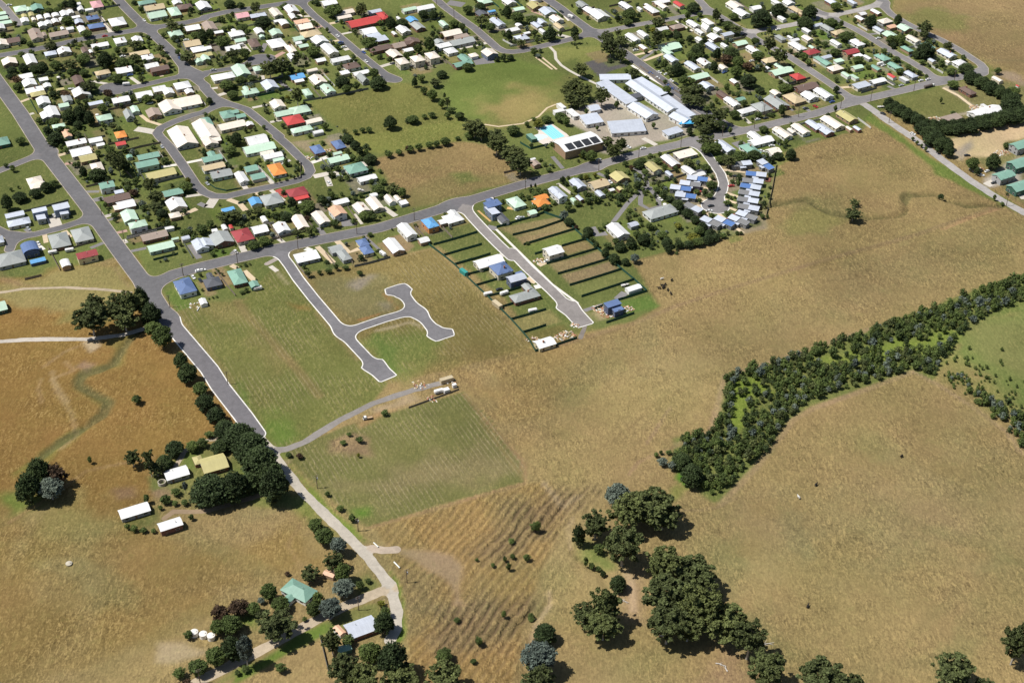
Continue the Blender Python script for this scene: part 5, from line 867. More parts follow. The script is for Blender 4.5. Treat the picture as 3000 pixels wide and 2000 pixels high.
def caravan(t, x, y, ang, l=5.4, look='white caravan'):
    P = tp(t, x, y, 1.2); P[2] = 0; root = ob('caravan', None, None, tuple(P), math.radians(ang)); bm = bmesh.new(); bmesh.ops.create_cube(bm, size=1); bmesh.ops.scale(bm, vec=(l, 2.3, 2.0), verts=bm.verts); bmesh.ops.translate(bm, vec=(0, 0, 1.5), verts=bm.verts); bmesh.ops.bevel(bm, geom=bm.edges[:], offset=.35, segments=2, affect='EDGES')
    me = bpy.data.meshes.new('body'); bm.to_mesh(me); bm.free(); me.materials.append(WHT); ob('body', me, root); ob('drawbar', MB().box(l / 2 - .1, -.08, .45, l / 2 + 1.1, .08, .55).mesh('drawbar', STEEL), root); ob('window', MB().box(-l * .25, -1.18, 1.5, l * .2, -1.152, 2.1).mesh('window', GLASS), root)
    for s in (-1, 1): ob('wheel', MB().tube((0, s * 1.02, .33), (0, s * 1.16, .33), .33, .33, 10).mesh('wheel', TYRE), root)
    register(root, look, P, 'caravan'); FOOT.append((P[0], P[1], 3))
for t, x, y, a in (('G', 630, 1018, 20), ('F', 1120, 1552, 24), ('E', 1195, 370, 20), ('B0', 798, 1305, 18), ('B1', 2045, 1345, -50), ('A2', 1850, 190, -40), ('A4', 700, 735, 25), ('B0', 605, 1330, 20), ('A0', 1450, 968, 10), ('F', 1870, 425, 30), ('F', 1685, 435, 20), ('A1', 410, 520, 30)): caravan(t, x, y, a)
def boat(t, x, y, ang, col=(.75, .75, .74), look='white boat on trailer'):
    P = tp(t, x, y, .8); P[2] = 0; root = ob('boat', None, None, tuple(P), math.radians(ang)); prof = [(-2.6, .9), (-1, 1.05), (.8, .95), (2.0, .55), (2.9, .02)]
    v = []
    for xx, w in prof: v += [(xx, -w, 1.2), (xx, 0, .45 if xx < 2.5 else 1.0), (xx, w, 1.2)]
    f = []
    for i in range(4): f += [(3 * i, 3 * i + 3, 3 * i + 4, 3 * i + 1), (3 * i + 1, 3 * i + 4, 3 * i + 5, 3 * i + 2)]
    f += [(0, 1, 2)]; ob('hull', mesh_from('hull', v, f, plain('boat_%d' % int(col[0] * 99), col, .3, .05)), root); v2 = [(xx * .93, s * w * .85, 1.21) for xx, w in prof for s in (-1, 1)]
    ob('deck', mesh_from('deck', v2, [(2 * i, 2 * i + 2, 2 * i + 3, 2 * i + 1) for i in range(4)], plain('boat_deck', (.55, .53, .5), .6, .1)), root); ob('windscreen', MB().box(.3, -.7, 1.2, .4, .7, 1.7).mesh('windscreen', GLASS), root)
    ob('trailer', MB().box(-2.2, -.9, .3, 2, -.8, .4).box(-2.2, .8, .3, 2, .9, .4).box(1.9, -.9, .3, 2.0, .9, .4).box(2, -.06, .3, 4, .06, .4).tube((-1, -1.15, .3), (-1, 1.15, .3), .3, .3, 8).mesh('trailer', STEEL), root)
    register(root, look, P, 'boat'); FOOT.append((P[0], P[1], 3))
for t, x, y, a in (('B0', 620, 912, -60), ('G', 1692, 724, 22), ('A4', 710, 1228, 5), ('B1', 1790, 615, -30)): boat(t, x, y, a)
boat('A0', 820, 1022, 8, (.12, .30, .55), 'blue boat on trailer')

# ------------------------------------------------------------------ cars
CARC = {'w': ('white', (.78, .78, .77)), 's': ('silver', (.42, .44, .46)), 'b': ('blue', (.05, .10, .30)), 'r': ('red', (.42, .03, .03)), 'k': ('black', (.025, .027, .03)), 'g': ('dark green', (.04, .10, .07))}
def car_meshes():
    xs_ = [(-2.25, .35, .82, .78), (-2.1, .3, .95, .84), (-.9, .28, .98, .88), (.9, .28, .95, .88), (1.9, .3, .82, .84), (2.25, .4, .68, .74)]
    v = []; f = []
    for x, z0, z1, w in xs_: v += [(x, -w, z0), (x, -w, z1), (x, w, z1), (x, w, z0)]
    n = len(xs_)
    for i in range(n - 1): f += [(4 * i + j, 4 * i + (j + 1) % 4, 4 * i + 4 + (j + 1) % 4, 4 * i + 4 + j) for j in range(4)]
    f += [(3, 2, 1, 0), tuple(4 * (n - 1) + j for j in range(4))]
    body = (v, f)
    gv = [(-1.75, -.78, .95), (1.05, -.78, .95), (1.05, .78, .95), (-1.75, .78, .95), (-1.25, -.62, 1.42), (.35, -.62, 1.42), (.35, .62, 1.42), (-1.25, .62, 1.42)]
    rv = [(-1.27, -.64, 1.425), (.37, -.64, 1.425), (.37, .64, 1.425), (-1.27, .64, 1.425), (-1.15, -.56, 1.47), (.25, -.56, 1.47), (.25, .56, 1.47), (-1.15, .56, 1.47)]
    return body, gv, rv
CBODY, CGLASS, CROOF = car_meshes(); CAR_GL = mesh_from('car_window', CGLASS, BOXF, GLASS); CAR_WH = MB().tube((0, -.11, 0), (0, .11, 0), .32, .32, 12).mesh('wheel', TYRE); CAR_LT = MB().box(-.05, -.18, -.08, .05, .18, .08).mesh('headlight', plain('lamp_glass', (.7, .7, .66), .2, .05)); CMESH = {}
def car(t, x, y, ang, c):
    P = tp(t, x, y, .7); P[2] = .062 if on_road(P[0], P[1]) else .03; root = ob('parked_car', None, None, tuple(P), math.radians(ang))
    if c not in CMESH:
        pm, nt, b = newmat('car_paint_' + CARC[c][0].replace(' ', '_')); setc(nt, b, CARC[c][1]); b.inputs['Roughness'].default_value = .25; b.inputs['Coat Weight'].default_value = .5; CMESH[c] = (mesh_from('body', *CBODY, pm), mesh_from('roof', CROOF, BOXF, pm))
    ob('body', CMESH[c][0], root); ob('window', CAR_GL, root); ob('roof', CMESH[c][1], root)
    for xx in (-1.35, 1.4):
        for yy in (-.78, .78): ob('wheel', CAR_WH, root, (xx, yy, .32))
    for yy in (-.55, .55): ob('headlight', CAR_LT, root, (2.24, yy, .62))
    register(root, '%s car' % CARC[c][0], P, 'car', 'cars parked in the town'); FOOT.append((P[0], P[1], 2.6))
CARS = '''A0 1205 415 26 r|A0 1655 235 -55 w|A0 1410 648 25 w|A0 2065 670 -55 b|A0 1495 862 25 b|A0 2140 460 25 w|A0 105 60 20 w|A0 1725 1185 25 w
A1 100 805 20 s|A1 1525 250 30 g|A1 1560 488 20 b|A1 1575 508 20 k|A1 1600 540 20 w|A1 1525 412 -52 w|A1 1825 600 -52 b|A1 1850 705 -52 w|A1 800 430 30 w|A1 2352 760 30 s
A2 1745 135 -50 k|A2 940 165 20 s|A3 415 840 -52 b|A3 515 830 -52 w|A3 600 850 30 w|A3 495 895 -52 w|A3 655 925 -52 w|A3 710 960 -52 k|A3 625 985 -52 b|A3 675 1018 -52 b|A3 245 575 20 w|A3 1645 1370 25 w|A3 1740 1355 25 k|A3 1260 1475 25 b|A3 2310 1222 -50 r|A3 2200 1245 28 k|A3 1580 700 25 w|A3 1265 830 40 b|A3 1500 395 40 k|A3 765 220 25 k|A3 1880 340 25 w
A4 735 1305 -45 k|A4 150 1168 28 b|A4 945 980 28 s|A4 1170 925 28 w|A4 1250 912 28 w|A4 740 750 30 w|A4 1065 640 30 k|A4 1075 1535 -45 w|A4 400 85 25 k|A4 680 440 20 w
B0 440 1225 -60 w|B0 325 1055 -50 s|B0 1860 115 -60 s|B0 2285 1535 18 w|B1 1545 455 10 s|B1 1425 530 -55 w|B1 355 1320 -60 w|B1 930 295 25 w|B1 30 540 -55 s
E 520 170 22 w|E 560 160 22 w|E 455 240 -60 w|E 535 275 -60 k|B2 2170 265 30 s|B2 1240 930 60 w|B2 1285 930 30 s|B2 2300 520 -50 w|B2 905 1480 25 w|B3 1030 180 -50 k|B3 525 718 -50 w|B3 1110 795 22 k|B3 965 633 15 r|B3 1345 565 15 r|B3 1400 455 -10 k|B3 1090 850 10 w|B3 1690 165 -20 w|B3 330 135 20 w|B3 160 118 -40 w|B3 1810 105 12 w
B4 1700 215 10 k|B4 2010 530 20 k|B4 1930 395 35 w|B4 1860 440 -20 w|F 1815 380 25 k|F 1980 340 26 w|G 800 445 25 w'''
for line in CARS.split('\n'):
    for e in line.split('|'):
        q = e.split()
        if q[0] in TILES: ct = q[0]; q = q[1:]
        if len(q) < 4: continue
        car(ct, float(q[0]), float(q[1]), float(q[2]), q[3])
# flat-tray truck beside the lane, tanker truck on the cross street
def truck(t, x, y, ang, tray, look, tank_=False, L=5.2):
    P = tp(t, x, y, .9); P[2] = .03; root = ob('truck', None, None, tuple(P), math.radians(ang)); cabm = plain('truck_white', (.72, .72, .70), .4, .05)
    ob('cab', mesh_from('cab', [(L / 2 - 1.9, -.95, .5), (L / 2, -.95, .5), (L / 2, .95, .5), (L / 2 - 1.9, .95, .5), (L / 2 - 1.9, -.9, 2.0), (L / 2 - .6, -.9, 2.0), (L / 2 - .6, .9, 2.0), (L / 2 - 1.9, .9, 2.0)], BOXF, cabm), root)
    ob('windscreen', mesh_from('windscreen', [(L / 2 - .5, -.85, 1.15), (L / 2 - .1, -.85, 1.15), (L / 2 - .1, .85, 1.15), (L / 2 - .5, .85, 1.15), (L / 2 - .62, -.8, 1.95), (L / 2 - .52, -.8, 1.95), (L / 2 - .52, .8, 1.95), (L / 2 - .62, .8, 1.95)], BOXF, GLASS), root)
    ob('chassis', MB().box(-L / 2, -.5, .45, L / 2 - .2, .5, .62).mesh('chassis', TYRE), root)
    if tank_: ob('tank', MB().tube((-L / 2, 0, 1.6), (L / 2 - 2.2, 0, 1.6), 1.0, 1.0, 14).mesh('tank', tray), root)
    else:
        ob('tray', MB().box(-L / 2, -1.0, .85, L / 2 - 2.05, 1.0, .97).mesh('tray', tray), root)
        for s in (-1, 1): ob('tray_side', MB().box(-L / 2, s * 1.0 - .03, .975, L / 2 - 2.05, s * 1.0 + .03, 1.3).mesh('tray_side', tray), root)
    for xx in (-L / 2 + .9, L / 2 - .9):
        for yy in (-.85, .85): ob('wheel', MB().tube((xx, yy - .12, .42), (xx, yy + .12, .42), .42, .42, 12).mesh('wheel', TYRE), root)
    register(root, look, P, 'truck')
truck('J', 855, 322, 195, plain('tray_timber', (.42, .30, .18), .8, .1), 'white flat-tray truck parked beside the lane'); truck('A4', 1265, 992, 27, plain('tanker_brown', (.16, .13, .12), .5, .1), 'brown and white tanker truck on the cross street', True, 9.5)

# ------------------------------------------------------------------ fences
FG = plain('dark_green_fence_steel', (.028, .085, .062), .6, .08); FT = plain('weathered_timber_fence', (.23, .19, .155), .9, .15); FW = plain('pale_fence', (.58, .57, .54), .8, .1); FKG = plain('grey_fence_steel', (.16, .17, .17), .7, .1)
def fence(t, pts, mat, look, h=1.75, cat='fence'):
    P = XYs(t, pts); m = MB(); pm = MB(); c = P.mean(0)
    for i in range(len(P) - 1):
        a, b = P[i], P[i + 1]; L = np.hypot(*(b - a)); u = (b - a) / max(L, .01); n = max(1, int(L / 2.4))
        for k in range(n):
            p = a + (b - a) * (k + .5) / n; m.obox(p - c, u, L / n / 2 - .03, .035, .04, h - .06 * (k % 2))
        for k in range(n + 1):
            p = a + (b - a) * k / n; pm.obox(p - c, u, .06, .06, -.2, h + .05)
    root = ob('fence', None, None, (c[0], c[1], 0)); tag(ob('panel', m.mesh('panel', mat), root), kind='stuff'); tag(ob('post', pm.mesh('post', mat), root), kind='stuff')
    register(root, look, np.array([c[0], c[1], 0]), cat); return root
for s in ('215 70 630 -50', '400 160 700 85 960 -5 985 -20', '525 270 800 185 1110 90', '655 378 745 350', '965 285 1240 205', '790 487 1100 395 1375 312', '918 605 1200 525 1510 430', '1055 735 1350 645 1650 550', '1190 865 1500 765 1795 668', '1340 1005 1440 968', '1610 905 1760 860 1940 802', '1475 1165 1640 1110 1795 1055'): fence('G', s, FG, 'dark green steel fence')
fence('G', '630 -50 760 -100', FG, 'dark green steel fence'); fence('G', '760 -100 985 -20 1110 90 1240 205 1375 315 1510 430 1650 550 1795 670 1940 800', FG, 'long dark green rear boundary fence')
for s in ('275 1250 500 1190 780 1105', '395 1370 600 1310 830 1245', '515 1478 720 1420 930 1355'): fence('B2', s, FG, 'dark green steel fence')
for s in ('1300 105 1500 45', '1420 225 1700 160 1900 95', '1545 345 1750 285 1880 255', '1680 470 1850 430 2060 370', '1815 600 2100 515 2290 460', '1950 735 2150 680 2352 620', '2085 885 2250 835 2352 800', '2230 1100 2352 1070'): fence('F', s, FG, 'dark green steel fence')
fence('G', '660 1490 900 1420 1140 1340', FG, 'dark green steel fence'); fence('F', '970 -150 1170 0 1300 105 1420 225 1545 345 1680 470 1815 600 1950 735 2085 885 2150 960 2230 1100', FG, 'long dark green rear boundary fence')
for t, s, mt, lk in (('B1', '1720 1500 1900 1460 2130 1395', FKG, 'dark grey rear fence'), ('A1', '1340 1140 1600 1085 1880 1030', FKG, 'dark grey rear fence'), ('A1', '1130 1170 1340 1135', FKG, 'dark grey rear fence'), ('B0', '1460 1165 1700 1105 1920 1050', FKG, 'dark grey rear fence'), ('B0', '280 870 560 805 790 745', FKG, 'dark grey rear fence'), ('B3', '430 555 640 505 830 440', FKG, 'dark grey rear fence'),
                      ('A2', '415 705 530 800', FT, 'weathered timber fence'), ('A2', '0 780 200 740 410 705', FT, 'weathered timber fence'), ('E', '720 180 830 330 940 460', FT, 'weathered timber fence'), ('B3', '1860 330 1810 620 1740 925', FT, 'dark timber boundary fence'), ('B1', '610 350 800 545', FW, 'pale timber fence'), ('A3', '1870 890 2000 980', FW, 'pale timber fence'), ('A3', '1990 975 2250 905', FKG, 'dark grey rear fence'), ('A4', '440 1370 590 1480', FW, 'pale timber fence'), ('A4', '1260 755 1420 850', FW, 'pale timber fence'), ('A4', '440 295 550 360', FW, 'pale timber fence'), ('A4', '480 1075 660 1020', FKG, 'dark grey rear fence'), ('A4', '690 880 870 985', FKG, 'dark grey rear fence'),
                      ('A3', '1500 440 1230 500', FT, 'weathered timber fence'), ('A1', '400 1130 630 1080 960 1010', FT, 'weathered timber fence'), ('A1', '250 1010 560 960 900 890', FKG, 'dark grey rear fence'), ('B1', '1580 1330 1700 1460', FT, 'weathered timber fence'), ('B1', '1100 900 1240 1040', FT, 'weathered timber fence'), ('B1', '1640 820 1740 960', FT, 'weathered timber fence'), ('B1', '700 960 880 1200', FT, 'weathered timber fence'), ('E', '1640 100 1780 260', FT, 'weathered timber fence'), ('B2', '380 1050 490 1170', FT, 'weathered timber fence'), ('B2', '60 1060 120 1150', FT, 'weathered timber fence'),
                      ('B1', '40 540 120 600 250 630 420 600', FG, 'low dark green front fence'), ('B1', '1740 690 1900 650', FG, 'dark green steel fence'), ('B1', '1100 480 1100 300', FT, 'weathered timber fence'), ('B0', '1450 410 1520 480', FT, 'weathered timber fence'), ('B0', '1790 545 1960 500 2110 465', FKG, 'dark grey rear fence'), ('B0', '1350 200 1600 130 1850 80', FT, 'weathered timber fence'), ('B0', '550 1280 690 1540', FT, 'weathered timber fence'), ('B0', '850 1280 1100 1205', FT, 'low timber fence'), ('U', '290 160 480 115', FT, 'weathered timber fence'), ('A0', '1130 190 1290 360', FT, 'weathered timber fence'), ('A0', '430 890 750 830', FKG, 'dark grey rear fence'), ('A0', '1050 120 1380 70', FKG, 'dark grey rear fence'),
                      ('A2', '140 260 350 215', FKG, 'dark grey rear fence'), ('A2', '1180 530 1380 480 1600 440', FT, 'weathered timber fence'), ('A2', '1070 470 1190 535', FW, 'pale timber fence'), ('I', '1370 1140 1450 1470', FKG, 'dark narrow boundary fence'), ('A3', '290 770 500 920 760 1090', FT, 'weathered timber fence'), ('A3', '1960 1250 1730 1340', FT, 'weathered timber fence'), ('B2', '1270 80 1390 150 1590 100', FG, 'dark green pool fence'), ('J', '1170 250 1350 185 1555 110', FT, 'low timber fence')):
    fence(t, s, mt, lk, 1.2 if 'low' in lk else 1.7)

# ------------------------------------------------------------------ power poles
INS = plain('pole_insulator', (.60, .60, .58), .4, .1)
def pole(t, x, y, h=9.0, ang=28, box=False, lamp=False):
    P = tp(t, x, y); P[2] = zat(P[0], P[1]); root = ob('power_pole', None, None, tuple(P), math.radians(ang)); ob('pole', MB().cyl((0, 0), .22, .15, -.3, h, 8).mesh('pole', POLE_W), root)
    for z, w in ((h - .5, 1.3), (h - 1.5, 1.0)):
        a = ob('crossarm', MB().box(-w, -.07, z, w, .07, z + .14).mesh('crossarm', POLE_W), root)
        for k in (-.9, -.4, .4, .9): ob('insulator', MB().cyl((w * k, 0), .06, .05, z + .14, z + .34, 6).mesh('insulator', INS), a)
    if box: ob('transformer', MB().cyl((.45, 0), .35, .35, h - 3.2, h - 2.1, 10).mesh('transformer', INS), root)
    if lamp: ob('street_lamp', MB().tube((0, 0, h - 2.2), (0, -1.8, h - 1.9), .05, .05, 6).box(-.14, -2.4, h - 2.0, .14, -1.7, h - 1.85).mesh('street_lamp', INS), root)
    register(root, 'timber power pole with crossarms', P, 'power pole', 'power poles along the roads')
for t, x, y, b in (('E', 188, 590, 0), ('E', 853, 1470, 0), ('J', 470, 862, 1), ('J', 783, 1190, 1), ('I', 2172, 648, 1), ('I', 1728, 900, 0), ('I', 272, 1568, 0), ('B0', 1172, 908, 0), ('B0', 1430, 1210, 0), ('B1', 378, 1455, 0), ('B1', 1072, 1295, 0), ('B1', 1748, 1122, 0), ('E', 342, 225, 0), ('E', 966, 88, 0), ('B2', 1330, 610, 1), ('B2', 2172, 395, 0), ('B2', 55, 960, 0), ('B3', 762, 128, 0), ('B3', 278, 260, 0), ('A3', 1605, 1478, 0), ('A3', 1240, 1568, 0), ('A3', 2110, 1345, 0), ('A4', 590, 1165, 0), ('A4', 800, 1412, 0), ('A4', 1085, 1050, 0), ('A4', 1550, 930, 0), ('A4', 245, 1245, 0), ('B4', 2148, 795, 0), ('A2', 510, 210, 0), ('A2', 310, 60, 0), ('U', 2105, 110, 0), ('A3', 1715, 1330, 0)):
    pole(t, x, y, 9.0, 28, b, False)

# ------------------------------------------------------------------ building rubble, pipes, trough, fallen branches
RUB = [plain('rubble_timber', (.55, .42, .25), .9, .2), plain('rubble_white', (.66, .65, .62), .8, .1), plain('rubble_brick', (.36, .17, .10), .9, .2)]
def rubble(t, x, y, r, n, look):
    P = tp(t, x, y); root = ob('rubble_pile', None, None, tuple(P)); rr = np.random.default_rng(int(x + y))
    for k, mt in enumerate(RUB):
        m = MB()
        for _ in range(n // 3):
            a = rr.uniform(0, 6.28); d = r * math.sqrt(rr.random()); c = (d * math.cos(a), d * math.sin(a) * .8); u = rr.uniform(0, 6.28); z = rr.uniform(0, .25) * (1 - d / r) * 3; m.obox(c, (math.cos(u), math.sin(u)), rr.uniform(.25, 1.1), rr.uniform(.1, .4), z, z + rr.uniform(.08, .35))
        tag(ob(('timber_offcuts', 'white_sheeting', 'broken_bricks')[k], m.mesh('rubble', mt), root), kind='stuff')
    register(root, look, P, 'rubble')
for t, x, y, r, n in (('G', 710, 450, 4, 40), ('G', 1400, 1000, 5, 50), ('G', 1480, 1060, 5, 40), ('G', 1720, 1000, 4, 30), ('G', 1030, 1300, 5, 60), ('G', 1105, 1190, 3, 18), ('G', 950, 1330, 4, 30), ('F', 1240, 1440, 4, 24), ('F', 900, 1480, 5, 24), ('B1', 1420, 170, 4, 30), ('B1', 1220, 240, 4, 24), ('E', 480, 570, 4, 18), ('A4', 1800, 1240, 5, 40), ('A4', 1330, 1370, 5, 40), ('B4', 2100, 190, 6, 60), ('B4', 1800, 380, 5, 50), ('B4', 2250, 400, 5, 40), ('F', 2200, 960, 4, 18), ('J', 1340, 180, 4, 24)): rubble(t, x, y, r, n, 'scattered heap of pale building rubble')
PIPE = plain('pale_pipe', (.68, .70, .66), .6, .08)
def pipe(t, x0, y0, x1, y1, look):
    A, B = tp(t, x0, y0, .35), tp(t, x1, y1, .35); n = 12; m = MB(); v = []; d = (B - A) / np.linalg.norm(B - A); e = np.array([-d[1], d[0], 0])
    for r in (.35, .27):
        for p in (A, B): v += [p + r * (math.cos(2 * math.pi * i / n) * e + np.array([0, 0, math.sin(2 * math.pi * i / n)])) for i in range(n)]
    f = [(i, (i + 1) % n, n + (i + 1) % n, n + i) for i in range(n)] + [(3 * n + i, 3 * n + (i + 1) % n, 2 * n + (i + 1) % n, 2 * n + i) for i in range(n)] + [(i, 2 * n + i, 2 * n + (i + 1) % n, (i + 1) % n) for i in range(n)] + [(n + (i + 1) % n, 3 * n + (i + 1) % n, 3 * n + i, n + i) for i in range(n)]
    c = (A + B) / 2; register(ob('drain_pipe', mesh_from('drain_pipe', [q - c for q in v], f, PIPE), None, tuple(c)), look, c, 'pipe')
pipe('I', 1865, 278, 1908, 318, 'pale drain pipe lying beside gravel road entrance'); pipe('I', 2052, 455, 2105, 510, 'pale drain pipe lying in grass by road bend'); pipe('E', 500, 630, 525, 585, 'white pipe length on grass below corner house')
tank('H', 527, 1042, 1.5, .7, 'low round concrete stock trough', TANKC, False)
def branch(t, x0, y0, x1, y1, look):
    A, B = tp(t, x0, y0, .3), tp(t, x1, y1, .6); m = MB(); c = (A + B) / 2; L = np.linalg.norm(B - A); d = (B - A) / L; e = np.array([-d[1], d[0], .3]); pts = [A + d * L * k + e * math.sin(k * 5) * .25 for k in (0, .33, .66, 1)]
    for i in range(3): m.tube(pts[i] - c, pts[i + 1] - c, .30 - .07 * i, .23 - .07 * i, 7)
    for i, k in ((1, 1), (2, -1), (1, -1)): m.tube(pts[i] - c, pts[i] - c + d * L * .28 + e * k * L * .2, .12, .03, 5)
    register(ob('fallen_branch', m.mesh('fallen_branch', plain('bleached_wood', (.50, .47, .43), .9, .15)), None, tuple(c)), look, c, 'branch')
branch('Q', 1330, 1225, 1465, 1190, 'bleached fallen gum branch'); branch('Q', 400, 1125, 520, 1165, 'bleached fallen gum branch'); branch('Q', 930, 1385, 1030, 1410, 'bleached fallen gum branch'); branch('K', 1920, 800, 2015, 825, 'bleached fallen gum branch'); branch('Q', 1040, 1460, 1010, 1400, 'bleached fallen gum branch')
# ------------------------------------------------------------------ foliage
def leaf_mat(name, c, var=.45):
    m, nt, b = newmat(name); pos = nd(nt, 'ShaderNodeNewGeometry').outputs['Position']; oi = nd(nt, 'ShaderNodeObjectInfo').outputs['Random']
    n1 = noise(nt, pos, .35, 3); n2 = noise(nt, pos, 1.1, 4, .75)
    f = mathn(nt, 'ADD', mapr(nt, n1, .3, .7, 1 - var, 1 + var), mathn(nt, 'ADD', mapr(nt, n2, .3, .7, -.42, .42), mapr(nt, oi, 0, 1, -.22, .22)))
    col = scalec(nt, c, mathn(nt, 'MAXIMUM', f, .3)); warm = mixc(nt, mapr(nt, oi, .3, 1, 0, .35), col, scalec(nt, (c[0] * 1.22, c[1] * 1.08, c[2] * .85), f))
    nt.links.new(warm, b.inputs['Base Color']); b.inputs['Roughness'].default_value = .75; b.inputs['Specular IOR Level'].default_value = .2
    return m
LM = {'d': leaf_mat('dark_evergreen_leaf', (.044, .066, .024)), 'e': leaf_mat('gum_leaf', (.092, .112, .040)), 's': leaf_mat('green_leaf', (.084, .118, .034)), 'y': leaf_mat('yellow_green_leaf', (.150, .155, .025)), 'r': leaf_mat('bronze_leaf', (.075, .048, .028)), 'b': leaf_mat('blue_grey_leaf', (.115, .145, .120))}
BARK = plain('bark', (.17, .135, .10), .95, .25); PBARK = plain('pale_gum_bark', (.42, .38, .33), .9, .2)
TKIND = {'d': 'dark dense evergreen', 'e': 'olive gum', 's': 'green leafy', 'y': 'yellow-green', 'r': 'bronze-leaved', 'b': 'blue-grey'}
def quads(C, N, S, rng, aspect=1.4):               # leaf cards: centre, normal, size
    n = len(C); N = N / np.linalg.norm(N, axis=1)[:, None]; R = rng.normal(size=(n, 3)); T = np.cross(N, R); T /= np.linalg.norm(T, axis=1)[:, None] + 1e-9; Bn = np.cross(N, T)
    s = S[:, None]; V = np.stack([C - T * s - Bn * s * aspect, C + T * s - Bn * s * .6, C + T * s * .7 + Bn * s * aspect, C - T * s + Bn * s * .8], 1).reshape(-1, 3)
    return V, np.arange(4 * n).reshape(n, 4)
def ico(c, r, rng, sub=1):
    bm = bmesh.new(); bmesh.ops.create_icosphere(bm, subdivisions=sub, radius=1)
    V = np.array([v.co[:] for v in bm.verts]); Fc = np.array([[v.index for v in f.verts] for f in bm.faces]); bm.free()
    V = V * (1 + rng.normal(size=(len(V), 1)) * .12); return V * r + c, Fc
def crown(kind, seed, n, big=1.0):
    """unit crown: radius about 1 in x and y, height -1..1; many small leafy lobes over a rough core"""
    rng = np.random.default_rng(seed); lobes = []; k = int({'d': 30, 'e': 34}.get(kind, 24) * big)
    for i in range(k):
        v = rng.normal(size=3); v /= np.linalg.norm(v); v[2] = v[2] * .85 + .1
        if kind == 'e': rad = rng.uniform(.42, 1.02); r = rng.uniform(.10, .24)
        elif kind == 'd': v[2] = rng.uniform(-.85, .85); rad = .78 * (1 - max(v[2], 0) * .5); r = rng.uniform(.15, .28)
        else: rad = rng.uniform(.5, .80); r = rng.uniform(.17, .30)
        r /= big ** .35
        lobes.append((v * rad, np.array([r, r, r * (.75 if kind == 'e' else .9)])))
    core = [(np.array([0, 0, 0.]), np.array([.60, .60, .62])), (np.array([0, 0, .55]), np.array([.36, .36, .36])), (np.array([0, 0, -.5]), np.array([.48, .48, .4]))] if kind != 'e' else [(np.array([.25, -.12, .12]), np.array([.30, .30, .25])), (np.array([-.28, .2, .0]), np.array([.28, .28, .22])), (np.array([0, -.25, -.15]), np.array([.24, .24, .2]))]
    w = np.array([l[1][0] ** 2 for l in lobes + core]); w /= w.sum(); Cs = []; Ns = []; Ss = []
    for (c, r), m in zip(lobes + core, (w * n).astype(int)):
        d = rng.normal(size=(m, 3)); d /= np.linalg.norm(d, axis=1)[:, None]; d[:, 2] = np.where(d[:, 2] < -.3, -d[:, 2] * .7, d[:, 2])
        Cs.append(c + d * r * rng.uniform(.6, 1.45, (m, 1))); Ns.append(d * .7 + rng.normal(size=(m, 3)) * .9 + [0, 0, .3]); Ss.append(rng.uniform(.028, .085, m) / big ** .4)
    V, Fq = quads(np.concatenate(Cs), np.concatenate(Ns), np.concatenate(Ss), rng)
    FT = [np.concatenate([Fq[:, :3], Fq[:, [0, 2, 3]]])]; off = len(V); VV = [V]
    for c, r in lobes + core:
        v, f = ico(c, r * .72, rng); VV.append(v); FT.append(f + off); off += len(v)
    return np.concatenate(VV), np.concatenate(FT)
CROWNS = {}
for i, k in enumerate('desyrb'):
    CROWNS[k] = []
    for j in range(5 if k in 'des' else 3):
        V, Fc = crown(k, 100 * i + j, 2200 if k in 'de' else 1400, 1.5); CROWNS[k].append(mesh_np('crown', V, Fc, LM[k]))
BIG = {k: [mesh_np('crown', *crown(k, 900 + 10 * i + j, 9000, 3.6), LM[k]) for j in range(4)] for i, k in enumerate('desb')}
TNAME = {'d': 'evergreen_tree', 'e': 'gum_tree', 's': 'broadleaf_tree', 'y': 'wattle_tree', 'r': 'bronze_leaved_tree', 'b': 'blue_gum_tree'}
def trunk_mesh(seed, gum):
    rng = np.random.default_rng(seed); m = MB(); p = np.array([0, 0, -.03]); top = np.array([rng.normal() * .04, rng.normal() * .04, .55]); m.tube(p, top, .045, .028, 7)
    for i in range(6 if gum else 4):
        a = rng.uniform(0, 6.28); q = np.array([math.cos(a) * .26, math.sin(a) * .26, rng.uniform(.62, .86)]); st = p + (top - p) * rng.uniform(.6, 1.0); m.tube(st, q, .02, .008, 5)
    return m.mesh('trunk', PBARK if gum else BARK)
TRUNKS = {g: [trunk_mesh(50 + i + 10 * g, g) for i in range(3)] for g in (0, 1)}
NT = [0]
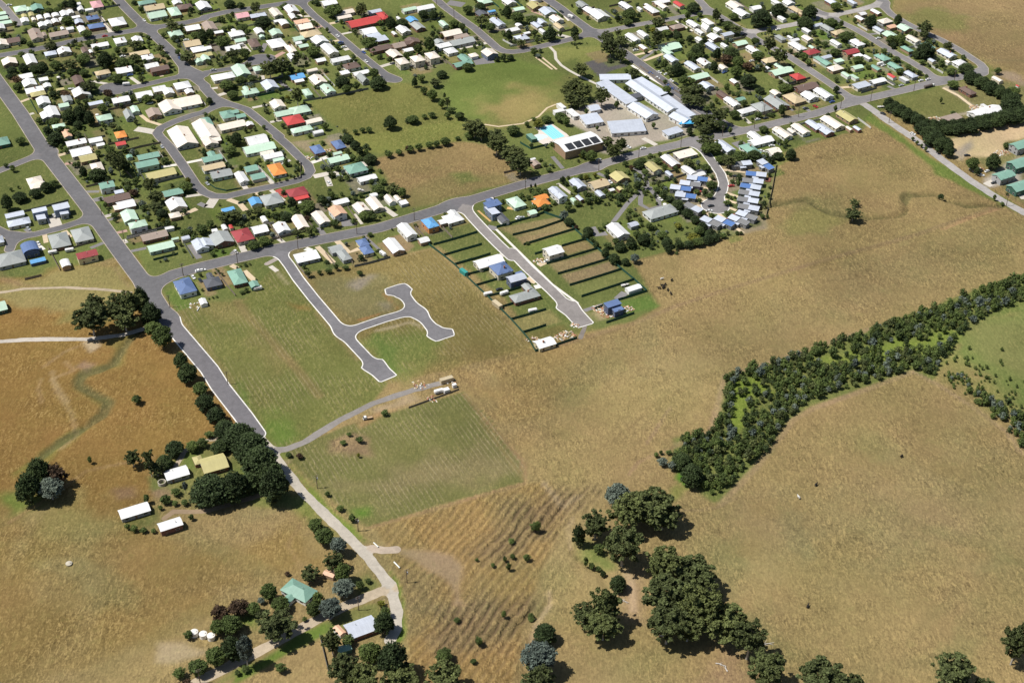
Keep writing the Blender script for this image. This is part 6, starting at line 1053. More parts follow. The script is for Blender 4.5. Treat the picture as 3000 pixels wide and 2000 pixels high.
def tree(t, x0, y0, x1, y1, k, tall=False):
    a, b, s = TILES[t]; X0, Y0, X1, Y1 = a + x0 * s, b + y0 * s, a + x1 * s, b + y1 * s; cx, cy = (X0 + X1) / 2, (Y0 + Y1) / 2
    z = 3.0
    for _ in range(4):
        P = gp(cx, cy, z); sc, dep = pxscale(P); r = (X1 - X0) / sc / 2; hp = (Y1 - Y0) / sc / 2
        c = math.sqrt(max(hp ** 2 - (r * math.sin(dep)) ** 2, (.55 * r) ** 2)) / math.cos(dep); c = min(c, 1.7 * r + 1.5)
        base = (.08 if k in 'dsyr' else .35) * c; z = c + base
    g = zat(P[0], P[1]); shrub = c + r < 4.3; nm = 'shrub' if shrub else 'tree'
    root = ob('shrub' if shrub else TNAME[k], None, None, (P[0], P[1], g), random.uniform(0, 6.28)); me = random.choice(BIG[k]) if r > 3.9 and k in BIG else random.choice(CROWNS[k])
    ob('crown', me, root, (0, 0, z), random.uniform(0, 6.28), (r * .98, r * .98, c * .98))
    if not shrub:
        H = z + c * .3; ob('trunk', TRUNKS[1 if k in 'eb' else 0][NT[0] % 3], root, (0, 0, 0), 0, (min(H, r * 1.6), min(H, r * 1.6), H)); NT[0] += 1
    register(root, '%s %s' % (TKIND[k], nm), P + np.array([0, 0, 0]), nm, 'trees and shrubs of the town and farms'); FOOT.append((P[0], P[1], r * .8))
TREES = '''A0 690 205 850 265 s|1105 580 1310 795 d|960 465 1065 530 s|1065 525 1150 605 s|1460 460 1640 560 e|1660 400 1740 460 s|1670 465 1740 525 s|915 340 1070 440 s|1280 300 1390 375 s|500 470 660 580 e|840 440 895 520 e|290 470 390 545 s|215 430 310 500 d|130 870 260 970 r|140 950 270 1060 s|1225 735 1335 805 y|1255 840 1420 960 s|1525 740 1615 850 d|1490 620 1615 710 e|1780 500 1890 600 e|1300 530 1400 630 s|1390 540 1475 625 s|1570 860 1670 945 e|1170 1030 1310 1110 r|920 910 1120 1060 e|550 1040 660 1130 d|680 1040 820 1120 r|700 1240 880 1420 d|820 1200 1000 1400 d|950 1260 1100 1440 d|1110 1190 1235 1300 s|1615 1080 1760 1190 s|1760 1080 1890 1170 s|400 1340 500 1430 s|480 1440 600 1568 d|550 1370 700 1430 s|830 1380 960 1480 d|1210 1110 1290 1180 s|940 1130 1030 1200 s|1250 1410 1340 1490 e|1900 710 1990 780 s|2060 600 2240 720 e|1840 370 1910 440 s|1890 240 2060 350 e|1950 400 2070 480 d|2180 360 2310 450 s|2260 330 2400 490 d
A0 700 0 800 80 d|770 -20 890 110 d|500 100 620 150 s|600 90 720 150 s|200 590 290 650 s|60 840 160 910 d|70 760 200 850 d|200 720 330 830 d|330 740 470 840 d|410 700 560 840 d|560 690 720 820 s|720 680 900 800 e|850 620 1060 740 s|900 800 1030 880 s|760 780 880 880 s|1300 680 1500 780 s|1420 700 1560 760 s|1750 660 1850 720 s|540 480 660 560 d|130 240 210 310 s|0 360 80 440 d|330 250 430 320 s|1950 320 2050 400 s|1580 70 1660 150 s|1500 0 1580 60 d|1880 620 1960 680 s|1830 600 1900 650 s|2000 560 2080 640 s|640 1440 760 1540 d|760 1480 860 1560 s|950 1200 1010 1290 s|1480 1090 1560 1160 s|900 500 950 540 y
A1 520 20 640 155 e|290 130 350 200 s|360 20 460 100 d|210 0 360 80 d|850 45 940 110 s|240 175 300 235 s|360 270 510 370 s|560 180 780 320 d|180 300 270 370 s|100 400 310 560 s|0 320 110 440 d|460 700 540 800 e|180 640 270 720 s|300 640 390 730 s|390 550 530 680 s|240 560 400 690 e|640 680 850 900 e|760 640 1000 860 e|1000 580 1110 740 e|940 760 1050 850 s|150 920 350 1040 s|330 880 480 960 s|480 870 600 930 s|980 1000 1130 1200 e|910 1090 990 1160 y|1150 540 1340 640 s|1480 880 1680 980 d|1870 780 2010 900 s|1880 870 2100 1030 d|1560 970 1690 1080 s|1690 930 1790 1040 s|2060 180 2200 320 d|2180 210 2350 320 d|1960 230 2060 290 s|1360 60 1600 190 s|1730 30 1860 180 e|1240 0 1330 70 d|1380 310 1430 375 s|2040 1320 2220 1490 d|2290 1340 2400 1415 d|1690 1480 1770 1550 s|1770 1460 1850 1530 s|1840 1450 1930 1530 s|1330 1400 1430 1500 s|1910 550 1970 620 s|2090 640 2170 730 s|2270 590 2360 690 s|1480 500 1560 570 s|240 1040 400 1140 s|930 1470 990 1530 s|1780 450 2000 540 s|1020 175 1110 230 s|1210 230 1280 290 s|0 1320 100 1370 s|0 1110 100 1200 d|650 1430 710 1490 s|700 620 760 680 s
A2 90 110 220 210 d|210 110 340 220 d|440 230 580 310 s|550 260 650 350 s|740 170 910 300 e|870 260 1000 370 s|1060 60 1180 200 d|1150 130 1330 280 s|1320 190 1480 260 s|1090 330 1190 480 d|1210 440 1340 540 e|1430 430 1490 500 s|1540 310 1700 470 d|1700 350 1760 430 s|1840 290 1950 440 d|1870 390 1950 490 e|1380 540 1480 640 s|1040 610 1120 710 d|1110 620 1210 700 d|970 660 1040 715 d|590 740 740 800 s|600 60 740 170 s|740 20 880 120 d|150 420 300 600 s|40 500 160 620 s|230 350 300 420 d|330 390 400 445 y|20 880 100 1000 d|80 850 190 950 s|110 990 220 1090 s|190 1020 330 1160 s|320 1130 420 1250 s|400 1120 480 1240 e|230 900 370 1000 e|300 800 440 900 d|380 1060 420 1130 d|390 1280 480 1370 s|510 1280 640 1380 s|410 1230 520 1300 s|80 850 130 900 s|1730 970 1900 1140 e|1790 880 2000 1060 e|1880 720 2060 880 e|1750 1050 1950 1220 e|1900 960 2100 1140 e|1860 1100 2050 1240 e|2120 1000 2300 1210 e|2160 360 2352 500 e|2200 440 2420 640 e|1310 1390 1390 1465 s|1390 1340 1460 1390 s|1500 1340 1640 1400 s|1650 1290 1820 1400 s|1740 1330 1860 1450 s|1400 1400 1560 1440 y|1100 1460 1280 1530 s|2340 1150 2420 1250 s|130 1305 210 1370 s|200 1290 310 1350 s|-40 1330 120 1415 s|2130 1440 2180 1500 s|2000 1240 2060 1320 s|1390 330 1480 420 s
A2 610 1350 870 1568 e|740 1440 910 1600 e|880 1490 1080 1620 e|950 1540 1120 1700 e
A3 70 100 270 240 s|0 160 70 250 d|90 210 220 300 s|410 210 590 310 e|340 280 410 350 s|400 310 480 380 y|520 150 610 220 s|820 20 1000 150 d|800 130 890 230 s|1110 90 1230 260 e|1220 240 1380 340 s|1310 280 1480 390 e|940 140 1020 200 s|1560 100 1830 320 d|1300 150 1440 230 s|1790 30 1990 190 d|2150 50 2352 220 d|2080 190 2300 320 d|2000 150 2110 220 s|1740 300 1810 410 e|1710 420 1860 600 e|1820 540 2000 740 e|1560 430 1680 510 s|1560 590 1740 690 s|670 360 790 470 d|540 340 670 420 s|430 340 580 540 e|410 480 480 560 s|180 470 260 560 s|640 720 800 870 d|530 670 630 790 s|440 690 520 780 s|860 490 1060 660 d|810 590 960 690 s|930 590 1040 690 s|1120 540 1230 700 d|1240 540 1460 680 d|1200 620 1370 760 r|1340 640 1500 780 s|1090 690 1200 830 d|1320 750 1480 900 s|1460 700 1620 820 r|1430 840 1650 1010 d|1630 990 1740 1080 d|1250 950 1340 1060 s|740 860 850 980 s|830 890 940 970 s|730 980 880 1110 e|820 960 1050 1130 e|740 1080 950 1210 e|900 1110 1060 1240 e|160 780 300 890 e|550 910 620 970 s|540 980 660 1090 s|90 970 180 1050 s|880 1310 1030 1450 e|970 1290 1140 1440 e|1100 1230 1300 1420 e|1020 1360 1200 1500 e|950 1420 1110 1540 e|1130 1380 1310 1500 d|1000 1210 1110 1290 s|1310 1260 1450 1370 s|1590 1280 1710 1360 s|1870 1190 1980 1340 s|1440 1140 1540 1230 s|1140 1120 1200 1190 s|2050 600 2130 660 s|2120 600 2240 700 s|2180 680 2280 760 s|1730 715 1810 780 d|1870 990 2050 1040 s|1910 960 1990 1010 s|1990 560 2060 620 s|1690 760 1750 830 s|420 1400 480 1480 s|0 330 90 420 e|0 420 160 520 e|0 540 150 700 e|1650 1440 1780 1530 s|1820 1470 1920 1530 s|820 1450 910 1560 d|1300 1450 1360 1540 s|2110 1010 2200 1050 s|700 440 800 500 s|820 400 920 490 d|1000 410 1080 500 d|1600 1010 1680 1070 s|2250 340 2330 420 s|2290 440 2370 540 s
A4 120 20 260 130 s|510 170 670 320 d|855 160 965 285 d|1130 230 1310 400 e|1140 340 1260 450 e|1100 470 1340 670 d|1060 570 1200 670 d|750 400 900 520 s|850 390 1000 520 s|810 480 890 560 d|1420 470 1540 580 e|380 200 440 270 s|700 550 790 620 s|830 650 940 710 s|370 650 520 730 s|530 560 590 600 s|1140 680 1230 750 s|1350 680 1460 770 s|1320 730 1380 800 s|1590 740 1790 820 d|1450 780 1590 870 s|970 740 1080 800 s|870 780 990 860 s|580 840 640 920 s|640 830 720 890 s|160 980 240 1070 d|200 1210 70 1290 s|1650 820 1850 960 d|1760 870 1980 1020 d|1880 920 2080 1080 d|1990 990 2180 1130 d|2080 1050 2330 1260 d|2150 990 2320 1110 s|1380 1110 1420 1190 s|1500 1270 1580 1330 s|750 1180 900 1290 d|830 1200 1000 1330 d|920 1240 1100 1400 d|1040 1300 1220 1460 d|1080 1380 1290 1540 d|1200 1440 1420 1600 d|1390 1420 1560 1540 d|1500 1400 1700 1550 d|1640 1380 1850 1540 d|1800 1350 2000 1500 d|1950 1300 2150 1470 d|2080 1260 2300 1440 d|2200 1240 2430 1420 d|2000 770 2100 860 s|1460 930 1620 1010 s|1100 800 1190 870 s|1200 850 1260 910 s|160 1205 215 1290 s|70 1290 130 1350 s|20 90 0 190 d|220 230 290 320 s|50 220 220 300 s|0 200 60 270 s|210 400 400 440 s|20 470 120 540 s|520 740 600 800 s|160 880 230 950 s|480 460 580 530 s|110 570 260 640 s|2070 1110 2352 1300 d
B0 900 330 1010 490 d|1000 380 1230 480 d|1200 170 1330 300 e|1270 180 1450 420 e|1350 250 1500 400 d|1200 120 1330 190 s|1080 150 1170 230 s|520 -60 740 100 d|670 80 740 170 s|820 290 900 360 s|320 590 480 700 d|450 510 600 640 d|540 500 660 600 s|0 650 150 850 d|130 640 320 740 d|170 0 300 100 s|100 320 185 410 s|30 300 100 360 s|1410 550 1530 640 s|1470 600 1600 690 r|1630 470 1790 650 e|1690 620 1870 770 e|1700 740 1880 870 e|1780 820 1930 930 d|1600 780 1700 860 s|1660 900 1730 970 s|1500 480 1600 580 s|1410 480 1480 530 s|1830 230 1950 320 s|2040 540 2230 610 s|2120 460 2200 560 y|1180 740 1240 830 s|1000 280 1060 320 s|870 280 940 360 s|1260 870 1370 940 s|1300 940 1350 990 s|1960 970 2050 1060 s|2050 1060 2200 1150 s|2240 1000 2400 1130 s|600 500 690 580 s|190 560 230 600 s|100 580 150 630 s|1840 930 1910 1010 y
B1 130 860 300 1000 e|230 840 420 980 e|0 950 120 1060 s|460 830 560 930 e|540 810 680 900 e|940 680 1060 840 d|1140 900 1220 980 r|1140 1030 1260 1140 e|1000 1050 1120 1150 e|860 870 1020 960 d|1280 660 1410 790 d|1400 620 1500 720 s|1460 660 1550 720 s|1060 770 1290 840 s|1430 940 1550 1050 s|1900 880 1990 970 s|1750 870 1920 950 s|1690 680 1760 740 s|1900 560 2080 650 s|2080 550 2240 640 e|2200 580 2330 700 s|1870 480 1960 550 s|1990 480 2100 560 s|1560 -30 1720 70 d|1660 40 1800 150 d|1730 110 1830 220 d|1810 200 1990 310 d|1650 200 1750 280 s|280 -60 440 100 d|220 100 380 220 s|480 1190 640 1310 s|600 1170 760 1230 s|50 1310 130 1380 s|1980 1410 1990 1440 s|1740 1530 1820 1600 s|2050 150 2170 250 s|2180 140 2280 220 s|2290 100 2380 190 r|380 320 450 400 s|1390 350 1430 385 s|840 120 900 170 s|1040 270 1090 320 s|1470 330 1570 400 s|2120 790 2200 850 s|780 860 860 930 s|1860 1110 1940 1140 s|1090 400 1150 440 s|1000 440 1050 490 s|1050 430 1090 480 s|910 470 960 510 s|840 480 880 530 s|800 500 830 540 s|1010 310 1070 370 s|1020 380 1060 430 s|490 500 560 560 s|750 870 830 940 s|1970 1370 2000 1400 s
B2 -60 90 60 190 s|50 70 160 170 s|170 50 280 140 s|260 40 360 130 s|340 0 480 110 s|510 0 590 40 s|620 -40 750 20 s|880 -20 1110 200 e|1040 100 1320 300 e|1140 190 1400 430 e|1560 350 1640 415 s|1380 540 1410 610 d|1430 530 1460 590 d|1350 580 1440 650 s|1390 630 1490 680 s|1430 580 1520 640 s|1250 640 1320 700 s|1370 780 1480 850 s|1500 770 1620 850 s|1620 730 1700 790 s|1540 620 1610 680 s|1720 450 1800 550 d|1770 510 1830 570 d|1860 560 1940 640 s|1990 430 2060 520 y|2100 410 2160 480 y|1760 730 1880 860 s|1870 730 1980 800 s|2000 690 2100 780 s|2080 660 2180 770 s|2150 690 2220 750 s|1980 630 2050 680 s|1710 840 1840 960 b|1760 930 1900 1020 d|1880 1010 1940 1070 r|1980 1030 2120 1130 d|1970 1110 2060 1180 d|2060 1150 2130 1220 d|2100 1200 2180 1280 d|2200 1270 2300 1380 d|2150 1040 2230 1080 s|2200 990 2290 1050 s|1370 70 1430 130 d|1630 50 1710 150 s|1950 150 2050 260 s|2010 150 2160 300 s|1940 190 2000 250 y|2180 0 2352 130 e|2260 80 2420 250 e|2220 590 2290 680 s|2240 640 2352 690 s|1330 670 1400 730 s|1280 700 1340 740 s|2230 370 2300 430 s
B3 0 0 150 180 e|-60 80 90 240 e|950 0 1180 110 e|980 60 1150 210 s|1080 60 1250 210 s|1150 210 1280 320 s|1230 200 1400 350 e|1340 190 1550 280 s|1420 170 1540 260 s|1510 180 1700 240 d|1960 130 2100 270 d|1810 180 1950 260 d|1750 220 1850 310 d|380 190 450 240 s|490 170 550 230 s|90 270 170 350 s|160 320 230 400 r|200 260 350 370 d|250 240 380 330 s|300 370 410 450 s|440 240 560 320 s|540 310 620 400 s|790 240 930 360 e|980 330 1120 390 s|210 500 320 610 d|260 420 330 490 s|320 490 390 590 e|160 590 230 660 s|0 640 130 740 d|0 740 90 800 s|130 820 220 880 s|190 860 270 920 s|560 460 640 500 s|430 570 540 650 s|510 600 630 710 d|580 670 700 760 d|650 720 810 830 d|760 820 920 930 d|860 900 1000 1000 d|940 970 1080 1090 d|1030 1050 1180 1170 d|900 1020 1040 1140 s|1090 1100 1230 1200 d|700 740 800 880 d|260 920 330 980 s|350 980 450 1080 s|460 1070 560 1150 b|480 1090 620 1170 s|530 1150 680 1280 d|560 1230 680 1340 d|680 1180 800 1290 d|780 1190 920 1280 d|880 1160 1040 1260 s|1000 1130 1160 1230 d|680 990 790 1060 y|210 1080 310 1180 s|260 1110 410 1250 d|130 1150 260 1280 d|0 1200 140 1320 d|170 1340 290 1450 b|80 1390 180 1480 d|-60 1350 70 1470 d|930 330 990 400 s|1040 540 1200 580 s|900 600 990 670 s|1040 640 1150 720 s|950 700 1010 770 s|1080 500 1150 560 s|1320 490 1390 540 s|1410 430 1460 470 s|1260 650 1330 700 s|1240 730 1350 790 s|1250 850 1360 920 s|1080 870 1150 940 s|990 840 1060 910 s|1740 640 1800 720 s|1660 880 1740 950 s|820 1130 1000 1200 y|1200 1110 1300 1160 s|1270 390 1330 440 s|1930 20 2010 110 s
G 1030 -30 1110 40 d|1100 40 1160 90 r|1200 50 1340 150 d|1190 120 1280 190 d|1280 170 1360 240 s|1330 220 1400 300 s|1410 290 1520 400 d|1490 350 1640 480 d|1640 410 1750 500 d|1740 360 1860 470 b|1560 230 1710 340 d|1690 180 1830 300 d|1820 130 1980 260 d|1530 180 1640 260 s|540 225 600 260 s|1430 235 1550 305 s|1800 120 1880 180 s
B4 290 810 500 970 e|350 725 475 790 e|1360 650 1440 720 d|1180 -60 1420 110 d|1300 0 1500 180 d|1420 60 1560 240 d|1680 230 1850 400 s|1780 340 1860 450 d|1910 180 2100 380 d|1990 660 2040 740 s|2080 730 2140 785 s|2140 640 2180 680 d|1050 0 1100 50 s|1100 40 1150 100 s|1150 80 1200 130 s|1200 110 1250 175 s|2100 60 2200 150 s
E 1730 150 1820 240 e|1870 155 1940 220 s|1960 150 2060 190 s|2060 80 2130 170 s|980 390 1050 440 s|1030 360 1100 420 s|720 150 765 200 s|980 95 1015 125 s|2160 110 2250 160 s|620 480 650 500 s|665 460 695 490 s|710 455 745 480 s
D 165 690 250 768 e|190 672 240 720 e|235 675 300 740 e|270 660 330 730 e|250 700 320 760 e|300 655 345 720 d|320 690 372 748 d|330 735 375 775 s|345 745 400 803 s|395 805 435 850 d|405 830 455 880 d|440 875 480 912 s|445 900 495 945 d|470 930 520 975 d|490 960 540 1000 d|508 965 590 1030 d|530 985 620 1060 d|550 1015 645 1100 d|575 1050 655 1115 d|590 1070 667 1157 d|430 1080 535 1168 d|500 1075 575 1150 d|540 1080 605 1135 d|375 1008 425 1048 d|355 1040 400 1078 d|325 1030 360 1088 e|340 1060 380 1095 e|285 1030 322 1070 e|300 905 328 930 s|425 1010 460 1040 s|450 1003 480 1030 s|480 1010 525 1040 d|30 1080 95 1160 d|55 1045 125 1125 d|85 1062 160 1130 r|80 1090 150 1150 b|365 1135 395 1160 s|495 1100 560 1160 d
D 705 1188 745 1225 s|720 1208 770 1255 s|755 1230 800 1275 b|742 1265 790 1312 e|765 1290 808 1340 s|760 1325 818 1374 b|690 1300 735 1335 e|595 1335 640 1385 s|480 1385 530 1435 r|520 1370 575 1420 r|560 1380 600 1415 s|500 1410 560 1458 s|480 1420 520 1460 s|585 1395 680 1475 e|620 1370 668 1405 s|715 1355 748 1398 s|700 1378 740 1420 s|730 1370 790 1420 b|775 1335 800 1370 s|470 1480 525 1535 s|500 1455 560 1520 d|540 1450 585 1530 b|430 1510 480 1555 s|395 1530 430 1560 s|420 1445 445 1470 s|400 1560 450 1600 r|855 1400 908 1458 d|738 1440 785 1500 e|755 1500 830 1575 e|820 1470 880 1530 s|860 1465 945 1560 d|800 1520 880 1600 e|880 1520 960 1590 e|975 1520 1070 1600 e|998 1488 1042 1522 s|870 1390 900 1420 s|630 1520 660 1545 s
H 950 735 1000 790 s|990 745 1060 810 s|1065 765 1130 818 s|1150 772 1202 818 s|1220 512 1305 595 s|1300 478 1390 520 s|1205 595 1250 640 s|1310 560 1370 610 s|1390 410 1440 500 b|1370 445 1395 470 y|1440 665 1490 720 s|1090 510 1150 590 s|1460 150 1530 200 s|1880 60 1990 170 d|1560 30 1640 90 s|665 220 710 285 s|1380 550 1450 610 s
I 1890 805 1975 870 y|1690 620 1790 720 s|1780 600 1850 660 s|1040 540 1100 585 r|790 780 870 835 b|640 1400 730 1480 s|580 1450 650 1500 s|1200 960 1260 1000 s|1440 1170 1520 1260 r|1560 1140 1700 1210 s
K 1590 400 1650 500 s|1640 440 1710 520 s|1700 470 1770 530 s|1750 510 1810 580 d|1080 940 1150 1000 s|600 1150 680 1230 s|550 1340 620 1400 s|400 960 470 1020 s|850 400 900 460 s|880 460 940 540 s|740 460 790 510 s|1100 80 1190 180 s|900 240 970 290 s|1070 1190 1130 1240 r
J 760 470 830 530 s|640 500 700 550 s|770 590 800 630 y|690 440 740 480 s|610 990 680 1040 s|700 1055 770 1125 s|520 880 570 930 s|300 590 370 640 r|220 585 280 625 s|950 270 1020 300 s
M 1230 480 1300 550 s|1290 460 1350 520 s|1265 535 1400 650 b|1390 585 1500 700 b|1365 455 1450 520 s|1455 445 1600 610 e|1545 385 1660 485 d|1690 340 1800 450 d|1640 430 1720 500 s|1790 370 1900 480 s|1880 330 1970 420 s|1810 300 1880 370 b|1420 520 1540 640 s|1580 480 1700 600 e|1720 600 1800 700 s
D 1222 1425 1282 1482 d|1190 1475 1285 1545 b|1195 1520 1275 1600 e|1310 1380 1372 1435 e|1355 1340 1425 1430 e|1340 1400 1432 1468 e|1398 1316 1442 1360 d|1385 1205 1478 1300 e|1312 1198 1346 1256 d|1335 1170 1402 1238 e|1385 1105 1455 1172 b|1395 1135 1480 1218 e|1455 1118 1558 1212 e|1480 1150 1565 1218 e|1430 1130 1520 1200 e|1480 1250 1572 1345 e|1540 1272 1645 1362 e|1478 1318 1592 1422 e|1560 1330 1662 1440 e|1485 1388 1582 1482 e|1540 1395 1622 1475 e|1610 1385 1718 1475 e|1680 1420 1762 1512 e|1718 1488 1812 1580 e|1830 1518 1945 1600 e|1940 1545 1992 1600 e|2303 1425 2370 1520 e|2140 1498 2242 1590 e|2235 1555 2285 1600 e|1225 1190 1245 1220 s|1360 1245 1390 1275 s|1200 1270 1220 1290 s|1150 1400 1165 1420 s|1090 1280 1100 1290 s|1560 1060 1620 1120 d|1540 1035 1590 1080 d|1400 1270 1420 1290 s|1210 1400 1230 1420 s|1170 1270 1185 1285 s|1090 1460 1110 1485 s'''
for line in TREES.split('\n'):
    t = line.split()[0]
    for e in line[len(t) + 1:].split('|'):
        q = e.split(); v = [float(a) for a in q[:4]]
        if v[2] <= v[0] or v[3] <= v[1]: continue
        tree(t, *v, q[4])

# windbreak rows of cypress
def row(t, pts, step, r, h, k='d'):
    P = XYs(t, pts); L = [0.0]
    for i in range(len(P) - 1): L.append(L[-1] + np.hypot(*(P[i + 1] - P[i])))
    for d in np.arange(0, L[-1], step):
        i = max(j for j in range(len(P) - 1) if L[j] <= d); p = P[i] + (P[i + 1] - P[i]) * (d - L[i]) / (L[i + 1] - L[i]); q0 = proj((p[0], p[1], h * .55)); s, _ = pxscale(np.array([p[0], p[1], 0.])); rr = r * random.uniform(.9, 1.15)
        tree('S', q0[0] - rr * s, q0[1] - h * .5 * s, q0[0] + rr * s, q0[1] + h * .5 * s, k)
row('A4', '790 1250 950 1340 1150 1450 1330 1560', 6.5, 5.0, 9); row('A4', '1300 1500 1550 1500 1800 1460 2100 1390 2352 1330', 7, 5.2, 9); row('B4', '1230 30 1350 90 1490 190', 6.5, 5.5, 10); row('A4', '1720 930 1900 1020 2080 1110 2250 1210', 7.5, 5.0, 9); row('D', '520 1010 560 1050 600 1095', 8, 6, 12)
# ------------------------------------------------------------------ plantation along the right-hand creek
PL = XYs('N', '-60 1150 60 1110 200 1085 250 900 275 730 600 628 950 505 1270 405 1680 255 2070 105 2300 60 2300 220 2000 325 1850 425 1720 590 1640 735 1500 685 1280 755 850 890 690 1000 590 1200 470 1270 290 1470 200 1530 60 1400 -60 1300')
OPEN = [XYs('N', s) for s in ('340 770 500 725 610 815 590 860 440 850 410 990 390 1140 310 1120 330 940', '850 610 1050 590 1180 560 1200 590 950 650', '1250 520 1560 480 1700 410 1840 440 1760 540 1500 560 1300 600')]
rngp = np.random.default_rng(3); plants = []; cand = PL.min(0) + rngp.random((14000, 2)) * (PL.max(0) - PL.min(0)); ok = poly_sd(cand[:, 0], cand[:, 1], PL) > 1.0; op = np.zeros(len(cand), bool)
for o in OPEN: op |= poly_sd(cand[:, 0], cand[:, 1], o) > 0
clear = vnoise(cand[:, 0], cand[:, 1], 26, 21, 2) > .70
PA = np.zeros((1300, 3)); npl = 0
for i in np.where(ok)[0]:
    if npl >= 1150: break
    if (op[i] or clear[i]) and rngp.random() > .10: continue
    p = cand[i]; r = rngp.uniform(1.5, 2.7) if rngp.random() > .2 else rngp.uniform(2.4, 3.6)
    if npl and np.any((PA[:npl, 0] - p[0]) ** 2 + (PA[:npl, 1] - p[1]) ** 2 < (.54 * (r + PA[:npl, 2])) ** 2): continue
    PA[npl] = (p[0], p[1], r); npl += 1; plants.append((p[0], p[1], r, 'ddssssseb'[rngp.integers(0, 9)]))
EDGE = XYs('N', '1640 745 1760 800 1900 900 2050 1000 2150 1090 2240 1210 2300 1330')
for _ in range(130):
    i = rngp.integers(0, len(EDGE) - 1); p = EDGE[i] + (EDGE[i + 1] - EDGE[i]) * rngp.random() + [rngp.uniform(-2, 14), rngp.uniform(0, 12)]; plants.append((p[0], p[1], rngp.uniform(.7, 1.7) if i < 2 else rngp.uniform(1.2, 2.6), 'dsssb'[rngp.integers(0, 5)]))
for _ in range(70):
    p = XYs('N', '1760 560 2050 830')[0] + (XYs('N', '2150 900 2050 830')[0] - XYs('N', '1760 560 2050 830')[0]) * rngp.random() + rngp.normal(size=2) * 8; plants.append((p[0], p[1], rngp.uniform(.6, 1.4), 's'))
plants.sort(key=lambda q: -q[2] / max(q[1], 1))
SMALLM = {k: [mesh_np('sapling', *crown('s' if k == 'e' else k, 700 + 10 * i + j, 300), LM[k]) for j in range(3)] for i, k in enumerate('dseb')}
LAB = {'d': ('dark green sapling in the creek plantation', 'dark saplings of the plantation'), 's': ('mid green sapling in the creek plantation', 'green saplings of the plantation'), 'e': ('olive sapling in the creek plantation', 'olive saplings of the plantation'), 'b': ('blue-grey sapling in the creek plantation', 'blue-grey saplings of the plantation')}
PSEC = ['at left tip of creek plantation', 'just right of plantation left tip', 'low in the plantation bend', 'inside the plantation bend', 'above the plantation bend', 'left of plantation middle', 'in the plantation middle', 'right of plantation middle', 'by the plantation paddock corner', 'towards plantation right end', 'at right end of plantation']
rest = []
for i, (x, y, r, k) in enumerate(plants):
    h = r * rngp.uniform(.95, 1.5)
    if i < 290:
        o = ob('sapling', SMALLM[k][i % 3], None, (x, y, h * .95 + zat(x, y)), rngp.uniform(0, 6.28), (r, r, h)); sx = proj((x, y, 0))[0]; register(o, LAB[k][0].split(' in ')[0], np.array([x, y, 0.]), 'sapling', 'saplings of the creek plantation', PSEC[sum(sx > b for b in (2090, 2150, 2210, 2270, 2350, 2440, 2540, 2660, 2780, 2880))])
    else: rest.append((x, y, r, h, k))
def merged(name, items, mats, label, cat, group=None):
    VV, FF, MI, off = [], [], [], 0; src = {k: [(np.array([v.co[:] for v in m.vertices]), np.array([p.vertices[:] for p in m.polygons])) for m in SMALLM[k][:2]] for k in SMALLM}
    ks = list(SMALLM)
    for n, (x, y, r, h, k) in enumerate(items):
        V, Fc = src[k][n % 2]; a = n * 1.7; c, s = math.cos(a), math.sin(a)
        VV.append(np.stack([(V[:, 0] * c - V[:, 1] * s) * r + x, (V[:, 0] * s + V[:, 1] * c) * r + y, V[:, 2] * h + h * .92], 1)); FF.append(Fc + off); MI.append(np.full(len(Fc), ks.index(k))); off += len(V)
    m = mesh_np(name, np.concatenate(VV), np.concatenate(FF))
    for k in ks: m.materials.append(LM[k])
    m.polygons.foreach_set('material_index', np.concatenate(MI).astype(np.int32)); return tag(ob(name, m), label, cat, None, 'stuff')
if rest: merged('plantation_undergrowth', rest, None, 'dense mass of smaller saplings filling the creek plantation', 'saplings')
# garden shrubs too many to count: round the houses, clear of roofs, roads and open lots
FO = np.array(FOOT); shr = []; TOWN = [np.array([(v[i], v[i + 1]) for i in range(0, len(v), 2)]) for v in (nums('0 0 2600 0 2840 190 2500 290 2330 420 2280 460 2240 690 2050 700 1960 760 1860 760 1700 600 1640 560 1400 620 1290 700 1150 750 900 790 560 860 450 840 300 700 180 520 0 250'),)]
NOT = [np.array([(v[i], v[i + 1]) for i in range(0, len(v), 2)]) for v in (nums('900 300 1000 240 1180 240 1290 200 1400 150 1560 170 1680 220 1700 360 1600 420 1560 500 1200 610 1090 450'), nums('1620 330 1760 200 1900 240 2130 370 2000 420 1700 470'), nums('1350 680 1640 580 1980 940 1700 980'), nums('1260 760 1500 740 1620 900 1500 960'))]
tries = 0
while len(shr) < 1500 and tries < 22000:
    tries += 1; f = FO[rngp.integers(0, len(FO))]; a = rngp.uniform(0, 6.28); d = f[2] + rngp.uniform(.6, 7); x, y = f[0] + d * math.cos(a), f[1] + d * math.sin(a); q = proj((x, y, 0))
    if poly_sd(np.array([q[0]]), np.array([q[1]]), TOWN[0])[0] < 0 or any(poly_sd(np.array([q[0]]), np.array([q[1]]), N_)[0] > 0 for N_ in NOT): continue
    r = rngp.uniform(.7, 1.7) if rngp.random() > (.25 if y < 850 else .55) else rngp.uniform(1.6, 3.0)
    if on_road(x, y, r + 1.2) or np.any(np.hypot(FO[:, 0] - x, FO[:, 1] - y) < FO[:, 2] + r * .6): continue
    shr.append((x, y, r, r * rngp.uniform(.7, 1.15), 'sssddeb'[rngp.integers(0, 7)]))
merged('garden_shrubs', shr, None, 'low garden shrubs scattered round the houses of the town', 'shrubs')

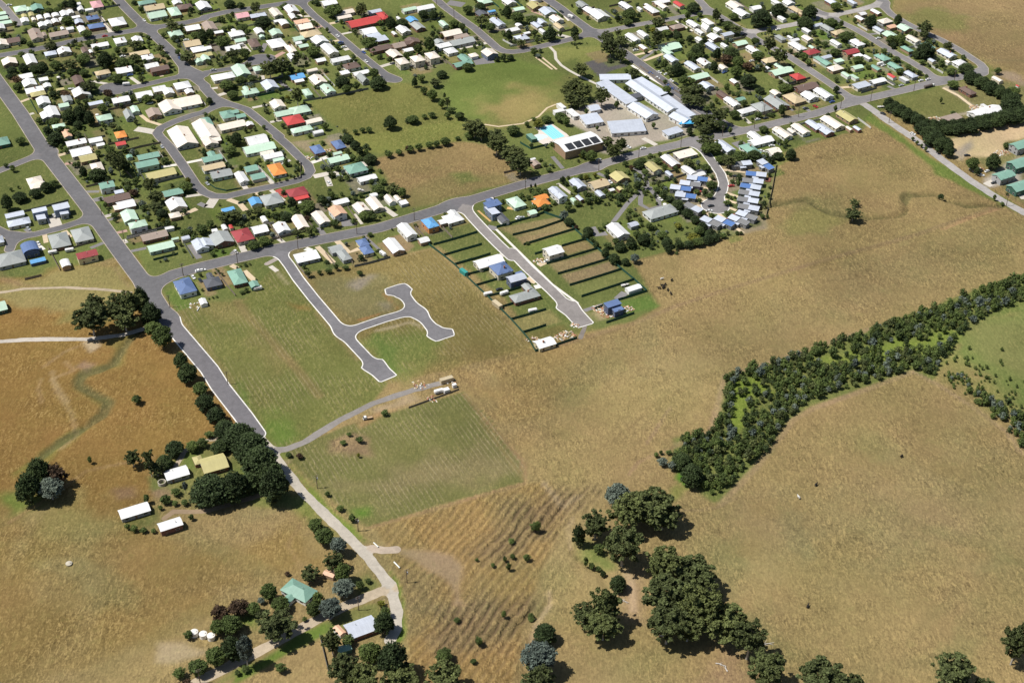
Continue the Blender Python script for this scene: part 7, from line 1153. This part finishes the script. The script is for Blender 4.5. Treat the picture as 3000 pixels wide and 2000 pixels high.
# ------------------------------------------------------------------ cattle on the right-hand paddocks
COWB = plain('black_hide', (.02, .018, .017), .8, .2); COWW = plain('white_hide', (.62, .60, .56), .8, .1)
def cow_mesh():
    bm = bmesh.new(); E = []; pts = [(-.75, 0, 1.05, .30), (-.2, 0, 1.0, .38), (.45, 0, 1.02, .36), (.8, 0, 1.2, .2), (1.1, 0, 1.35, .15), (1.35, 0, 1.15, .09)]; P = [bm.verts.new(p[:3]) for p in pts]; R = [p[3] for p in pts]
    for i in range(5): bm.edges.new((P[i], P[i + 1]))
    for j, (x, y) in ((0, (-.7, .24)), (0, (-.7, -.24)), (2, (.5, .22)), (2, (.5, -.22))):
        a = bm.verts.new((x, y, .62)); b = bm.verts.new((x - .05 if j == 0 else x, y, .32)); c = bm.verts.new((x, y, 0)); bm.edges.new((P[j], a)); bm.edges.new((a, b)); bm.edges.new((b, c)); R += [.15, .08, .07]
    t = bm.verts.new((-1.05, 0, .6)); bm.edges.new((P[0], t)); R.append(.05)
    me = bpy.data.meshes.new('cow'); bm.to_mesh(me); bm.free(); o = bpy.data.objects.new('cow_build', me); COL.objects.link(o); sk = o.modifiers.new('skin', 'SKIN'); o.modifiers.new('sub', 'SUBSURF').levels = 1
    for i, v in enumerate(me.skin_vertices[0].data): v.radius = (R[i], R[i]); v.use_root = i == 1
    dg = bpy.context.evaluated_depsgraph_get(); out = bpy.data.meshes.new_from_object(o.evaluated_get(dg)); bpy.data.objects.remove(o); out.name = 'cow'; return out
CM = cow_mesh(); CM2 = CM.copy(); CM.materials.append(COWB); CM2.materials.append(COWW)
for i, (t, x, y) in enumerate((('G', 2080, 770), ('G', 2115, 740), ('G', 2125, 765), ('G', 2140, 755), ('G', 2150, 730), ('G', 2180, 790), ('G', 2215, 832), ('G', 2225, 680), ('N', 875, 1438), ('N', 1435, 1252), ('Q', 1775, 870))):
    P = tp(t, x, y); o = ob('cow', CM, None, tuple(P), random.uniform(0, 6.28), (1.15, 1.15, 1.15)); register(o, 'black cow standing on dry grass', P, 'cow', 'cattle in the dry paddock')
P = tp('N', 760, 1520); register(ob('cow', CM2, None, tuple(P), 2.0, (1.15,) * 3), 'white cow standing on dry grass', P, 'cow', 'cattle in the dry paddock')
P = tp('G', 2115, 665); register(ob('cow', CM2, None, tuple(P), .3, (1.15,) * 3), 'white cow standing on dry grass', P, 'cow', 'cattle in the dry paddock')

# ------------------------------------------------------------------ lots: each yard its own shade of lawn, worn ground or garden bed
rngl = np.random.default_rng(11)
for fx, fy, fr in FO:
    if fr < 4.5: continue
    q = proj((fx, fy, 0))
    if poly_sd(np.array([q[0]]), np.array([q[1]]), TOWN[0])[0] < 0 or any(poly_sd(np.array([q[0]]), np.array([q[1]]), N_)[0] > 0 for N_ in NOT): continue
    for _ in range(2):
        a = math.radians(27); u = np.array([math.cos(a), math.sin(a)]); v = np.array([-u[1], u[0]]); c = np.array([fx, fy]) + u * rngl.uniform(-9, 9) + v * rngl.uniform(-9, 9); hx, hy = rngl.uniform(4, 9), rngl.uniform(5, 13)
        m = np.where((np.abs(gx - c[0]) < 20) & (np.abs(gy - c[1]) < 20))[0]
        if not len(m): continue
        X_ = (gx[m] - c[0]) * u[0] + (gy[m] - c[1]) * u[1]; Y_ = (gx[m] - c[0]) * v[0] + (gy[m] - c[1]) * v[1]
        k = np.zeros(len(gx)); k[m] = sstep(np.minimum(hx - np.abs(X_), hy - np.abs(Y_)) / 1.6) * rngl.uniform(.45, .95)
        paint(k, [(.085, .130, .028), (.115, .150, .035), (.185, .165, .065), (.215, .160, .085), (.065, .085, .030), (.20, .175, .14), (.140, .160, .045)][rngl.integers(0, 7)])
# side fences between neighbouring lots
nf = 0
for fx, fy, fr in FO[rngl.permutation(len(FO))]:
    if fr < 5 or nf >= 90: continue
    q = proj((fx, fy, 0))
    if poly_sd(np.array([q[0]]), np.array([q[1]]), TOWN[0])[0] < 0 or any(poly_sd(np.array([q[0]]), np.array([q[1]]), N_)[0] > 0 for N_ in NOT): continue
    a = math.radians(27 if rngl.random() < .5 else 117); u = np.array([math.cos(a), math.sin(a)]); v = np.array([-u[1], u[0]]); c = np.array([fx, fy]) + v * (fr + 1.2) * rngl.choice((-1, 1)); hl = rngl.uniform(7, 14)
    S_ = [c + u * k for k in np.linspace(-hl, hl, 13)]
    if any(on_road(p[0], p[1], 2.0) or np.any(np.hypot(FO[:, 0] - p[0], FO[:, 1] - p[1]) < FO[:, 2] * .8) for p in S_): continue
    A_, B_2 = proj((*S_[0], 0)), proj((*S_[-1], 0)); fence('S', '%f %f %f %f' % (*A_, *B_2), [FT, FT, FKG, FW, FG][nf % 5], ['weathered timber', 'weathered timber', 'dark grey', 'pale', 'dark green'][nf % 5] + ' lot fence', 1.6); nf += 1
finish_tint(); col_attr(gm, 'tint', colr); col_attr(gm, 'tex', tex)
write_labels()
